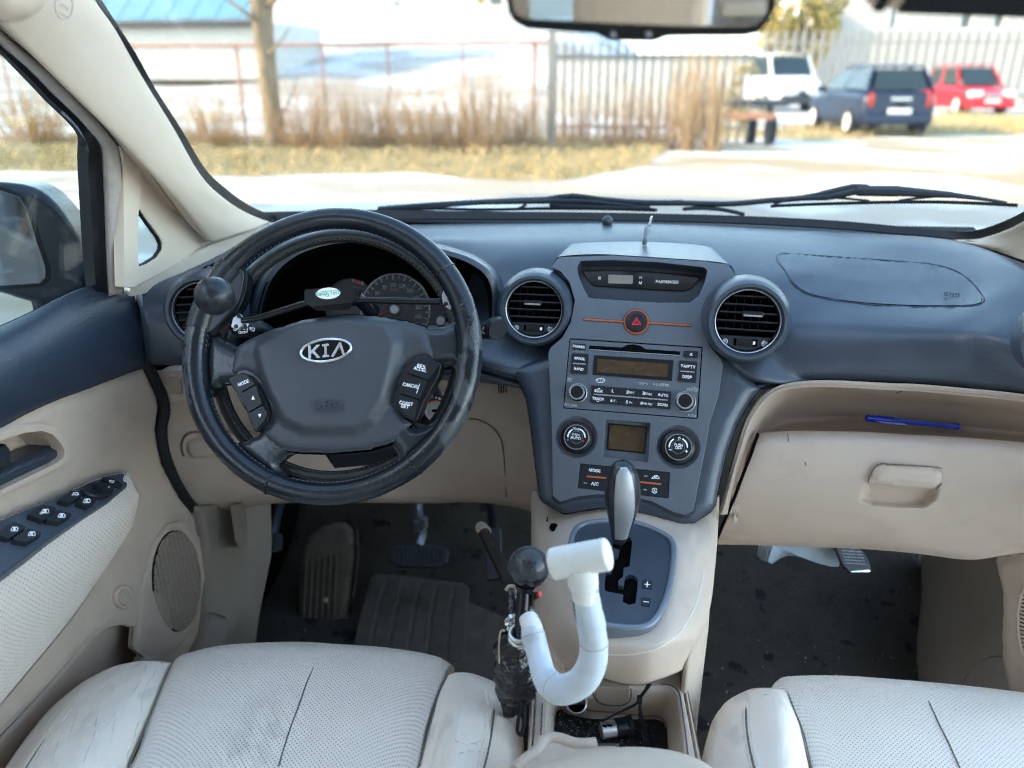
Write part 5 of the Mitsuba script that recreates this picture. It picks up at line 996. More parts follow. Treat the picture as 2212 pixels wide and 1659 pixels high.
part(fu, 'scale', join(text(CF, 'F', w2(1732, 482), 5, .0014, bold=True), stroke(CF, ln(w2, (1745, 470), (1765, 455)), 1.5, .0014)), 'grey_mark', smooth=False)

# ---- beige lower dash
LD = [[(338, 800, 1.02), (420, 800, 1.04), (600, 806, 1.10), (900, 806, 1.14), (1045, 806, 1.13), (1100, 818, 1.12), (1136, 842, 1.11)],
      [(342, 850, 1.0), (420, 850, 1.03), (600, 860, 1.09), (900, 860, 1.13), (1050, 850, 1.12), (1110, 870, 1.11), (1150, 900, 1.10)],
      [(352, 930, 1.01), (420, 930, 1.04), (600, 930, 1.10), (900, 930, 1.13), (1050, 930, 1.12), (1115, 950, 1.11), (1160, 980, 1.10)],
      [(375, 1030, 1.03), (440, 1030, 1.05), (600, 1020, 1.10), (900, 1010, 1.13), (1050, 1020, 1.12), (1120, 1030, 1.11), (1166, 1050, 1.10)],
      [(425, 1100, 1.05), (480, 1085, 1.07), (600, 1072, 1.10), (900, 1070, 1.13), (1050, 1072, 1.13), (1110, 1080, 1.12), (1166, 1095, 1.11)],
      [(436, 1114, 1.10), (500, 1098, 1.12), (600, 1086, 1.16), (900, 1082, 1.18), (1050, 1084, 1.18), (1110, 1092, 1.17), (1166, 1110, 1.16)]]
ldg = loft(rows3(*LD), 90, 40)
ld = part(da, 'lower_panel', shell(ldg, .006), 'beige_plastic', smooth=True, label='beige lower dash under the steering wheel')
def on_ld(pts, lift): return on_pad(pts, lift, ldg)
part(ld, 'switch_plate', (lambda f: f.place(extr(f.poly([(350, 797), (440, 795), (440, 858), (372, 862), (358, 845)], r=.004), -.02, .012, .004)))(Frame(on_ld([(395, 828)], 0)[0], [1, .1, 0], [0, .1, 1])), 'beige_smooth')
lf = Frame(on_ld([(378, 836)], .013)[0], [1, .1, 0], [0, .1, 1])
part(ld, 'levelling_wheel', lf.place(join(*[box([-.009, k*.0028-.001, -.006], [.009, k*.0028+.001, .003-.0006*abs(k)], .0006) for k in range(-4, 5)])), 'bin_beige', smooth=False)
part(ld, 'lamp_symbol', join(text(lf, 'D', (379, 810), 7, .001), stroke(lf, [(368, 807), (374, 808)], 1, .001), stroke(lf, [(368, 812), (374, 812)], 1, .001)), 'grey_mark', smooth=False)
part(ld, 'coin_box', (lambda f: f.place(pillow(f.poly([(398, 944), (470, 935), (560, 938), (560, 985), (420, 992), (402, 975)], r=.006), .010, .012, -.01, .001)))(Frame(on_ld([(430, 965)], .002)[0], [1, .1, 0], [0, .15, 1])), 'beige_smooth', smooth=True)
part(ld, 'coin_box_groove', tube(on_ld([(397, 985), (395, 950), (402, 940), (440, 935)], .002), .002, 6, m=20), 'seam_dark')
part(ld, 'coin_box_badge', (lambda f: join(*[stroke(f, [(449+r*math.cos(t), 976+r*math.sin(t)) for t in np.linspace(1.6, 4.9, 12)], 1.6, .0, .0006) for r in (9, 5)]))(Frame(on_ld([(449, 976)], .0135)[0], [1, .1, 0], [0, .15, 1])), 'grey_mark', smooth=False)
vf = Frame(on_ld([(1085, 840)], .002)[0], [1, 0, 0], [0, .1, 1])
part(ld, 'grille_slot', join(*[stroke(vf, [(1077+5.3*k, 831), (1078+5.3*k, 849)], 2.2, .0, .0006) for k in range(4)]), 'pit_black', smooth=False)
part(ld, 'panel_groove', tube(on_ld(ln(cE, (830, 1056), (880, 1060), (950, 1090), (1010, 1145), (1040, 1210), (1055, 1320), (1068, 1560)), .0015), .0011, 6, m=60), 'seam_dark', label='curved seam in the beige panel right of the wheel')
# ---- passenger side: shelf and glove box
SH = [[(1552, 1112, .99), (1572, 1030, 1.0), (1597, 940, 1.02), (1630, 868, 1.04), (1690, 828, 1.055), (1800, 821, 1.05), (1950, 828, 1.04), (2100, 840, 1.01), (2225, 853, .975), (2360, 880, .92)],
      [(1560, 1112, .985), (1582, 1030, .99), (1608, 945, 1.0), (1642, 878, 1.02), (1698, 838, 1.035), (1800, 831, 1.03), (1950, 838, 1.02), (2100, 850, .99), (2225, 864, .955), (2360, 892, .90)],
      [(1580, 1112, 1.0), (1602, 1030, 1.02), (1630, 955, 1.08), (1664, 900, 1.13), (1712, 868, 1.15), (1800, 858, 1.15), (1950, 866, 1.14), (2100, 880, 1.10), (2225, 895, 1.06), (2360, 925, 1.0)],
      [(1590, 1112, 1.0), (1606, 1030, 1.02), (1634, 960, 1.09), (1668, 918, 1.15), (1712, 902, 1.17), (1800, 895, 1.17), (1950, 904, 1.16), (2100, 918, 1.12), (2225, 932, 1.08), (2360, 960, 1.02)],
      [(1590, 1130, 1.0), (1606, 1045, 1.02), (1632, 980, 1.05), (1668, 945, 1.075), (1712, 935, 1.075), (1800, 934, 1.07), (1950, 942, 1.055), (2100, 953, 1.03), (2225, 966, .99), (2360, 990, .94)]]
shg = loft(rows3(*SH), 80, 50)
pl2 = part(da, 'passenger_shelf', shell(shg, .006), 'bin_beige', smooth=True, label='open beige shelf above the glove box')
GB = [[(1640, 935, 1.06), (1720, 930, 1.055), (1850, 932, 1.045), (2000, 940, 1.03), (2100, 946, 1.01), (2212, 955, .985), (2360, 975, .93)],
      [(1622, 972, 1.015), (1720, 965, 1.005), (1850, 968, .995), (2000, 975, .98), (2100, 980, .962), (2212, 990, .94), (2360, 1010, .89)],
      [(1600, 1040, 1.00), (1720, 1040, .99), (1850, 1042, .98), (2000, 1048, .965), (2100, 1052, .95), (2212, 1058, .925), (2360, 1075, .875)],
      [(1570, 1120, 1.01), (1720, 1125, 1.0), (1850, 1130, .99), (2000, 1138, .975), (2100, 1145, .958), (2212, 1148, .932), (2360, 1155, .885)],
      [(1552, 1160, 1.03), (1720, 1166, 1.015), (1850, 1170, 1.005), (2000, 1182, .985), (2100, 1192, .968), (2212, 1180, .94), (2360, 1180, .895)],
      [(1556, 1176, 1.07), (1720, 1178, 1.06), (1850, 1184, 1.05), (2000, 1196, 1.03), (2100, 1206, 1.01), (2212, 1194, .985), (2360, 1190, .94)]]
gbg = loft(rows3(*GB), 180, 100)
q_ = gbg.reshape(-1, 3)-CAM; dq = q_@FW; sq = np.stack([1106+FPX*(q_@RT)/dq, 829.5-FPX*(q_@UP)/dq], -1)
scoop = Polygon(ln(cG, (1195, 1478), (1400, 1492), (1560, 1506), (1645, 1506), (1632, 1570), (1560, 1622), (1400, 1622), (1220, 1606), (1155, 1578))).buffer(3)
in_ = np.where(shapely.contains(scoop, shapely.points(sq)), shapely.distance(shapely.points(sq), scoop.exterior), 0)
gbg = (CAM+q_*(1+.016*(1-np.clip(1-in_/15, 0, 1)**2)/dq)[:, None]).reshape(gbg.shape)
gb_ = part(da, 'glove_box', shell(gbg, .008), 'beige_plastic', smooth=True, label='beige glove box lid with recessed latch handle')
hf = Frame(on_pad([(1955, 1020)], 0, gbg)[0], [1, -.16, 0], [0, .18, 1])
part(gb_, 'handle', hf.place(pillow(hf.poly(ln(cG, (1200, 1475), (1240, 1380), (1280, 1350), (1660, 1372), (1700, 1395), (1690, 1450), (1640, 1508), (1560, 1505), (1400, 1490)), .004, r=.003), .006, .008, -.006, .003)), 'beige_smooth', smooth=True)
part(gb_, 'handle_groove', tube([hf.p3(q, .003) for q in ln(cG, (1202, 1470), (1235, 1385), (1280, 1348), (1480, 1358), (1660, 1370), (1703, 1395), (1692, 1455), (1640, 1512))], .0008, 6, m=50), 'seam_dark')
part(da, 'glove_box_gap', tube([PY(*q) for q in [(1637, 938, 1.045), (1628, 965, 1.008), (1611, 1010, .996), (1588, 1070, .994), (1563, 1130, 1.0), (1547, 1170, 1.02)]], .0022, 8, m=30), 'pit_black')
part(pl2, 'scuff', tube(on_pad([cG(940, 870), cG(1020, 835)], .001, shg), .0004, 5, m=8), 'dim_mark'); part(pl2, 'scuff', tube(on_pad([cG(1385, 888), cG(1488, 850)], .001, shg), .0006, 5, m=8), 'emboss_dark')
part(gb_, 'scratch', tube(on_pad([cG(678, 1155), cG(686, 1180), cG(683, 1205)], .0008, gbg), .0006, 5, m=8), 'seam_dark'); part(gb_, 'scratch', tube(on_pad([cG(795, 1335), cG(800, 1360)], .0008, gbg), .0006, 5, m=6), 'seam_dark')
# closing panel behind the dash so that no daylight comes in underneath
part(da, 'bulkhead', box([-.72, 1.585, .35], [.80, 1.60, 1.09]), 'pit_black', smooth=False)
part(da, 'air_duct', shell(loft([[PY(1640, 1168, 1.14), PY(1720, 1172, 1.14), PY(1800, 1180, 1.14), PY(1820, 1190, 1.14)], [PY(1670, 1176, 1.13), PY(1735, 1205, 1.13), PY(1795, 1224, 1.13), PY(1812, 1224, 1.13)]], 20, 5), .03), 'grey_duct', label='pale grey duct under the glove box')

# ================================================================ steering wheel and what is fixed to it
tilt, yw = math.radians(30.2), math.radians(4.5)
nW = np.array([math.sin(yw)*math.cos(tilt), -math.cos(yw)*math.cos(tilt), math.sin(tilt)])
WO = np.array([-.372, .877, 1.051]); ang = math.radians(7)
x0 = unit(np.cross([0, 0, 1], nW)*-1); x0 = x0 if x0[0] > 0 else -x0; y0 = np.cross(nW, x0)
WH = Frame(WO, x0*math.cos(ang)+y0*math.sin(ang), y0*math.cos(ang)-x0*math.sin(ang))
sw_ = thing('steering_wheel', 'worn black leather steering wheel with grey airbag pad and oval badge', 'steering wheel')
RM_, rt_ = .1785, .0145
th = np.linspace(0, 2*np.pi, 160, endpoint=False)
rr_ = rt_*(1+.05*np.cos(2*th)); tor = tube(np.column_stack([RM_*np.cos(th), RM_*np.sin(th), 0*th]), rr_, 22, closed=True)
tv = np.asarray(tor.vertices); tor.vertices = tv+tor.vertex_normals*(meshkit.fbm(tv*40, 3)-.5)[:, None]*.0012
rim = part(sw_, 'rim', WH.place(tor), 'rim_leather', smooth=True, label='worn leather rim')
for a in (math.radians(31), math.radians(-57), math.radians(-118)):   # seams across the rim
    c = np.array([RM_*math.cos(a), RM_*math.sin(a), 0]); e = np.array([math.cos(a), math.sin(a), 0])
    part(rim, 'seam', WH.place(tube([c+(rt_+.0004)*(e*math.cos(t)+np.array([0, 0, 1])*math.sin(t)) for t in np.linspace(0, 2*np.pi, 26, endpoint=False)], .0011, 6, closed=True)), 'boot_leather')
st_ = []
for a in np.radians(np.concatenate([np.arange(52, 175, 2.2), np.arange(10, 48, 2.2), np.arange(196, 236, 2.2), np.arange(250, 300, 2.2)])):
    c = (RM_-rt_-.0004); st_.append(tube([[c*math.cos(a), c*math.sin(a), .004], [c*math.cos(a+.018), c*math.sin(a+.018), .001]], .0005, 5))
part(rim, 'stitching', WH.place(join(*st_)), 'rim_thread', kind='stuff')
# worn flaps of leather on the rim
def rim_pt(a, b, lift=.0005): e = np.array([math.cos(a), math.sin(a), 0]); return e*RM_+(rt_+lift)*(e*math.cos(b)+np.array([0, 0, 1])*math.sin(b))
for a0_, a1_, b0_, b1_, w in ((3.02, 3.42, 1.25, 1.0, .004), (3.05, 3.3, .75, .95, .003), (-.15, .25, 1.1, 1.35, .009)):
    P = np.array([[rim_pt(a, b+w/rt_*s+.16*math.sin(a*37+s), .0009-.0006*abs(s)) for s in (-1, -.3, .3, 1)] for a, b in zip(np.linspace(a0_, a1_, 24), np.linspace(b0_, b1_, 24))])
    part(rim, 'worn_patch', shell(WH.o+P[..., :1]*WH.x+P[..., 1:2]*WH.y+P[..., 2:]*WH.n, .0012), 'boot_leather' if a0_ < 0 else 'emboss_dark', smooth=True, label='peeling patch of worn leather')
# spokes: a leather covered plate with the three openings cut out
disc = Polygon([(.170*math.cos(t), .170*math.sin(t)) for t in np.linspace(0, 2*np.pi, 120, endpoint=False)])
kS = -.012
hol = [[(452, 704), (478, 733), (520, 752), (600, 760), (700, 740), (800, 730), (880, 722), (924, 700), (955, 704), (985, 690), (1000, 640), (1015, 560), (980, 480), (850, 420), (700, 400), (560, 440), (450, 560), (430, 640)],
       [(944, 793), (974, 784), (986, 801), (990, 822), (982, 857), (962, 888), (940, 908), (915, 921), (893, 922), (880, 890), (900, 840)],
       [(477, 830), (460, 848), (457, 870), (467, 913), (490, 942), (510, 955), (530, 953), (560, 936), (540, 870), (505, 828)],
       [(597, 1008), (603, 997), (628, 980), (740, 960), (846, 962), (861, 984), (855, 1006), (827, 1023), (760, 1047), (690, 1046), (625, 1027)]]
sp_ = disc.buffer(0)
for h in hol: sp_ = sp_.difference(WH.poly(h, kS, r=.003))
sp_ = sp_.buffer(-.002).buffer(.002)
part(sw_, 'spokes', WH.place(pillow(sp_, .014, .016, -.028, kS-.006, .005)), 'spoke_leather_sheen', smooth=True, label='glossy leather covered spokes, sheen painted in as grey')
# airbag pad
po = [(505, 742), (530, 728), (576, 707), (657, 684), (739, 673), (821, 678), (876, 688), (922, 701), (930, 729), (945, 785), (944, 812), (914, 862), (897, 909), (848, 956), (794, 973), (712, 980), (630, 978), (597, 971), (552, 936), (525, 880), (494, 822), (490, 800), (496, 770)]
kP = .004; pp = WH.poly(po, kP, r=.006)
cen = WH.at((712, 820), kP); bo_ = [WH.poly(q, kP, r=.004) for q in
      ([(903, 774), (919, 772), (955, 785), (948, 812), (918, 866), (898, 914), (868, 898), (855, 876), (857, 848), (874, 804), (886, 782)], [(488, 818), (520, 804), (539, 809), (556, 830), (576, 870), (583, 893), (576, 912), (551, 938), (543, 916), (530, 882), (508, 846)])]
ppan = WH.poly([(556, 750), (568, 800), (584, 849), (616, 908), (657, 928), (767, 928), (802, 909), (829, 865), (846, 800), (858, 740), (835, 696), (740, 684), (640, 700)], kP, r=.008)
def padfn(p):   # raised centre panel with softly sloping flanks
    q = shapely.points(p); d = np.where(shapely.contains(ppan, q), 1, -1)*shapely.distance(q, ppan.exterior); t = np.clip((d+.010)/.016, 0, 1); return .011*t*t*(3-2*t)-.005
padm = pp.difference(bo_[0].buffer(.0008)).difference(bo_[1].buffer(.0008))
part(sw_, 'airbag_pad', WH.place(pillow(padm, .010, .016, -.03, -.004, .004, fn=padfn)), 'pad_vinyl', smooth=True, label='grey grained airbag pad')
kB = .013
em = [(705+57*math.cos(t)*1-2.5*math.sin(t), 757+27*math.sin(t)-5*math.cos(t)) for t in np.linspace(0, 2*np.pi, 48, endpoint=False)]
ep = WH.poly(em, .015); bd = part(sw_, 'badge', WH.place(extr(ep.buffer(-.002), .006, .0155, .001)), 'black_gloss')
part(bd, 'rim', WH.place(extr(ep.difference(ep.buffer(-.0034)), .006, .018, .0015, 4)), 'chrome')
ea = WH.at((735, 757), .016)-WH.at((675, 762), .016); ea = math.atan2(ea[1], ea[0])+.0
for m in (text(WH, 'K', (679, 760), 27, .0155, ea, .0014, True, squeeze=1.15), text(WH, 'I', (704, 757.5), 27, .0155, ea, .0014, True), stroke(WH, [(719, 769), (735, 742), (743, 766)], 5.4, .0155, .0014)): part(bd, 'letter', m, 'silver', smooth=20)
part(sw_, 'airbag_lettering', join(text(WH, 'SRS', (706, 872), 15, .0162, ea-.02, .0006, True, squeeze=1.7), text(WH, 'AIRBAG', (707, 884), 6.0, .0162, ea-.02, .0006, True, squeeze=1.9)), 'emboss_dark', smooth=False)
def horn(c, s): x, y = c; return join(stroke(WH, [(x-12*s, y-6), (x-12*s, y+8)], 1.6, .009, .0012), stroke(WH, [(x-10*s, y-5), (x+14*s, y-3)], 1.4, .009, .0012), stroke(WH, [(x-10*s, y+6), (x+4*s, y+5), (x+6*s, y-1)], 1.4, .009, .0012))
part(sw_, 'horn_symbol', horn((524, 764), 1), 'emboss_dark', smooth=False); part(sw_, 'horn_symbol', horn((896, 735), -1), 'emboss_dark', smooth=False)
# switch clusters
for b in bo_: part(sw_, 'switch_housing', WH.place(extr(b, -.02, .003, .002)), 'black_satin')
def wb_(pts, z=.0105): return part(sw_, 'switch_button', WH.place(extr(WH.poly([w2(*p) for p in pts], .009, r=.0015), .0, z, .002)), 'button_black')
wb_([(1500, 840), (1560, 835), (1665, 870), (1640, 920), (1580, 1000), (1415, 938), (1440, 880)]); wb_([(1408, 950), (1575, 1008), (1515, 1150), (1500, 1145), (1352, 1100), (1370, 1030)]); wb_([(1350, 1112), (1505, 1160), (1470, 1310), (1390, 1265), (1340, 1190)])
def wc_(pts, z=.0105): return part(sw_, 'switch_button', WH.place(extr(WH.poly([cD(*p) for p in pts], .009, r=.0015), .0, z, .002)), 'button_black')
wc_([(1482, 797), (1560, 765), (1605, 775), (1655, 830), (1560, 885), (1520, 845)]); wc_([(1565, 892), (1660, 838), (1700, 960), (1615, 1010), (1600, 985)]); wc_([(1620, 1018), (1705, 970), (1735, 1020), (1715, 1070), (1655, 1130), (1640, 1090)])
part(sw_, 'switch_rocker', WH.place(join(extr(WH.poly(ln(cD, (1535, 900), (1580, 905), (1600, 990), (1590, 995)), .004), -.01, .006, .001), extr(WH.poly(ln(cD, (1600, 1005), (1625, 1010), (1640, 1085), (1630, 1088)), .004), -.01, .006, .001))), 'black_satin')
tz = .0107; aR, aL = -.32, .62
part(sw_, 'switch_lettering', join(text(WH, 'RES', w2(1525, 890), 7.5, tz, aR, bold=True), text(WH, 'ACCEL', w2(1517, 913), 7.0, tz, aR, bold=True, squeeze=.9), text(WH, 'CANCEL', w2(1442, 1042), 7.0, tz, aR+.05, bold=True, squeeze=.9), text(WH, 'COAST', w2(1407, 1183), 7.0, tz, aR+.05, bold=True, squeeze=.9), text(WH, 'SET', w2(1398, 1208), 7.0, tz, aR+.05, bold=True),
    stroke(WH, ln(w2, (1512, 1030), (1488, 1105)), 1.3, tz), text(WH, 'MODE', cD(1578, 822), 7.0, tz, ea+.30, bold=True, squeeze=.9), WH.place(extr(WH.poly(ln(cD, (1630, 930), (1640, 905), (1652, 930)), tz), tz, tz+.0004)), WH.place(extr(WH.poly(ln(cD, (1672, 1024), (1694, 1022), (1684, 1048)), tz), tz, tz+.0004))), 'white_mark', smooth=False)
part(sw_, 'hub', WH.place(lathe([(.03, -.02), (.055, -.03), (.06, -.07), (.06, -.12)], 30)), 'pit_black', smooth=False)

# accelerator ring behind the rim, with its carrier and maker's plate
ag = thing('accelerator_ring', 'stitched black leather hand accelerator ring behind the steering wheel rim', 'accelerator ring')
kA = -.040; ra_ = [WH.at(q, kA) for q in [(470, 800), (745, 510), (530, 945), (640, 1020)]]
def fitc(p):
    p = np.array(p); A = np.column_stack([2*p, np.ones(len(p))]); s = np.linalg.lstsq(A, (p**2).sum(1), rcond=None)[0]; return s[:2], math.sqrt(s[2]+s[0]**2+s[1]**2)
cA_, RA = fitc(ra_)
th2 = np.linspace(0, 2*np.pi, 120, endpoint=False); tor = tube(np.column_stack([cA_[0]+RA*np.cos(th2), cA_[1]+RA*np.sin(th2), kA+0*th2]), .0088, 16, closed=True)
part(ag, 'ring', WH.place(tor), 'ring_leather', smooth=True)
st_ = [tube([[cA_[0]+(RA-.0068)*math.cos(a), cA_[1]+(RA-.0068)*math.sin(a), kA+.0062], [cA_[0]+(RA-.0062)*math.cos(a+.022), cA_[1]+(RA-.0062)*math.sin(a+.022), kA+.0070]], .0006, 5) for a in np.linspace(0, 2*np.pi, 150)]
part(ag, 'stitching', WH.place(join(*st_)), 'rim_thread', kind='stuff')
q0 = [PD(*p, d) for p, d in [((522, 692), .985), ((560, 686), .985), ((620, 668), .985), ((655, 657), .985), ((700, 660), .985)]]
q1 = [PD(*p, d) for p, d in [((760, 650), .985), ((790, 648), .985), ((860, 650), .985), ((950, 651), .985)]]
part(ag, 'carrier_bar', tube(q0, .0042, 12, m=30), 'black_gloss', label='left carrier bar'); part(ag, 'carrier_bar', tube(q1, .0042, 12, m=20), 'black_gloss', label='right carrier bar')
HF = Frame(PD(718, 636, .965), [1, .15, .07], [-.08, .35, 1])
hb2 = part(ag, 'control_box', HF.place(extr(HF.poly(ln(w2, (600, 283), (990, 248), (1000, 350), (985, 385), (650, 418), (602, 380)), 0, r=.003), -.05, 0, .003, 4)), 'black_satin', label="black control box with maker's oval sticker")
part(hb2, 'bracket', join(hull([HF.p3(w2(*q), k) for q in [(650, 420), (985, 390), (960, 440), (700, 450)] for k in (-.005, -.04)]), tube([HF.p3(w2(1010, 330), -.03), HF.p3(w2(1110, 440), -.045), HF.p3(w2(1150, 450), -.06)], .009, 12)), 'black_gloss')
part(hb2, 'sticker', HF.place(extr(HF.poly([w2(788+95*math.cos(t), 312+46*math.sin(t)-4*math.cos(t)) for t in np.linspace(0, 2*np.pi, 36, endpoint=False)], .0005), -.001, .0007, .0003)), 'plate_white')
hl = HF.at(w2(870, 304))-HF.at(w2(705, 318)); ha = math.atan2(hl[1], hl[0])
part(hb2, 'sticker_lettering', join(text(HF, 'HandyTech', w2(788, 310), 8.2, .0008, ha, squeeze=.92), stroke(HF, ln(w2, (735, 296), (870, 288)), .8, .0008), text(HF, 'srl', w2(785, 333), 3, .0008, ha)), 'green_mark', smooth=False)
for c, d in (((511, 694), .985), ((964, 645), .985)):   # riveted end plates
    pf2 = Frame(PD(*c, d), WH.x, WH.y); e = part(ag, 'end_plate', pf2.place(extr(pf2.poly([(c[0]-13, c[1]+12), (c[0]-8, c[1]-8), (c[0]+6, c[1]-18), (c[0]+14, c[1]-8), (c[0]+12, c[1]+10), (c[0], c[1]+20)] if c[0] < 700 else [(c[0]-10, c[1]-8), (c[0]-4, c[1]-22), (c[0]+14, c[1]-20), (c[0]+20, c[1]+16), (c[0]+6, c[1]+24), (c[0]-8, c[1]+12)], 0, r=.002), -.006, 0, .001)), 'silver_dull')
    for dy in (-11, 11): part(e, 'rivet', pf2.place(lathe([(0, .002), (.0022, .0018), (.003, 0), (.003, -.001)], 14).apply_translation([*pf2.at((c[0]+2-dy*.3, c[1]+dy)), 0])), 'boot_leather')
# spinner knob clamped on the rim
sk = thing('spinner_knob', 'round black steering ball clamped to the left of the wheel rim', 'steering knob')
a0_, a1_ = math.radians(125), math.radians(175)
aa = [math.atan2(*(WH.at(q, .01)[::-1])) for q in (w1(650, 710), w1(270, 1440))]; aa = [a % (2*np.pi) for a in aa]
tc_ = np.linspace(min(aa), max(aa), 26)
part(sk, 'clamp', WH.place(tube(np.column_stack([RM_*np.cos(tc_), RM_*np.sin(tc_), 0*tc_]), rt_+.0028, 24)), 'knob_satin', smooth=50)
plq = ln(w1, (700, 950), (800, 800), (855, 820), (880, 930), (860, 1040), (820, 1180), (700, 1330), (560, 1480), (470, 1520), (440, 1500), (480, 1330), (560, 1290))
part(sk, 'plate', WH.place(extr(WH.poly(plq, .006, smooth=60), -.006, .006, .002)), 'knob_satin')
part(sk, 'plate_edge', WH.place(extr(WH.poly(ln(w1, (860, 830), (915, 850), (925, 900), (915, 1030), (860, 1200), (740, 1390), (600, 1510), (520, 1560), (470, 1530), (600, 1460), (780, 1260), (860, 1060), (885, 930)), -.004, smooth=60), -.022, -.003, .001)), 'black_gloss')
kc = PD(*w1(565, 1122), .905); kr = 210*.1984*.905/FPX
part(sk, 'ball', ball(kc, kr, 4), 'knob_satin', smooth=True)
part(sk, 'neck', tube([kc, WH.p3(w1(610, 1150), .0)], .009, 14), 'knob_satin')
# steering column: shroud, stalks, ignition
sc_ = thing('steering_column', 'black steering column shroud with stalks and ignition lock', 'steering column')
part(sc_, 'shroud', hull([WH.o+WH.x*a+WH.y*b+WH.n*c for a, b, c in [(-.07, .04, -.09), (.07, .04, -.09), (.085, -.05, -.09), (-.085, -.05, -.09), (-.05, -.10, -.10), (.06, -.10, -.10), (-.08, .06, -.26), (.08, .06, -.26), (-.08, -.13, -.26), (.08, -.13, -.26)]]), 'dark_vinyl', smooth=50)
sl0 = [PD(*p, d) for p, d in [(w2(60, 580), 1.03), (w2(180, 585), 1.03), (w2(240, 600), 1.04), ((610, 740), 1.07)]]
part(sc_, 'lamp_stalk', tube(sl0, [.0125, .0135, .013, .008], 18, m=20), 'button_black', label='light switch stalk')
LSF = Frame(PD(*w2(140, 585), 1.03-.014), [1, .2, -.02], [-.0, .4, 1])
part(sc_, 'stalk_symbols', join(text(LSF, 'OFF', w2(108, 622), 6, .0005, -.05, bold=True), text(LSF, 'D', w2(125, 588), 7, .0005, bold=True), text(LSF, 'D', w2(120, 552), 7, .0005, bold=True), text(LSF, 'D', w2(148, 556), 7, .0005, bold=True), text(LSF, 'D', w2(196, 598), 8, .0005, bold=True), stroke(LSF, ln(w2, (152, 545), (146, 625)), 1.2, .0005), *[stroke(LSF, ln(w2, (168, 590+k*9), (180, 592+k*9)), 1.2, .0005) for k in (-1, 0, 1)], stroke(LSF, ln(w2, (40, 602), (58, 606)), 2, .0005)), 'white_mark', smooth=False)
ws = [PD(*p, d) for p, d in [(w2(1950, 600), 1.06), (w2(2040, 600), 1.05), (w2(2110, 585), 1.04), (w2(2135, 600), 1.035)]]
part(sc_, 'wiper_stalk', join(tube(ws[:3], [.009, .013, .0145], 16, m=14), tube(ws[2:], [.016, .0145], 16), ), 'button_black', label='wiper stalk')
part(sc_, 'wiper_stalk_end', tube([ws[2]+(ws[3]-ws[2])*.2, ws[3]], [.0168, .0152], 18), 'knob_satin')
WF = Frame(PD(*w2(2040, 600), 1.05-.0145), [1, .2, .1], [0, .4, 1])
part(sc_, 'wiper_symbol', join(stroke(WF, ln(w2, (2012, 600), (2020, 580), (2035, 576), (2045, 595)), 1.2, 0), text(WF, 'PULL', w2(2028, 620), 5, 0, .1)), 'white_mark', smooth=False)
IF = Frame(PD(*w2(1632, 1240), 1.03), [1, .25, 0], [0, .35, 1])
part(sc_, 'ignition_housing', IF.place(extr(IF.poly(ln(w2, (1500, 1000), (1560, 1050), (1650, 1050), (1690, 1130), (1720, 1240), (1660, 1350), (1580, 1365), (1490, 1330), (1440, 1200)), -.004, r=.004), -.06, -.004, .004)), 'dark_vinyl')
ig = part(sc_, 'ignition_lock', IF.place(lathe([(0, .001), (.011, .001), (.0118, .004), (.0128, .004), (.013, 0)], 34)), 'silver_dull')
part(ig, 'orange_ring', IF.place(lathe([(.0126, .0035), (.0132, .0045), (.0142, .004), (.0145, .000)], 34)), 'orange')
part(ig, 'scale_ring', IF.place(lathe([(.0145, -.001), (.0148, .002), (.021, .001), (.0215, -.004)], 34)), 'black_satin')
part(ig, 'key_slot', IF.place(extr(shapely.box(-.0032, -.0014, .0028, .0014).buffer(.0005), .0008, .0015)), 'pit_black', smooth=False)
lt = []
for wd, a0__, st in (('LOCK', 200, -15), ('ACC', 128, -15), ('ON', 82, -16), ('START', 50, -14), ('PUSH', 290, 13)):
    for i, ch in enumerate(wd):
        a = math.radians(a0__+st*i); m = meshkit.text_mesh(ch, .0030, .0004, True); b = m.bounds.mean(0); m.apply_translation([-b[0], -b[1], 0])
        m.apply_transform(trimesh.transformations.rotation_matrix(a-math.pi/2 if wd != 'PUSH' else a+math.pi/2, [0, 0, 1])); m.apply_translation([.0178*math.cos(a), .0178*math.sin(a), .0018]); lt.append(m)
part(ig, 'lettering', IF.place(join(*lt)), 'white_mark', smooth=False)
part(sc_, 'cruise_switch', join(IF.place(extr(IF.poly(ln(w2, (1560, 1050), (1645, 1050), (1610, 1160), (1545, 1150)), .002), -.01, .002, .001))), 'black_satin')
part(sc_, 'cruise_lettering', join(text(IF, 'ON', w2(1602, 1081), 4.6, .0024, -.05), text(IF, 'OFF', w2(1584, 1124), 4.6, .0024, -.05)), 'grey_mark', smooth=False)

# ================================================================ seats
def seat(key, sx, prof, seams, w_in, flat):
    pass
def at_z(pts): return [PZ(x, y, z) for x, y, z in pts]
ds = thing('driver_seat', 'worn pale perforated leather driver seat with grimy centre seam', 'car seat')
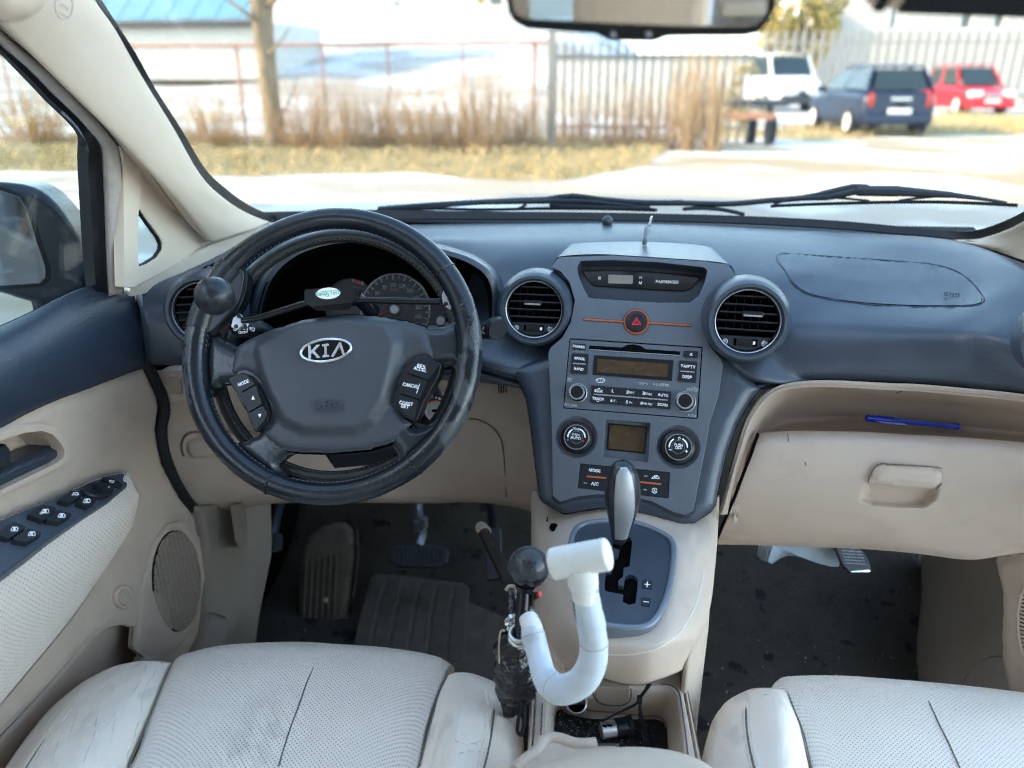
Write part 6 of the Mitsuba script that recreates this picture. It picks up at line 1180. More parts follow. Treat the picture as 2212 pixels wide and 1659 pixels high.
# rows of the insert from its front face to the back, each left to right
fr0 = [(382, 1455, .56), (420, 1440, .555), (520, 1430, .55), (697, 1428, .55), (840, 1440, .55), (930, 1462, .555), (985, 1480, .57)]
fr1 = [(372, 1436, .625), (396, 1414, .622), (500, 1392, .620), (697, 1389, .615), (837, 1399, .620), (937, 1416, .622), (976, 1438, .620)]
fr2 = [(362, 1452, .640), (400, 1428, .645), (500, 1410, .646), (690, 1408, .643), (835, 1418, .646), (930, 1434, .644), (962, 1460, .638)]
fr3 = [(345, 1490, .648), (390, 1470, .653), (500, 1455, .654), (675, 1452, .650), (825, 1462, .654), (915, 1474, .652), (946, 1500, .648)]
fr4 = [(318, 1565, .652), (370, 1560, .656), (480, 1556, .656), (632, 1556, .652), (800, 1560, .656), (890, 1562, .655), (925, 1566, .652)]
fr5 = [(275, 1665, .650), (330, 1668, .652), (440, 1670, .652), (598, 1672, .648), (770, 1672, .652), (865, 1670, .653), (902, 1668, .650)]
b5 = np.array([PZ(*q) for q in fr5]); b6 = b5+[0.0, -.16, -.006]; b7 = b5+[.0, -.34, -.012]
ig_ = loft([at_z(fr0), at_z(fr1), at_z(fr2), at_z(fr3), at_z(fr4), list(b5), list(b6), list(b7)], 90, 100)
part(ds, 'cushion', shell(ig_, .03, np.array([-.4, .6, 3.])), 'seat_perforated', uv=shell_uv(ig_), label='perforated seat cushion, soiled beside its seam')
def ing(pts, lift, g): return on_pad(pts, lift, g)
sm = ing([(697, 1390), (688, 1412), (676, 1445), (663, 1473), (645, 1525), (627, 1573), (612, 1620), (602, 1655)], .0005, ig_)
part(ds, 'centre_seam', tube(sm, .0009, 6, m=40), 'seam_dark')
def bolster(key, edge_in, ridge, edge_out, low, nm='bolster', mat_='seat_plain'):
    g = loft([at_z(edge_in), at_z(ridge), at_z(edge_out), at_z(low)], 60, 40); part(key, nm, shell(g, .02, np.array([0, .6, 3.])), mat_, smooth=True, label='smooth creased leather side bolster'); return g
gl_ = bolster(ds, [(371, 1431, .636), (362, 1452, .640), (353, 1473, .645), (327, 1539, .652), (277, 1659, .652), (220, 1800, .655)],
        [(340, 1427, .645), (318, 1440, .655), (300, 1465, .668), (255, 1540, .680), (185, 1659, .690), (100, 1820, .695)],
        [(300, 1428, .638), (245, 1442, .645), (195, 1472, .655), (130, 1535, .665), (62, 1630, .675), (-40, 1800, .68)],
        [(305, 1440, .56), (240, 1458, .56), (180, 1495, .56), (100, 1570, .56), (20, 1680, .56), (-80, 1850, .56)])
gr2 = bolster(ds, [(966, 1461, .636), (955, 1478, .640), (946, 1500, .646), (934, 1545, .652), (904, 1662, .650), (870, 1800, .652)],
        [(985, 1453, .645), (995, 1462, .655), (1003, 1490, .668), (1000, 1545, .680), (985, 1662, .692), (960, 1800, .695)],
        [(1015, 1454, .640), (1044, 1468, .645), (1064, 1492, .652), (1076, 1540, .66), (1072, 1662, .67), (1060, 1800, .675)],
        [(1022, 1475, .54), (1060, 1490, .54), (1088, 1525, .54), (1098, 1570, .54), (1098, 1680, .54), (1090, 1820, .54)])
def stitches(key, pts, g, lift=.0008, step=.0065, r=.0007, m='thread', dx=0):
    c = curve(np.asarray([(x+dx, y) for x, y in pts], float), 400); p = on_pad(c, lift, g); t = np.concatenate([[0], np.cumsum(np.linalg.norm(np.diff(p, axis=0), axis=1))]); S = []
    for s in np.arange(0, t[-1]-step*.6, step):
        a = np.array([[np.interp(s+e*step, t, p[:, k]) for k in range(3)] for e in (0, .3, .6)]); S.append(tube(a, r, 5))
    part(key, 'stitching', join(*S), m, kind='stuff')
e1 = [(345, 1430), (300, 1432), (250, 1446), (200, 1474), (137, 1535), (70, 1628), (40, 1675)]
stitches(ds, e1, gl_); stitches(ds, [(x+9, y+7) for x, y in e1[1:]], gl_)
part(ds, 'piping', tube(on_pad([(x+4.5, y+3.5) for x, y in e1], .0004, gl_), .0011, 6, m=50), 'seam_dark')
e2 = [(1012, 1459), (1040, 1474), (1053, 1496), (1060, 1540), (1052, 1600), (1038, 1660)]
stitches(ds, e2, gr2); stitches(ds, [(x-9, y+2) for x, y in e2[1:]], gr2)
part(ds, 'piping', tube(on_pad([(x+7, y) for x, y in e2], .0004, gr2), .0012, 6, m=50), 'seam_dark')
part(ds, 'bolster_seam', tube(at_z([(371, 1432, .642), (362, 1453, .645), (353, 1474, .650), (327, 1540, .656), (278, 1655, .656)]), .0009, 6, m=40), 'seam_dark')
part(ds, 'bolster_seam', tube(at_z([(966, 1462, .642), (955, 1480, .646), (946, 1502, .651), (934, 1546, .656), (906, 1655, .655)]), .0009, 6, m=40), 'seam_dark')
for c in ([(318, 1440), (300, 1480), (262, 1530), (240, 1600)], [(240, 1460), (215, 1510), (205, 1580), (178, 1650)], [(290, 1440), (262, 1462), (240, 1500)], [(200, 1500), (168, 1540), (150, 1600)], [(335, 1450), (310, 1500), (300, 1560), (270, 1640)], [(250, 1540), (225, 1560), (180, 1570)], [(160, 1560), (130, 1600), (110, 1655)]):
    part(ds, 'crease', tube(on_pad(np.array(curve(np.array(c, float), 16))+rng.normal(0, 1.2, (16, 2)), -.0001, gl_), .00055, 5, m=30), 'crease')
for c in ([(985, 1600), (1010, 1608), (1040, 1600)], [(990, 1630), (1020, 1622), (1050, 1628)]): part(ds, 'crease', tube(on_pad(np.array(curve(np.array(c, float), 12))+rng.normal(0, .8, (12, 2)), -.0001, gr2), .0005, 5, m=24), 'crease')
part(ds, 'base', box([-.60, .28, .42], [-.17, .70, .56], .03), 'seat_side')
part(ds, 'backrest', shell(loft([[(-.62, .24, .60), (-.40, .20, .60), (-.18, .24, .60)], [(-.63, .16, .85), (-.40, .12, .85), (-.17, .16, .85)], [(-.60, .04, 1.15), (-.40, .01, 1.15), (-.20, .04, 1.15)], [(-.54, -.04, 1.28), (-.40, -.06, 1.30), (-.26, -.04, 1.28)]], 24, 30), .10, np.array([-.4, 2., 1.])), 'seat_plain', smooth=True)
# passenger seat
ps = thing('passenger_seat', 'clean pale perforated leather passenger seat', 'car seat')
g0 = [(1690, 1505, .555), (1730, 1490, .55), (1900, 1490, .55), (2212, 1530, .55), (2420, 1580, .56)]
g1 = [(1665, 1487, .622), (1702, 1462, .622), (1870, 1463, .620), (2212, 1497, .615), (2430, 1530, .62)]
g2 = [(1672, 1502, .636), (1708, 1482, .640), (1870, 1482, .640), (2212, 1516, .636), (2450, 1555, .64)]
g3 = [(1706, 1530, .648), (1740, 1535, .652), (1890, 1545, .652), (2240, 1580, .65), (2490, 1620, .65)]
g4 = [(1730, 1590, .652), (1770, 1592, .655), (1910, 1600, .655), (2270, 1640, .65), (2520, 1680, .65)]
g5 = [(1752, 1668, .652), (1795, 1670, .654), (1930, 1675, .654), (2300, 1700, .65), (2550, 1740, .65)]
c5 = np.array([PZ(*q) for q in g5])
pg = loft([at_z(g0), at_z(g1), at_z(g2), at_z(g3), at_z(g4), list(c5), list(c5+[0, -.16, -.006]), list(c5+[0, -.34, -.01])], 90, 100)
part(ps, 'cushion', shell(pg, .03, np.array([.4, .6, 3.])), 'seat_perforated', uv=shell_uv(pg), label='clean perforated seat cushion')
part(ps, 'centre_seam', tube(on_pad(ln(cJ, (1465, 1085), (1540, 1150), (1610, 1260), (1670, 1390), (1735, 1520), (1795, 1655)), .0006, pg), .0009, 6, m=40), 'seam_dark')
gp = bolster(ps, [(1700, 1492, .637), (1712, 1525, .645), (1732, 1575, .650), (1752, 1665, .652), (1780, 1800, .655)],
        [(1672, 1486, .645), (1668, 1510, .662), (1672, 1560, .676), (1682, 1664, .688), (1700, 1800, .69)],
        [(1640, 1485, .640), (1600, 1515, .648), (1584, 1560, .655), (1573, 1664, .665), (1570, 1800, .67)],
        [(1645, 1500, .54), (1592, 1535, .54), (1568, 1590, .54), (1552, 1690, .54), (1545, 1820, .54)])
e3 = ln(cJ, (560, 1182), (500, 1195), (455, 1225), (432, 1290), (435, 1380), (450, 1500), (485, 1655))
stitches(ps, e3, gp); part(ps, 'piping', tube(on_pad([(x-7, y+1) for x, y in e3], .0005, gp), .0013, 6, m=50), 'seam_dark')
stitches(ps, [(x-14, y+3) for x, y in e3[1:]], gp)
e4 = ln(cJ, (640, 1075), (668, 1110), (685, 1170), (705, 1235))
part(ps, 'bolster_seam', tube(at_z([(1701, 1493, .641), (1713, 1526, .649), (1733, 1576, .654), (1753, 1660, .655)]), .0009, 6, m=40), 'seam_dark')
part(ps, 'front_seam', tube(on_pad(e4, .001, pg), .0014, 6, m=20), 'seam_dark')
part(ps, 'base', box([.20, .28, .42], [.64, .70, .56], .03), 'seat_side')
part(ps, 'backrest', shell(loft([[(.18, .24, .60), (.42, .20, .60), (.66, .24, .60)], [(.17, .16, .85), (.42, .12, .85), (.67, .16, .85)], [(.20, .04, 1.15), (.42, .01, 1.15), (.64, .04, 1.15)], [(.26, -.04, 1.28), (.42, -.06, 1.30), (.58, -.04, 1.28)]], 24, 30), .10, np.array([.4, 2., 1.])), 'seat_plain', smooth=True)

# ================================================================ centre console
cc = thing('centre_console', 'beige plastic centre console around the gear selector and front tray', 'console')
cz = [[PY(1166, 1045, 1.10), PY(1190, 1082, 1.03), PY(1220, 1098, 1.00), PY(1344, 1086, .985), PY(1467, 1122, .97), PY(1530, 1100, 1.0), PY(1556, 1070, 1.06)]]
def C3(*q): return [PY(*p) for p in q]
rowsC = [C3((1150, 1060, 1.10), (1172, 1070, 1.04), (1215, 1088, 1.02), (1344, 1080, 1.0), (1470, 1112, .985), (1530, 1085, 1.02), (1554, 1070, 1.08)),
         C3((1148, 1110, 1.04), (1170, 1108, .985), (1225, 1108, .965), (1344, 1105, .955), (1470, 1130, .945), (1528, 1125, .97), (1552, 1115, 1.03)),
         C3((1152, 1190, .97), (1175, 1180, .915), (1230, 1175, .895), (1344, 1175, .888), (1455, 1180, .880), (1522, 1180, .90), (1548, 1185, .95)),
         C3((1163, 1290, .90), (1188, 1265, .84), (1240, 1255, .822), (1344, 1255, .815), (1445, 1258, .81), (1508, 1260, .83), (1540, 1275, .88)),
         C3((1185, 1380, .83), (1208, 1345, .775), (1255, 1335, .757), (1344, 1340, .748), (1430, 1340, .745), (1490, 1335, .765), (1524, 1350, .82)),
         C3((1205, 1418, .80), (1228, 1388, .745), (1268, 1380, .725), (1344, 1388, .713), (1420, 1386, .712), (1470, 1378, .732), (1506, 1385, .79)),
         C3((1222, 1440, .79), (1242, 1415, .738), (1280, 1412, .718), (1344, 1418, .706), (1415, 1412, .706), (1456, 1405, .726), (1490, 1412, .78)),
         C3((1235, 1455, .80), (1255, 1445, .75), (1292, 1462, .728), (1344, 1478, .716), (1405, 1476, .716), (1445, 1462, .735), (1474, 1445, .79))]
cgd = loft(rowsC, 80, 70)
part(cc, 'shell', shell(cgd, .006), 'console_beige', smooth=True, label='beige shell round the gear selector')
part(cc, 'front_seam', tube(on_pad([(1262, 1398), (1300, 1412), (1344, 1415), (1400, 1408), (1440, 1390), (1480, 1350), (1505, 1300), (1520, 1230)], .0006, cgd), .0009, 6, m=50), 'thread')
# side walls down to the floor
def wall(top, dz, nm='side_wall', lab=None, m='console_beige'):
    t = np.array(top); part(cc, nm, shell(loft([t, t+[0, 0, -dz*.5], t+[0, 0, -dz]], 40, 8), .006), m, smooth=True, label=lab)
wall([cgd[k, 0]+[0, 0, 0] for k in range(0, 70, 6)]+[], .42, lab='left flank of the console'); wall([cgd[k, -1] for k in range(0, 70, 6)]+[], .42, lab='right flank of the console')
part(cc, 'screw_hole', (lambda f: f.place(join(extr(Point(*f.at((1197, 1139))).buffer(.0068), -.001, .0006), *[extr(Point(*f.at(q)).buffer(.0012), -.001, .0006) for q in ((1183, 1119), (1182, 1124), (1217, 1147))])))(Frame(on_pad([(1197, 1139)], .0015, cgd)[0], [1, 0, -.12], [0, .9, .35])), 'pit_black', smooth=False, label='open round hole left of the selector plate')
# selector plate
sA, sB = on_pad([(1346, 1130)], 0, cgd)[0], on_pad([(1346, 1345)], 0, cgd)[0]
SP = Frame(sB+np.array([0, 0, .0105]), [1, 0, 0], sA-sB)
ring_o = [(905, 330), (915, 220), (945, 130), (1000, 65), (1130, 18), (1350, -2), (1560, 5), (1750, 60), (1950, 150), (2040, 230), (2065, 350), (2050, 560), (2000, 800), (1920, 1000), (1850, 1100), (1760, 1160), (1600, 1180), (1300, 1150), (1120, 1090), (1040, 1000), (980, 850), (935, 600)]
ro = SP.poly(ln(l1, *ring_o), .004, smooth=90); ri = ro.buffer(-.0078)
pl3 = part(cc, 'selector_surround', SP.place(extr(ro.difference(ri), -.020, .0055, .0042, 5)), 'stack_paint_lit', label='blue-grey frame round the selector plate')
gate = SP.poly(ln(l1, (1385, 225), (1440, 205), (1500, 196), (1570, 210), (1590, 250), (1560, 515), (1500, 528), (1490, 625), (1445, 660), (1440, 712), (1500, 722), (1512, 625), (1545, 600), (1610, 608), (1645, 640), (1650, 700), (1625, 905), (1560, 922), (1490, 890), (1495, 812), (1312, 777), (1294, 740), (1310, 570), (1375, 560), (1392, 420), (1440, 395), (1455, 335), (1385, 312)), .002, r=.0006)
part(cc, 'selector_plate', SP.place(extr(ri.buffer(-.0006).difference(gate), -.010, .002, .0006)), 'shift_paint', label='blue-grey selector plate with stepped gate')
part(cc, 'gate_floor', SP.place(extr(gate.buffer(.004), -.0085, -.0045)), 'pit_black', smooth=False)
part(cc, 'gate_wall', SP.place(extr(gate.buffer(.0025).difference(gate.buffer(.0004)), -.0045, .0008)), 'black_gloss', smooth=False)
for nm, q in (('plus', [(1702, 655), (1800, 668), (1798, 755), (1698, 742)]), ('minus', [(1690, 840), (1785, 850), (1778, 938), (1684, 928)])):
    m = part(cc, 'shift_mark', SP.place(extr(SP.poly(ln(l1, *q), .0028, r=.0006), .0, .0030, .0004)), 'button_black', label=f'square {nm} shift mark')
    c = np.mean(q, 0); S = [stroke(SP, ln(l1, (c[0]-26, c[1]-2), (c[0]+26, c[1]+3)), 2.4, .0031, .0003)]
    if nm == 'plus': S.append(stroke(SP, ln(l1, (c[0]+2, c[1]-26), (c[0]-2, c[1]+27)), 2.4, .0031, .0003))
    part(m, 'sign', join(*S), 'white_mark', smooth=False)
part(cc, 'plate_mark', join(stroke(SP, ln(l1, (1060, 240), (1070, 182), (1155, 190), (1150, 235)), 1.2, .0021, .0003), stroke(SP, ln(l1, (1035, 235), (1045, 180), (1070, 172)), 1.2, .0021, .0003), stroke(SP, ln(l1, (1205, 205), (1290, 206)), 2.4, .0021, .0003), stroke(SP, ln(l1, (1245, 585), (1240, 730)), 2.0, .0021, .0003)), 'emboss_dark', smooth=False)
# tray at the foot of the console
zt = .60
TF = Frame(PZ(1320, 1590, zt), [1, 0, 0], [0, 1, .0])
zr = .66
TR = Frame(PZ(1320, 1590, zr), [1, 0, 0], [0, 1, 0])
out_ = [(1148, 1760), (1151, 1626), (1157, 1501), (1166, 1440), (1200, 1395), (1300, 1380), (1420, 1385), (1450, 1405), (1466, 1440), (1501, 1626), (1515, 1760)]
in_t = [(1174, 1740), (1176, 1605), (1180, 1520), (1190, 1495), (1215, 1484), (1300, 1480), (1425, 1482), (1450, 1488), (1463, 1503), (1479, 1618), (1492, 1740)]
in_b = [(1194, 1740), (1197, 1600), (1199, 1552), (1206, 1538), (1225, 1532), (1300, 1538), (1412, 1549), (1430, 1553), (1439, 1566), (1442, 1620), (1446, 1740)]
po_ = TR.poly(out_, .0); pi2 = TR.poly(in_t, .0)
tr_ = part(cc, 'tray', TR.place(extr(po_.difference(pi2), -.012, 0, .003)), 'console_beige', label='open beige tray in front of the armrest')
tl_ = [[PZ(x, y, zr) for x, y in in_t], [PZ(x*.9+u*.1, y*.9+v*.1, zr-.003) for (x, y), (u, v) in zip(in_t, in_b)], [PZ(x*.12+u*.88, y*.12+v*.88, .612) for (x, y), (u, v) in zip(in_t, in_b)], [PZ(x, y, .602) for x, y in in_b]]
part(tr_, 'wall', shell(loft(tl_, 60, 14), .004), 'console_beige', smooth=True); part(tr_, 'floor', TF.place(extr(TF.poly(in_b, .002).buffer(.004), -.006, .001)), 'console_beige', smooth=False)
part(tr_, 'groove', tube([PZ(x, y, zr+.0005) for x, y in [(1166, 1660), (1168, 1605), (1172, 1520)]], .0008, 6, m=10), 'seam_dark'); part(tr_, 'groove', tube([PZ(x, y, zr+.0005) for x, y in [(1428, 1478), (1456, 1484), (1469, 1500), (1485, 1618), (1492, 1680)]], .0008, 6, m=30), 'seam_dark')
for e in ([(1151, 1690), (1151, 1626), (1157, 1501), (1166, 1440)], [(1466, 1440), (1485, 1540), (1501, 1626), (1508, 1690)]): wall([PZ(x, y, zr-.002) for x, y in e], .33, 'tray_side')
fA, fB = PZ(1320, 1484, .659), PZ(1320, 1540, .607)
FFr = Frame(fA, [1, 0, 0], fA-fB)
part(cc, 'tray_flap', FFr.place(extr(FFr.poly(ln(cI, (1640, 1130), (1872, 1142), (1866, 1215), (1840, 1240), (1790, 1252), (1690, 1240), (1655, 1215)), .004, r=.002), -.004, .0045, .0015)), 'beige_smooth', label='small ashtray flap under the selector')
part(cc, 'flap_groove', tube([FFr.p3(cI(*q), .0035) for q in ((1636, 1135), (1652, 1218), (1690, 1245), (1790, 1257), (1844, 1244), (1870, 1218), (1876, 1145))], .0009, 6, m=30), 'seam_dark')
sk_c = PZ(*cI(1525, 1238), .634); SKF = Frame(sk_c, [1, 0, 0], [0, .8, .6])
so = part(cc, 'power_socket', SKF.place(lathe([(.0108, -.004), (.0115, .002), (.0135, .003), (.0148, .001), (.0152, -.004)], 34)), 'silver', label='chrome ringed power socket')
part(so, 'bore', SKF.place(lathe([(.0112, .001), (.0108, -.02), (0, -.02)], 26)), 'pit_black', smooth=False)
tm = TF.poly(ln(cI, (1400, 1290), (1430, 1285), (1470, 1310), (1620, 1340), (2040, 1342), (2085, 1360), (2105, 1400), (2112, 1540), (1380, 1540), (1385, 1400)), .0075, r=.002)
mt_ = solo('tray_mat', TF.place(extr(tm, .001, .008, .0015)), 'black_rubber', 'gritty black mat lining the console tray', 'mat')
gm = np.random.default_rng(11); cr = []
bx = tm.bounds
for i in range(420):
    p = np.array([bx[0]+(bx[2]-bx[0])*gm.beta(.7, 1.5), bx[1]+(bx[3]-bx[1])*gm.uniform()])
    if tm.buffer(-.003).contains(Point(*p)): s = gm.uniform(.0003, .0013); cr.append(hull([[p[0]+a*s, p[1]+b*s, .0082+c*s*.6] for a, b, c in gm.uniform(-1, 1, (6, 3))]))
k = solo('tray_crumbs', TF.place(join(*cr)), 'beige_smooth', 'pale crumbs scattered on the black tray mat', 'crumbs', smooth=False); labels[k]['kind'] = 'stuff'
ar_ = thing('console_armrest', 'cream padded armrest at the bottom edge between the seats', 'armrest')
# blurred cream lid nearest to the camera
AL = [[PZ(x, y, .735) for x, y in ((1130, 1665), (1150, 1652), (1200, 1632), (1280, 1614), (1360, 1607), (1440, 1613), (1500, 1630), (1545, 1658), (1560, 1690))]]
top_ = np.array(AL[0])
lidr = [top_+[0, .004, -.06], top_+[0, .004, -.012], top_+[0, -.004, .0], top_+[0, -.02, .006], top_*[.96, 1, 1]+[0.0, -.09, .012], top_*[.94, 1, 1]+[0, -.22, .010], top_*[.94, 1, 1]+[0, -.34, .004]]
part(ar_, 'lid', shell(loft([list(r) for r in lidr], 50, 40), .02, np.array([0, .4, 3.])), 'pillar_trim', smooth=True)
part(ar_, 'lid_rim', tube([PZ(x, y, .715) for x, y in cI_ ] if False else [PZ(*cI(x, y), .70) for x, y in ((1130, 1680), (1180, 1620), (1260, 1560), (1330, 1475), (1400, 1470), (1520, 1505), (1650, 1500))], .007, 12, m=40), 'console_beige')
be_ = [PZ(*cI(x, y), .70) for x, y in ((1130, 1680), (1180, 1620), (1260, 1560), (1330, 1475), (1400, 1470), (1520, 1505), (1650, 1500), (1800, 1500))]
part(ar_, 'bin_edge', shell(loft([be_, [np.array(p)*[1, 1, 1]+[0, -.03, .004] for p in curve(be_, 8)], [np.array(p)+[0.01, -.10, .006] for p in curve(be_, 8)]], 40, 10), .02, np.array([0, .4, 3.])), 'console_beige', smooth=True)
part(ar_, 'post', box([-.07, .10, .34], [.11, .50, .68], .02), 'console_beige')

# ================================================================ gear selector
gs = thing('gear_selector', 'dark gear selector knob with a silver front inlay', 'gear lever')
spine = [((1345, 996), 3, .862), ((1345, 999), 30, .862), ((1345, 1006), 46, .863), ((1345, 1020), 62, .866), ((1345, 1045), 75, .872), ((1345, 1075), 77, .880), ((1344, 1105), 66, .889), ((1342, 1130), 52, .897), ((1340, 1150), 42, .903), ((1338, 1162), 35, .907), ((1337, 1170), 27, .910), ((1337, 1172), 3, .910)]
dB = (SP.p3((1337, 1176))-CAM)@FW-.004-.910; spine = [(p, w, d+dB) for p, w, d in spine]
P = np.array([PD(*p, d) for p, w, d in spine]); Wd_ = np.array([w/2*d/FPX for p, w, d in spine])
PW = curve(np.column_stack([P, Wd_]), 60); ax = unit(P[-2]-P[1]); xa_ = unit(RT-ax*(RT@ax)); ya_ = np.cross(xa_, ax); ya_ = ya_ if ya_@(CAM-P[3]) > 0 else -ya_
tt = np.linspace(0, 2*np.pi, 32, endpoint=False)
V = np.array([p[:3]+p[3]*(np.cos(tt)[:, None]*xa_+.92*np.sin(tt)[:, None]*ya_) for p in PW]).reshape(-1, 3); gm_ = trimesh.Trimesh(V, grid_faces(60, 32, True), process=False)
if gm_.volume < 0: gm_.invert()
part(gs, 'grip', gm_, 'shift_grip', smooth=True)
PWi = PW[4:52]; hw_ = np.interp(np.arange(48), [0, 4, 20, 47], [.30, .50, .50, .62]); R_ = np.array([[p[:3]+(p[3]*1.012+.0006)*(math.sin(s*hw_[i]*1.15)*xa_+.93*math.cos(s*hw_[i]*1.15)*ya_) for s in np.linspace(-1, 1, 14)] for i, p in enumerate(PWi)])
part(gs, 'inlay', shell(R_, .0012), 'shift_silver', smooth=True, label='brushed silver inlay on the knob')
part(gs, 'rod', tube([P[-2], P[-2]+ax*.016], .005, 12), 'black_gloss')

# ================================================================ hand control lever and white pipe handle
hc = thing('hand_control_lever', 'black hand control lever with dimpled ball knob and leather boot', 'control lever')
kd = .86; KC = PD(*l1(492, 520), kd); KR = 218*.2034*kd/FPX
part(hc, 'knob', ball(KC, KR, 4), 'black_gloss', smooth=True)
# dimples over the upper half of the ball
pts = []; N_ = 900; ga = math.pi*(3-5**.5)
for i in range(N_):
    z = 1-2*(i+.5)/N_; r = math.sqrt(1-z*z); d = np.array([r*math.cos(ga*i), r*math.sin(ga*i), z])
    if d[2] > -.1 and d@unit(CAM-KC) > -.1: pts.append(d)
D_ = [lathe([(0, .0003), (.0005, .0002), (.0006, -.0002)], 8) for _ in pts[:1]][0]; ms = []
for d in pts:
    F2 = Frame(KC+d*KR, np.cross(d, [.3, .8, .52]), np.cross(d, np.cross(d, [.3, .8, .52]))); m = D_.copy(); v = np.asarray(m.vertices); n = d; m.vertices = F2.o+v[:, :1]*F2.x+v[:, 1:2]*np.cross(n, F2.x)+v[:, 2:]*n; ms.append(m)
part(hc, 'knob_dimples', join(*ms), 'dim_mark', smooth=False, kind='stuff')
stt, stb = PD(*l1(440, 760), kd+.008), PD(*l1(400, 1290), kd-.005)
part(hc, 'collar', tube([KC+(stt-KC)*.75, stt], [.0125, .0092], 20), 'black_satin'); part(hc, 'stem', tube([stt, stb], .0078, 20), 'black_gloss')
part(hc, 'switch', join(tube([PD(*l1(545, 790), kd+.004), PD(*l1(520, 930), kd+.004)], .0028, 10), hull([PD(*l1(a, b), kd+c) for a, b in ((555, 800), (600, 770), (605, 840), (560, 870)) for c in (0, .01)])), 'black_satin')
part(hc, 'push_button', tube([PD(*l1(590, 810), kd+.002), PD(*l1(612, 805), kd)], .0030, 14), 'red_mark', label='red push button')
def cl(pts): return [PD(*l1(a, b), d) for a, b, d in pts]
boot = tube(np.array(cl([(330, 770, .90), (320, 860, .895), (330, 960, .89), (340, 1080, .885)])), [.0058, .0068, .0075, .009], 26, m=30)
bv = np.asarray(boot.vertices); boot.vertices = bv+boot.vertex_normals*(np.sin(bv@np.array([60, 90, 420.]))*.0007+(meshkit.fbm(bv*90, 3)-.5)*.004)[:, None]
part(hc, 'sleeve', boot, 'boot_leather', smooth=True, label='wrinkled leather sleeve of the lever linkage')
bt = tube(np.array([PD(*cI(x, y), d) for x, y, d in ((1105, 770, .885), (1120, 850, .885), (1125, 950, .89), (1130, 1050, .90), (1140, 1120, .915), (1130, 1180, .935))]), [.013, .020, .0245, .025, .023, .017], 40, m=50)
bv = np.asarray(bt.vertices); bt.vertices = bv+bt.vertex_normals*((meshkit.fbm(bv*[40, 40, 60], 4)-.5)*.020+(meshkit.fbm(bv*120, 3)-.5)*.004)[:, None]
part(hc, 'boot', bt, 'boot_leather', smooth=True, label='crumpled black leather boot')
part(hc, 'boot_cord', tube(cl([(255, 760, .885), (300, 722, .88), (350, 735, .88), (365, 780, .885)]), .0022, 8, m=20), 'beige_smooth'); part(hc, 'boot_cord', tube(cl([(230, 1195, .835), (195, 1200, .84), (180, 1260, .84), (172, 1400, .85), (178, 1540, .86)]), .0010, 8, m=20), 'beige_smooth')
G_ = np.random.default_rng(3); nuts = []
for a, b in [(265, 1085), (305, 1055), (340, 1040), (270, 1130), (312, 1112), (350, 1090), (285, 1170), (325, 1160), (400, 1375), (435, 1355), (445, 1385), (520, 1040), (535, 1070)]:
    c = PD(*l1(a, b), .862); m = trimesh.creation.cylinder(radius=.0027, height=.0055, sections=6); m.apply_transform(trimesh.transformations.random_rotation_matrix(G_.uniform(size=3))); m.apply_translation(c); part(hc, 'nut', m, 'zinc', smooth=False)
part(hc, 'clamp', join(*[tube([stb+np.array([.0115*math.cos(t), .0115*math.sin(t)*.9, dz+.003*math.sin(t)]) for t in np.linspace(0, 2*np.pi, 24, endpoint=False)], .0026, 10, closed=True) for dz in (.003, .009)], hull([PD(*l1(a, b), .868) for a, b in ((270, 1060), (350, 1030), (360, 1200), (300, 1200))]+[PD(*l1(a, b), .878) for a, b in ((270, 1060), (350, 1030), (360, 1200), (300, 1200))]), tube(cl([(500, 1010, .875), (560, 1060, .87), (580, 1120, .865)]), .006, 12)), 'zinc', smooth=40)
part(hc, 'linkage_rod', tube([PD(*cI(920, 120), 1.18), PD(*cI(985, 250), 1.08), PD(*cI(1050, 380), 1.0), PD(*cI(1090, 480), .93)], .0085, 14, m=20), 'black_satin', label='black rod running forward to the brake pedal')
part(hc, 'rod_end', tube([PD(*cI(905, 100), 1.19), PD(*cI(935, 130), 1.165)], .0095, 14), 'beige_smooth')
part(hc, 'foot_bracket', join(hull([PD(*cI(a, b), d) for a, b in ((1040, 1250), (1150, 1250), (1160, 1300), (1110, 1335), (1050, 1320)) for d in (.93, .945)]), tube([PD(*cI(1100, 1200), .925), PD(*cI(1110, 1250), .93)], .014, 14), hull([PD(*cI(a, b), d) for a, b in ((1010, 1000), (1040, 1010), (1045, 1230), (1020, 1230)) for d in (.93, .94)])), 'black_satin')
part(hc, 'cable', tube([PD(*cI(a, b), .90) for a, b in ((1150, 1200), (1165, 1260), (1150, 1330), (1140, 1420), (1165, 1445), (1185, 1350), (1185, 1250))], .0022, 8, m=40), 'black_rubber')
pi_ = thing('pipe_handle', 'white bent plastic pipe handle with a tee end', 'handle')
pp_ = [(1146, 1348, .845, .0105), (1152, 1375, .84, .0128), (1163, 1415, .83, .0125), (1172, 1450, .815, .0128), (1188, 1478, .80, .0145), (1215, 1490, .785, .0150), (1248, 1478, .775, .0150), (1272, 1450, .765, .0148), (1282, 1415, .76, .0142), (1281, 1375, .755, .0136), (1274, 1330, .75, .0132), (1267, 1290, .746, .0126), (1263, 1265, .743, .0122)]
pm_ = np.array([[*PD(x, y, d), r] for x, y, d, r in pp_]); pq = curve(pm_, 150)
ridge = np.zeros(150); ss_ = np.linspace(0, 1, 150)
for c, w in ((.09, .05), (.80, .09)): ridge += np.exp(-((ss_-c)/w)**2)*np.sin(ss_*2*np.pi*70)*.0011
part(pi_, 'pipe', tube(pq[:, :3], pq[:, 3]+ridge, 28), 'pipe_plastic', smooth=True)
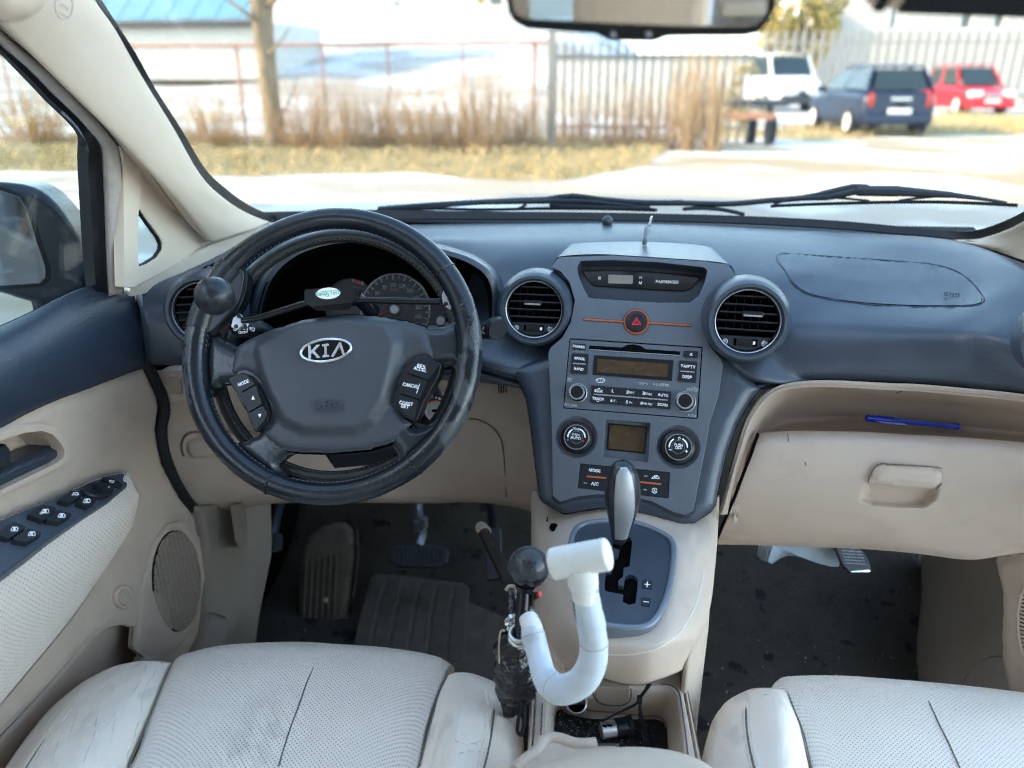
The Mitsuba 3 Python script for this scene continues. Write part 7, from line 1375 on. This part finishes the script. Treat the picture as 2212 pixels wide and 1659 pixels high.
for i_, r_ in ((8, 1.03), (52, 1.012), (108, 1.012), (146, 1.03)):
    a_ = unit(pq[min(i_+1, 149), :3]-pq[i_-1, :3]); u_ = unit(np.cross(a_, [.3, .2, .9])); v_ = np.cross(a_, u_)
    part(pi_, 'joint_ring', tube([pq[i_, :3]+(pq[i_, 3]*r_)*(u_*math.cos(t)+v_*math.sin(t)) for t in np.linspace(0, 2*np.pi, 30, endpoint=False)], .0005, 6, closed=True), 'crease')
part(pi_, 'end_cap', tube([PD(1140, 1334, .852), PD(1146, 1348, .845), PD(1153, 1364, .842)], [.0100, .0112, .0112], 22), 'tee_plastic')
part(pi_, 'neck', tube([PD(*l1(1075, 870), .743), PD(*l1(1078, 810), .741), PD(*l1(1070, 770), .739), PD(*l1(1068, 700), .737), PD(*l1(1062, 620), .734), PD(*l1(1050, 520), .732)], [.0118, .0118, .0122, .0148, .0148, .0150], 26, m=40), 'tee_plastic', smooth=40)
ta, tb = PD(*l1(735, 490), .742), PD(*l1(1340, 380), .722); dt = unit(tb-ta)
part(pi_, 'tee', lathe([(0, 0), (.0135, 0), (.0150, .0012), (.0155, .003), (.0155, np.linalg.norm(tb-ta)-.003), (.0150, np.linalg.norm(tb-ta)-.0012), (.0135, np.linalg.norm(tb-ta)), (0, np.linalg.norm(tb-ta))], 32).apply_transform(trimesh.geometry.align_vectors([0, 0, 1], dt)).apply_translation(ta), 'tee_plastic', smooth=40, label='white cross piece of the handle')

# ================================================================ loose things
jk = thing('audio_plug', 'small grey audio jack plug standing on the clock hood', 'plug')
J = [PY(*cB(x, y), 1.235) for x, y in ((1960, 1588), (1975, 1540), (1985, 1490), (1995, 1460), (2003, 1440), (2010, 1405), (2015, 1398))]
part(jk, 'body', tube(J[:4], [.0030, .0044, .0056, .0042], 14, m=30), 'grey_duct', smooth=True)
part(jk, 'tip', tube([J[3], J[4], J[5], J[6]], [.0020, .0020, .0018, .0007], 12), 'chrome')
part(jk, 'strain_relief', join(*[tube([J[0]+(J[1]-J[0])*(.1+.22*k+e) for e in (0, .09)], .0042, 14) for k in range(4)]), 'black_rubber')
pe_ = thing('pen', 'blue ballpoint pen lying on the open shelf', 'pen')
pa, pb_, pc = on_pad([cG(1185, 1053)], .006, shg)[0], on_pad([cG(1445, 1088)], .006, shg)[0], on_pad([cG(1790, 1106)], .006, shg)[0]
pa = PD(*cG(1185, 1050), np.dot(pc-CAM, FW)+.012); pcap = pa+(pc-pa)*.30; pend = pc
part(pe_, 'cap', tube([pa, pa+(pc-pa)*.015, pcap], [.0034, .0052, .0056], 14), 'pen_blue', label='royal blue cap with clip')
part(pe_, 'barrel', tube([pcap, pend-(pc-pa)*.035], .0042, 6), 'pen_clear'); part(pe_, 'end_plug', tube([pend-(pc-pa)*.035, pend], .0044, 12), 'pen_blue')
part(pe_, 'clip', hull([PD(*cG(x, y), np.dot(pa-CAM, FW)-.006-c) for x, y in ((1240, 1068), (1440, 1086), (1446, 1098), (1300, 1082)) for c in (0, .002)]), 'pen_blue', smooth=False)
cb = thing('charging_cable', 'thin black cable hanging from under the selector into the tray', 'cable')
def trz(pts, z): return [PZ(*cI(a, b), zz) for (a, b), zz in zip(pts, z)]
part(cb, 'lead', tube(trz([(1925, 1225), (1880, 1262), (1800, 1300), (1720, 1340), (1650, 1380), (1605, 1420), (1578, 1470), (1572, 1520)], [.665, .65, .64, .635, .625, .62, .615, .61]), .0015, 10, m=60), 'black_rubber')
for k in range(4): part(cb, 'strand', tube(trz([(1985+k*7, 1118), (1962+k*4, 1160), (1935+k*3, 1205), (1930+k*3, 1260), (1935+k*5, 1330), (1950+k*8, 1400), (1958+k*10, 1490), (1965+k*8, 1560)], [.69, .68, .665, .655, .64, .625, .615, .61]), .0011, 8, m=50), 'black_rubber')
part(cb, 'tie', tube(trz([(1915, 1212), (1950, 1218)], [.667, .667]), .0050, 12), 'black_rubber')
pwp = thing('power_plug', 'black and metal power plug lying on the tray mat', 'plug')
a_, b_ = PZ(*cI(1680, 1416), .621), PZ(*cI(1880, 1384), .621); d_ = b_-a_
part(pwp, 'sleeve', tube([a_, a_+d_*.02, a_+d_*.46], [.0095, .0108, .0108], 22), 'silver', smooth=40, label='bright metal sleeve')
part(pwp, 'body', tube([a_+d_*.46, a_+d_*.5, a_+d_*.86], [.0112, .0118, .0112], 22), 'black_satin')
part(pwp, 'knurled_cap', join(tube([a_+d_*.86, a_+d_*1.0], .0125, 20), *[box([-.0012, -.0012, -.0008], [.0012, .0012, .0008]).apply_translation(a_+d_*.93+np.array([.0, .0127*math.cos(t), .0127*math.sin(t)])) for t in np.linspace(0, 6.0, 14)]), 'black_rubber', smooth=False)
part(pwp, 'slot', join(*[box([-.003, -.0012, -.0005], [.003, .0012, .0009]).apply_translation(a_+d_*t+np.array([0, -.004, .0100])) for t in (.12, .28)]), 'pit_black', smooth=False)

# ================================================================ footwells
bp = thing('brake_pedal', 'wide black rubber brake pedal in the driver footwell', 'pedal')
BPF = Frame(PY(905, 1205, 1.30), [1, .05, 0], [0, .75, .65])
bpo = BPF.poly([(840, 1190), (848, 1178), (960, 1176), (970, 1188), (966, 1216), (945, 1226), (865, 1224), (842, 1214)], 0, r=.004)
pd_ = part(bp, 'pad', BPF.place(extr(bpo, -.012, .0, .003)), 'pedal_rubber')
for k in range(12): part(pd_, 'rib', BPF.place(extr(BPF.poly([(852+k*9.3, 1184), (856+k*9.3, 1184), (855+k*9.3, 1216), (851+k*9.3, 1216)], .001), -.002, .004, .0006)), 'pedal_rubber', smooth=False)
part(bp, 'arm', tube([BPF.p3((905, 1180), -.008), PY(912, 1150, 1.36), PY(905, 1110, 1.42), PY(900, 1060, 1.46)], .010, 10, m=16), 'silver_dull')
part(bp, 'clamp', join(*[trimesh.creation.cylinder(radius=.010, height=.02, sections=6).apply_translation(PY(x, y, 1.36)) for x, y in ((903, 1136), (915, 1128), (912, 1146))]), 'silver_dull', smooth=False)
ap = thing('accelerator_pedal', 'narrow black accelerator pedal right of the brake pedal', 'pedal')
APF = Frame(PY(1066, 1190, 1.28), [1, 0, 0], [0, .7, .7])
part(ap, 'pad', APF.place(extr(APF.poly([(1048, 1140), (1082, 1140), (1084, 1250), (1050, 1254)], 0, r=.004), -.012, 0, .003)), 'pedal_rubber')
part(ap, 'arm', tube([APF.p3((1064, 1145), -.008), PY(1060, 1100, 1.40), PY(1050, 1060, 1.46)], .008, 10), 'black_satin')
fp = thing('parking_brake_pedal', 'small blue-black foot pedal at the far left of the driver footwell', 'pedal')
FPF = Frame(PY(585, 1172, 1.22), [1, .2, 0], [0, .6, .8])
part(fp, 'pad', FPF.place(extr(FPF.poly([(560, 1156), (608, 1152), (606, 1188), (592, 1194), (562, 1190)], 0, r=.004), -.014, 0, .004)), 'dash_plain')
part(fp, 'arm', tube([FPF.p3((590, 1158), -.008), PY(596, 1120, 1.28), PY(610, 1070, 1.36)], .010, 10, m=12), 'dash_plain')
fr_ = thing('foot_rest', 'ribbed dark foot rest in the driver footwell', 'foot rest')
FRF = Frame(PY(715, 1260, 1.27), [1, .06, 0], [0, .62, .78])
fro = FRF.poly([(640, 1360), (645, 1200), (660, 1160), (700, 1130), (745, 1122), (765, 1140), (768, 1200), (748, 1362), (735, 1372), (650, 1372)], 0, r=.008)
fq = part(fr_, 'plate', FRF.place(pillow(fro, .012, .02, -.03, -.008, .008)), 'foot_mat', smooth=True)
for k in range(6): part(fq, 'rib', FRF.place(extr(LineString([FRF.at((663+k*13, 1215-k*3)), FRF.at((656+k*13, 1350))]).buffer(.0025), .002, .0075, .002)), 'mat_rubber')
part(fq, 'stud', FRF.place(lathe([(0, .010), (.005, .009), (.007, .004)], 16).apply_translation([*FRF.at((706, 1297)), 0])), 'beige_smooth')
fm = thing('floor_mat', 'worn ribbed floor mat under the pedals', 'floor mat')
MFm = Frame(np.array([-.38, 1.0, .345]), [1, 0, 0], [0, 1, .03])
mpo = MFm.poly([(770, 1460), (790, 1300), (800, 1250), (815, 1240), (960, 1242), (1000, 1250), (1010, 1300), (1100, 1340), (1090, 1460), (1000, 1600), (760, 1600)], 0, r=.01)
part(fm, 'base', MFm.place(extr(mpo, -.004, .0035, .002)), 'foot_mat')
for k in range(6):
    a, b = (815+k*37, 1262+k*3), (775+k*42, 1420)
    part(fm, 'rib', MFm.place(extr(LineString([MFm.at((a[0]*.62+b[0]*.38-3, a[1]*.62+b[1]*.38)), MFm.at(b)]).buffer(.015), .001, .0055, .002)), 'mat_rubber'); part(fm, 'rib', MFm.place(extr(LineString([MFm.at(a), MFm.at((a[0]*.68+b[0]*.32-3, a[1]*.68+b[1]*.32))]).buffer(.015), .001, .0055, .002)), 'mat_rubber')
kp = thing('kick_panel', 'beige kick panel, darkened with painted shade, at the left of the driver footwell', 'trim panel')
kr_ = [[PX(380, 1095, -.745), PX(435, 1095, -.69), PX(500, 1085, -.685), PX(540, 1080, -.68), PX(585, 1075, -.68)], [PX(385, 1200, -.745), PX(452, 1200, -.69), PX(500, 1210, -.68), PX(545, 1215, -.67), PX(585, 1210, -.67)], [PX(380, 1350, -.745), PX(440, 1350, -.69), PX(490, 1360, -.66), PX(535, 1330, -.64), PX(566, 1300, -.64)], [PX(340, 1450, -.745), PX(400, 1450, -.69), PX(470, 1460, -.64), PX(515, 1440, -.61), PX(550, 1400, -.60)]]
part(kp, 'panel', shell(loft(kr_, 40, 30), .006), 'kick_beige_shaded', smooth=True)
part(kp, 'bonnet_release', hull([PX(x, y, -.665+d) for x, y in ((497, 1092), (530, 1086), (536, 1175), (520, 1182), (508, 1170)) for d in (0, .015)]), 'kick_beige_shaded', smooth=30, label='beige bonnet release lever')
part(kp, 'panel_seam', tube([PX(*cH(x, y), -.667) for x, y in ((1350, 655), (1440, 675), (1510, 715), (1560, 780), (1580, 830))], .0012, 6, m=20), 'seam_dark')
kq = thing('side_trim', 'beige kick panel, darkened with painted shade, at the right of the passenger footwell', 'trim panel')
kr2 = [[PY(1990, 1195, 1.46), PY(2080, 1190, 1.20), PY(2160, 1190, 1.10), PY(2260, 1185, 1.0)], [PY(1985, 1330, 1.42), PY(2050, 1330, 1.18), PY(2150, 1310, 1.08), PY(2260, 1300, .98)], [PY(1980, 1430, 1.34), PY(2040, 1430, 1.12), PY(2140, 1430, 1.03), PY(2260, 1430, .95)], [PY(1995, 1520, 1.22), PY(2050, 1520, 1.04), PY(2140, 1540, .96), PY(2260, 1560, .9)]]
part(kq, 'panel', shell(loft(kr2, 40, 30), .006), 'kick_beige_shaded', smooth=True)
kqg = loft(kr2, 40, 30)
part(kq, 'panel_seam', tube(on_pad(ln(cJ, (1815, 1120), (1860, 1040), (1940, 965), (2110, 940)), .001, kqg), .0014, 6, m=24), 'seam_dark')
pdn = thing('passenger_door', 'edge of the beige passenger door with speaker grille at the right frame edge', 'car door')
PDF = Frame(PY(2195, 1350, .99), [.55, -1, 0], [0, 0, 1])
pdo = PDF.poly([(2150, 1205), (2175, 1195), (2260, 1190), (2400, 1190), (2400, 1640), (2212, 1570), (2190, 1520), (2172, 1450), (2166, 1380), (2170, 1290), (2160, 1240)], 0, r=.004)
part(pdn, 'panel', PDF.place(pillow(pdo, .012, .015, -.02, .0, .008)), 'beige_plastic', smooth=True)
so2 = PDF.poly([(2222+20*math.cos(t), 1345+75*math.sin(t)) for t in np.linspace(0, 2*np.pi, 30, endpoint=False)], .014)
q = part(pdn, 'speaker', PDF.place(extr(so2.buffer(.004).difference(so2), .0, .016, .003)), 'beige_plastic'); part(q, 'grille', PDF.place(extr(unary_union([LineString([(so2.bounds[0], y), (so2.bounds[2], y+.01)]).buffer(.0016) for y in np.arange(so2.bounds[1]-.01, so2.bounds[3], .006)]).intersection(so2), .010, .015)), 'beige_smooth', smooth=False, kind='stuff'); part(q, 'backing', PDF.place(extr(so2, .0, .0128)), 'pit_black', smooth=False)
dpd = thing('instructor_pedal', 'rusty edged black pedal hanging under the glove box', 'pedal')
DPF = Frame(PY(1845, 1205, 1.10), [1, .1, 0], [-.2, .5, .8])
part(dpd, 'pad', DPF.place(extr(DPF.poly(ln(cJ, (985, 200), (1120, 210), (1195, 290), (1222, 370), (1210, 385), (1090, 392), (1040, 340)), 0, r=.002), -.014, 0, .003)), 'rusty_pedal')
part(dpd, 'edge', DPF.place(extr(DPF.poly(ln(cJ, (1085, 380), (1210, 370), (1222, 385), (1208, 392), (1095, 392)), .0008), -.012, .001, .001)), 'zinc')
for k in range(5): part(dpd, 'rib', stroke(DPF, ln(cJ, (1030+k*6, 250+k*20), (1160+k*6, 258+k*20)), 1.4, .0002, .001), 'grey_duct', smooth=False)
part(dpd, 'arm', tube([DPF.p3(cJ(1060, 230), -.01), PY(1815, 1160, 1.16), PY(1820, 1110, 1.2)], .01, 10, m=10), 'black_satin')

gq = np.random.default_rng(21); cr = []
for i in range(260):
    x, y = (gq.uniform(-.62, -.10), gq.uniform(.80, 1.3)) if i % 2 else (gq.uniform(.16, .62), gq.uniform(.80, 1.3))
    if i % 5 == 0: x, y = .60+gq.normal(0, .03), 1.0+gq.normal(0, .09)
    s_ = gq.uniform(.0008, .0028); cr.append(hull(np.array([x, y, .342])+gq.uniform(-1, 1, (6, 3))*[s_, s_*1.4, s_*.6]))
k = solo('floor_grit', join(*cr), 'beige_smooth', 'pale crumbs and grit scattered over the footwell carpet', 'grit', smooth=False); labels[k]['kind'] = 'stuff'
# behind the camera: what the interior mirror shows
rs = thing('rear_seat', 'tan leather rear seat with headrest, reflected in the interior mirror', 'car seat')
part(rs, 'backrest', box([-.60, -1.25, .55], [.62, -1.02, 1.12], .05), 'rear_leather', smooth=40)
part(rs, 'headrest', box([-.11, -1.18, 1.05], [.23, -1.0, 1.45], .06), 'rear_leather', smooth=40); part(rs, 'headrest_seam', tube([[.19, -.997, 1.06], [.185, -.996, 1.25], [.18, -.997, 1.43]], .002, 6), 'thread')
rt2 = thing('rear_trim', 'grey rear side trim reflected at the right of the interior mirror', 'trim panel'); part(rt2, 'panel', box([.34, -1.9, .5], [.74, -1.3, 1.75], .03), 'rear_grey'); part(rt2, 'shelf', box([.28, -1.32, 1.14], [.6, -1.2, 1.18], .01), 'seat_side')
rw = thing('rear_window', 'pale grey rear window surround reflected in the interior mirror', 'window'); part(rw, 'frame', join(box([-.74, -2.0, .5], [-.30, -1.9, 1.75], .02)), 'rear_leather'); part(rw, 'pane', box([-.30, -1.995, .9], [.33, -1.99, 1.62]), 'side_glass', smooth=False)
cr_ = thing('car_roof', 'headliner and rear side panels of the car behind the camera', 'car body')
part(cr_, 'headliner', box([-.80, -2.3, 1.66], [.82, .50, 1.70], .01), 'pillar_trim'); part(cr_, 'side_panel', box([-.84, -2.3, .3], [-.80, -.35, 1.02], .01), 'beige_smooth'); part(cr_, 'side_panel', box([.82, -2.3, .3], [.86, -.35, 1.02], .01), 'beige_smooth')
for x in (-.83, .80): part(cr_, 'door_pillar', box([x, -.45, .9], [x+.05, -.25, 1.68], .01), 'pillar_trim'); part(cr_, 'rear_quarter', box([x, -2.3, 1.0], [x+.05, -1.4, 1.68], .01), 'rear_grey')
part(cr_, 'tailgate', box([-.80, -2.32, .3], [.82, -2.28, .92], .01), 'beige_smooth')
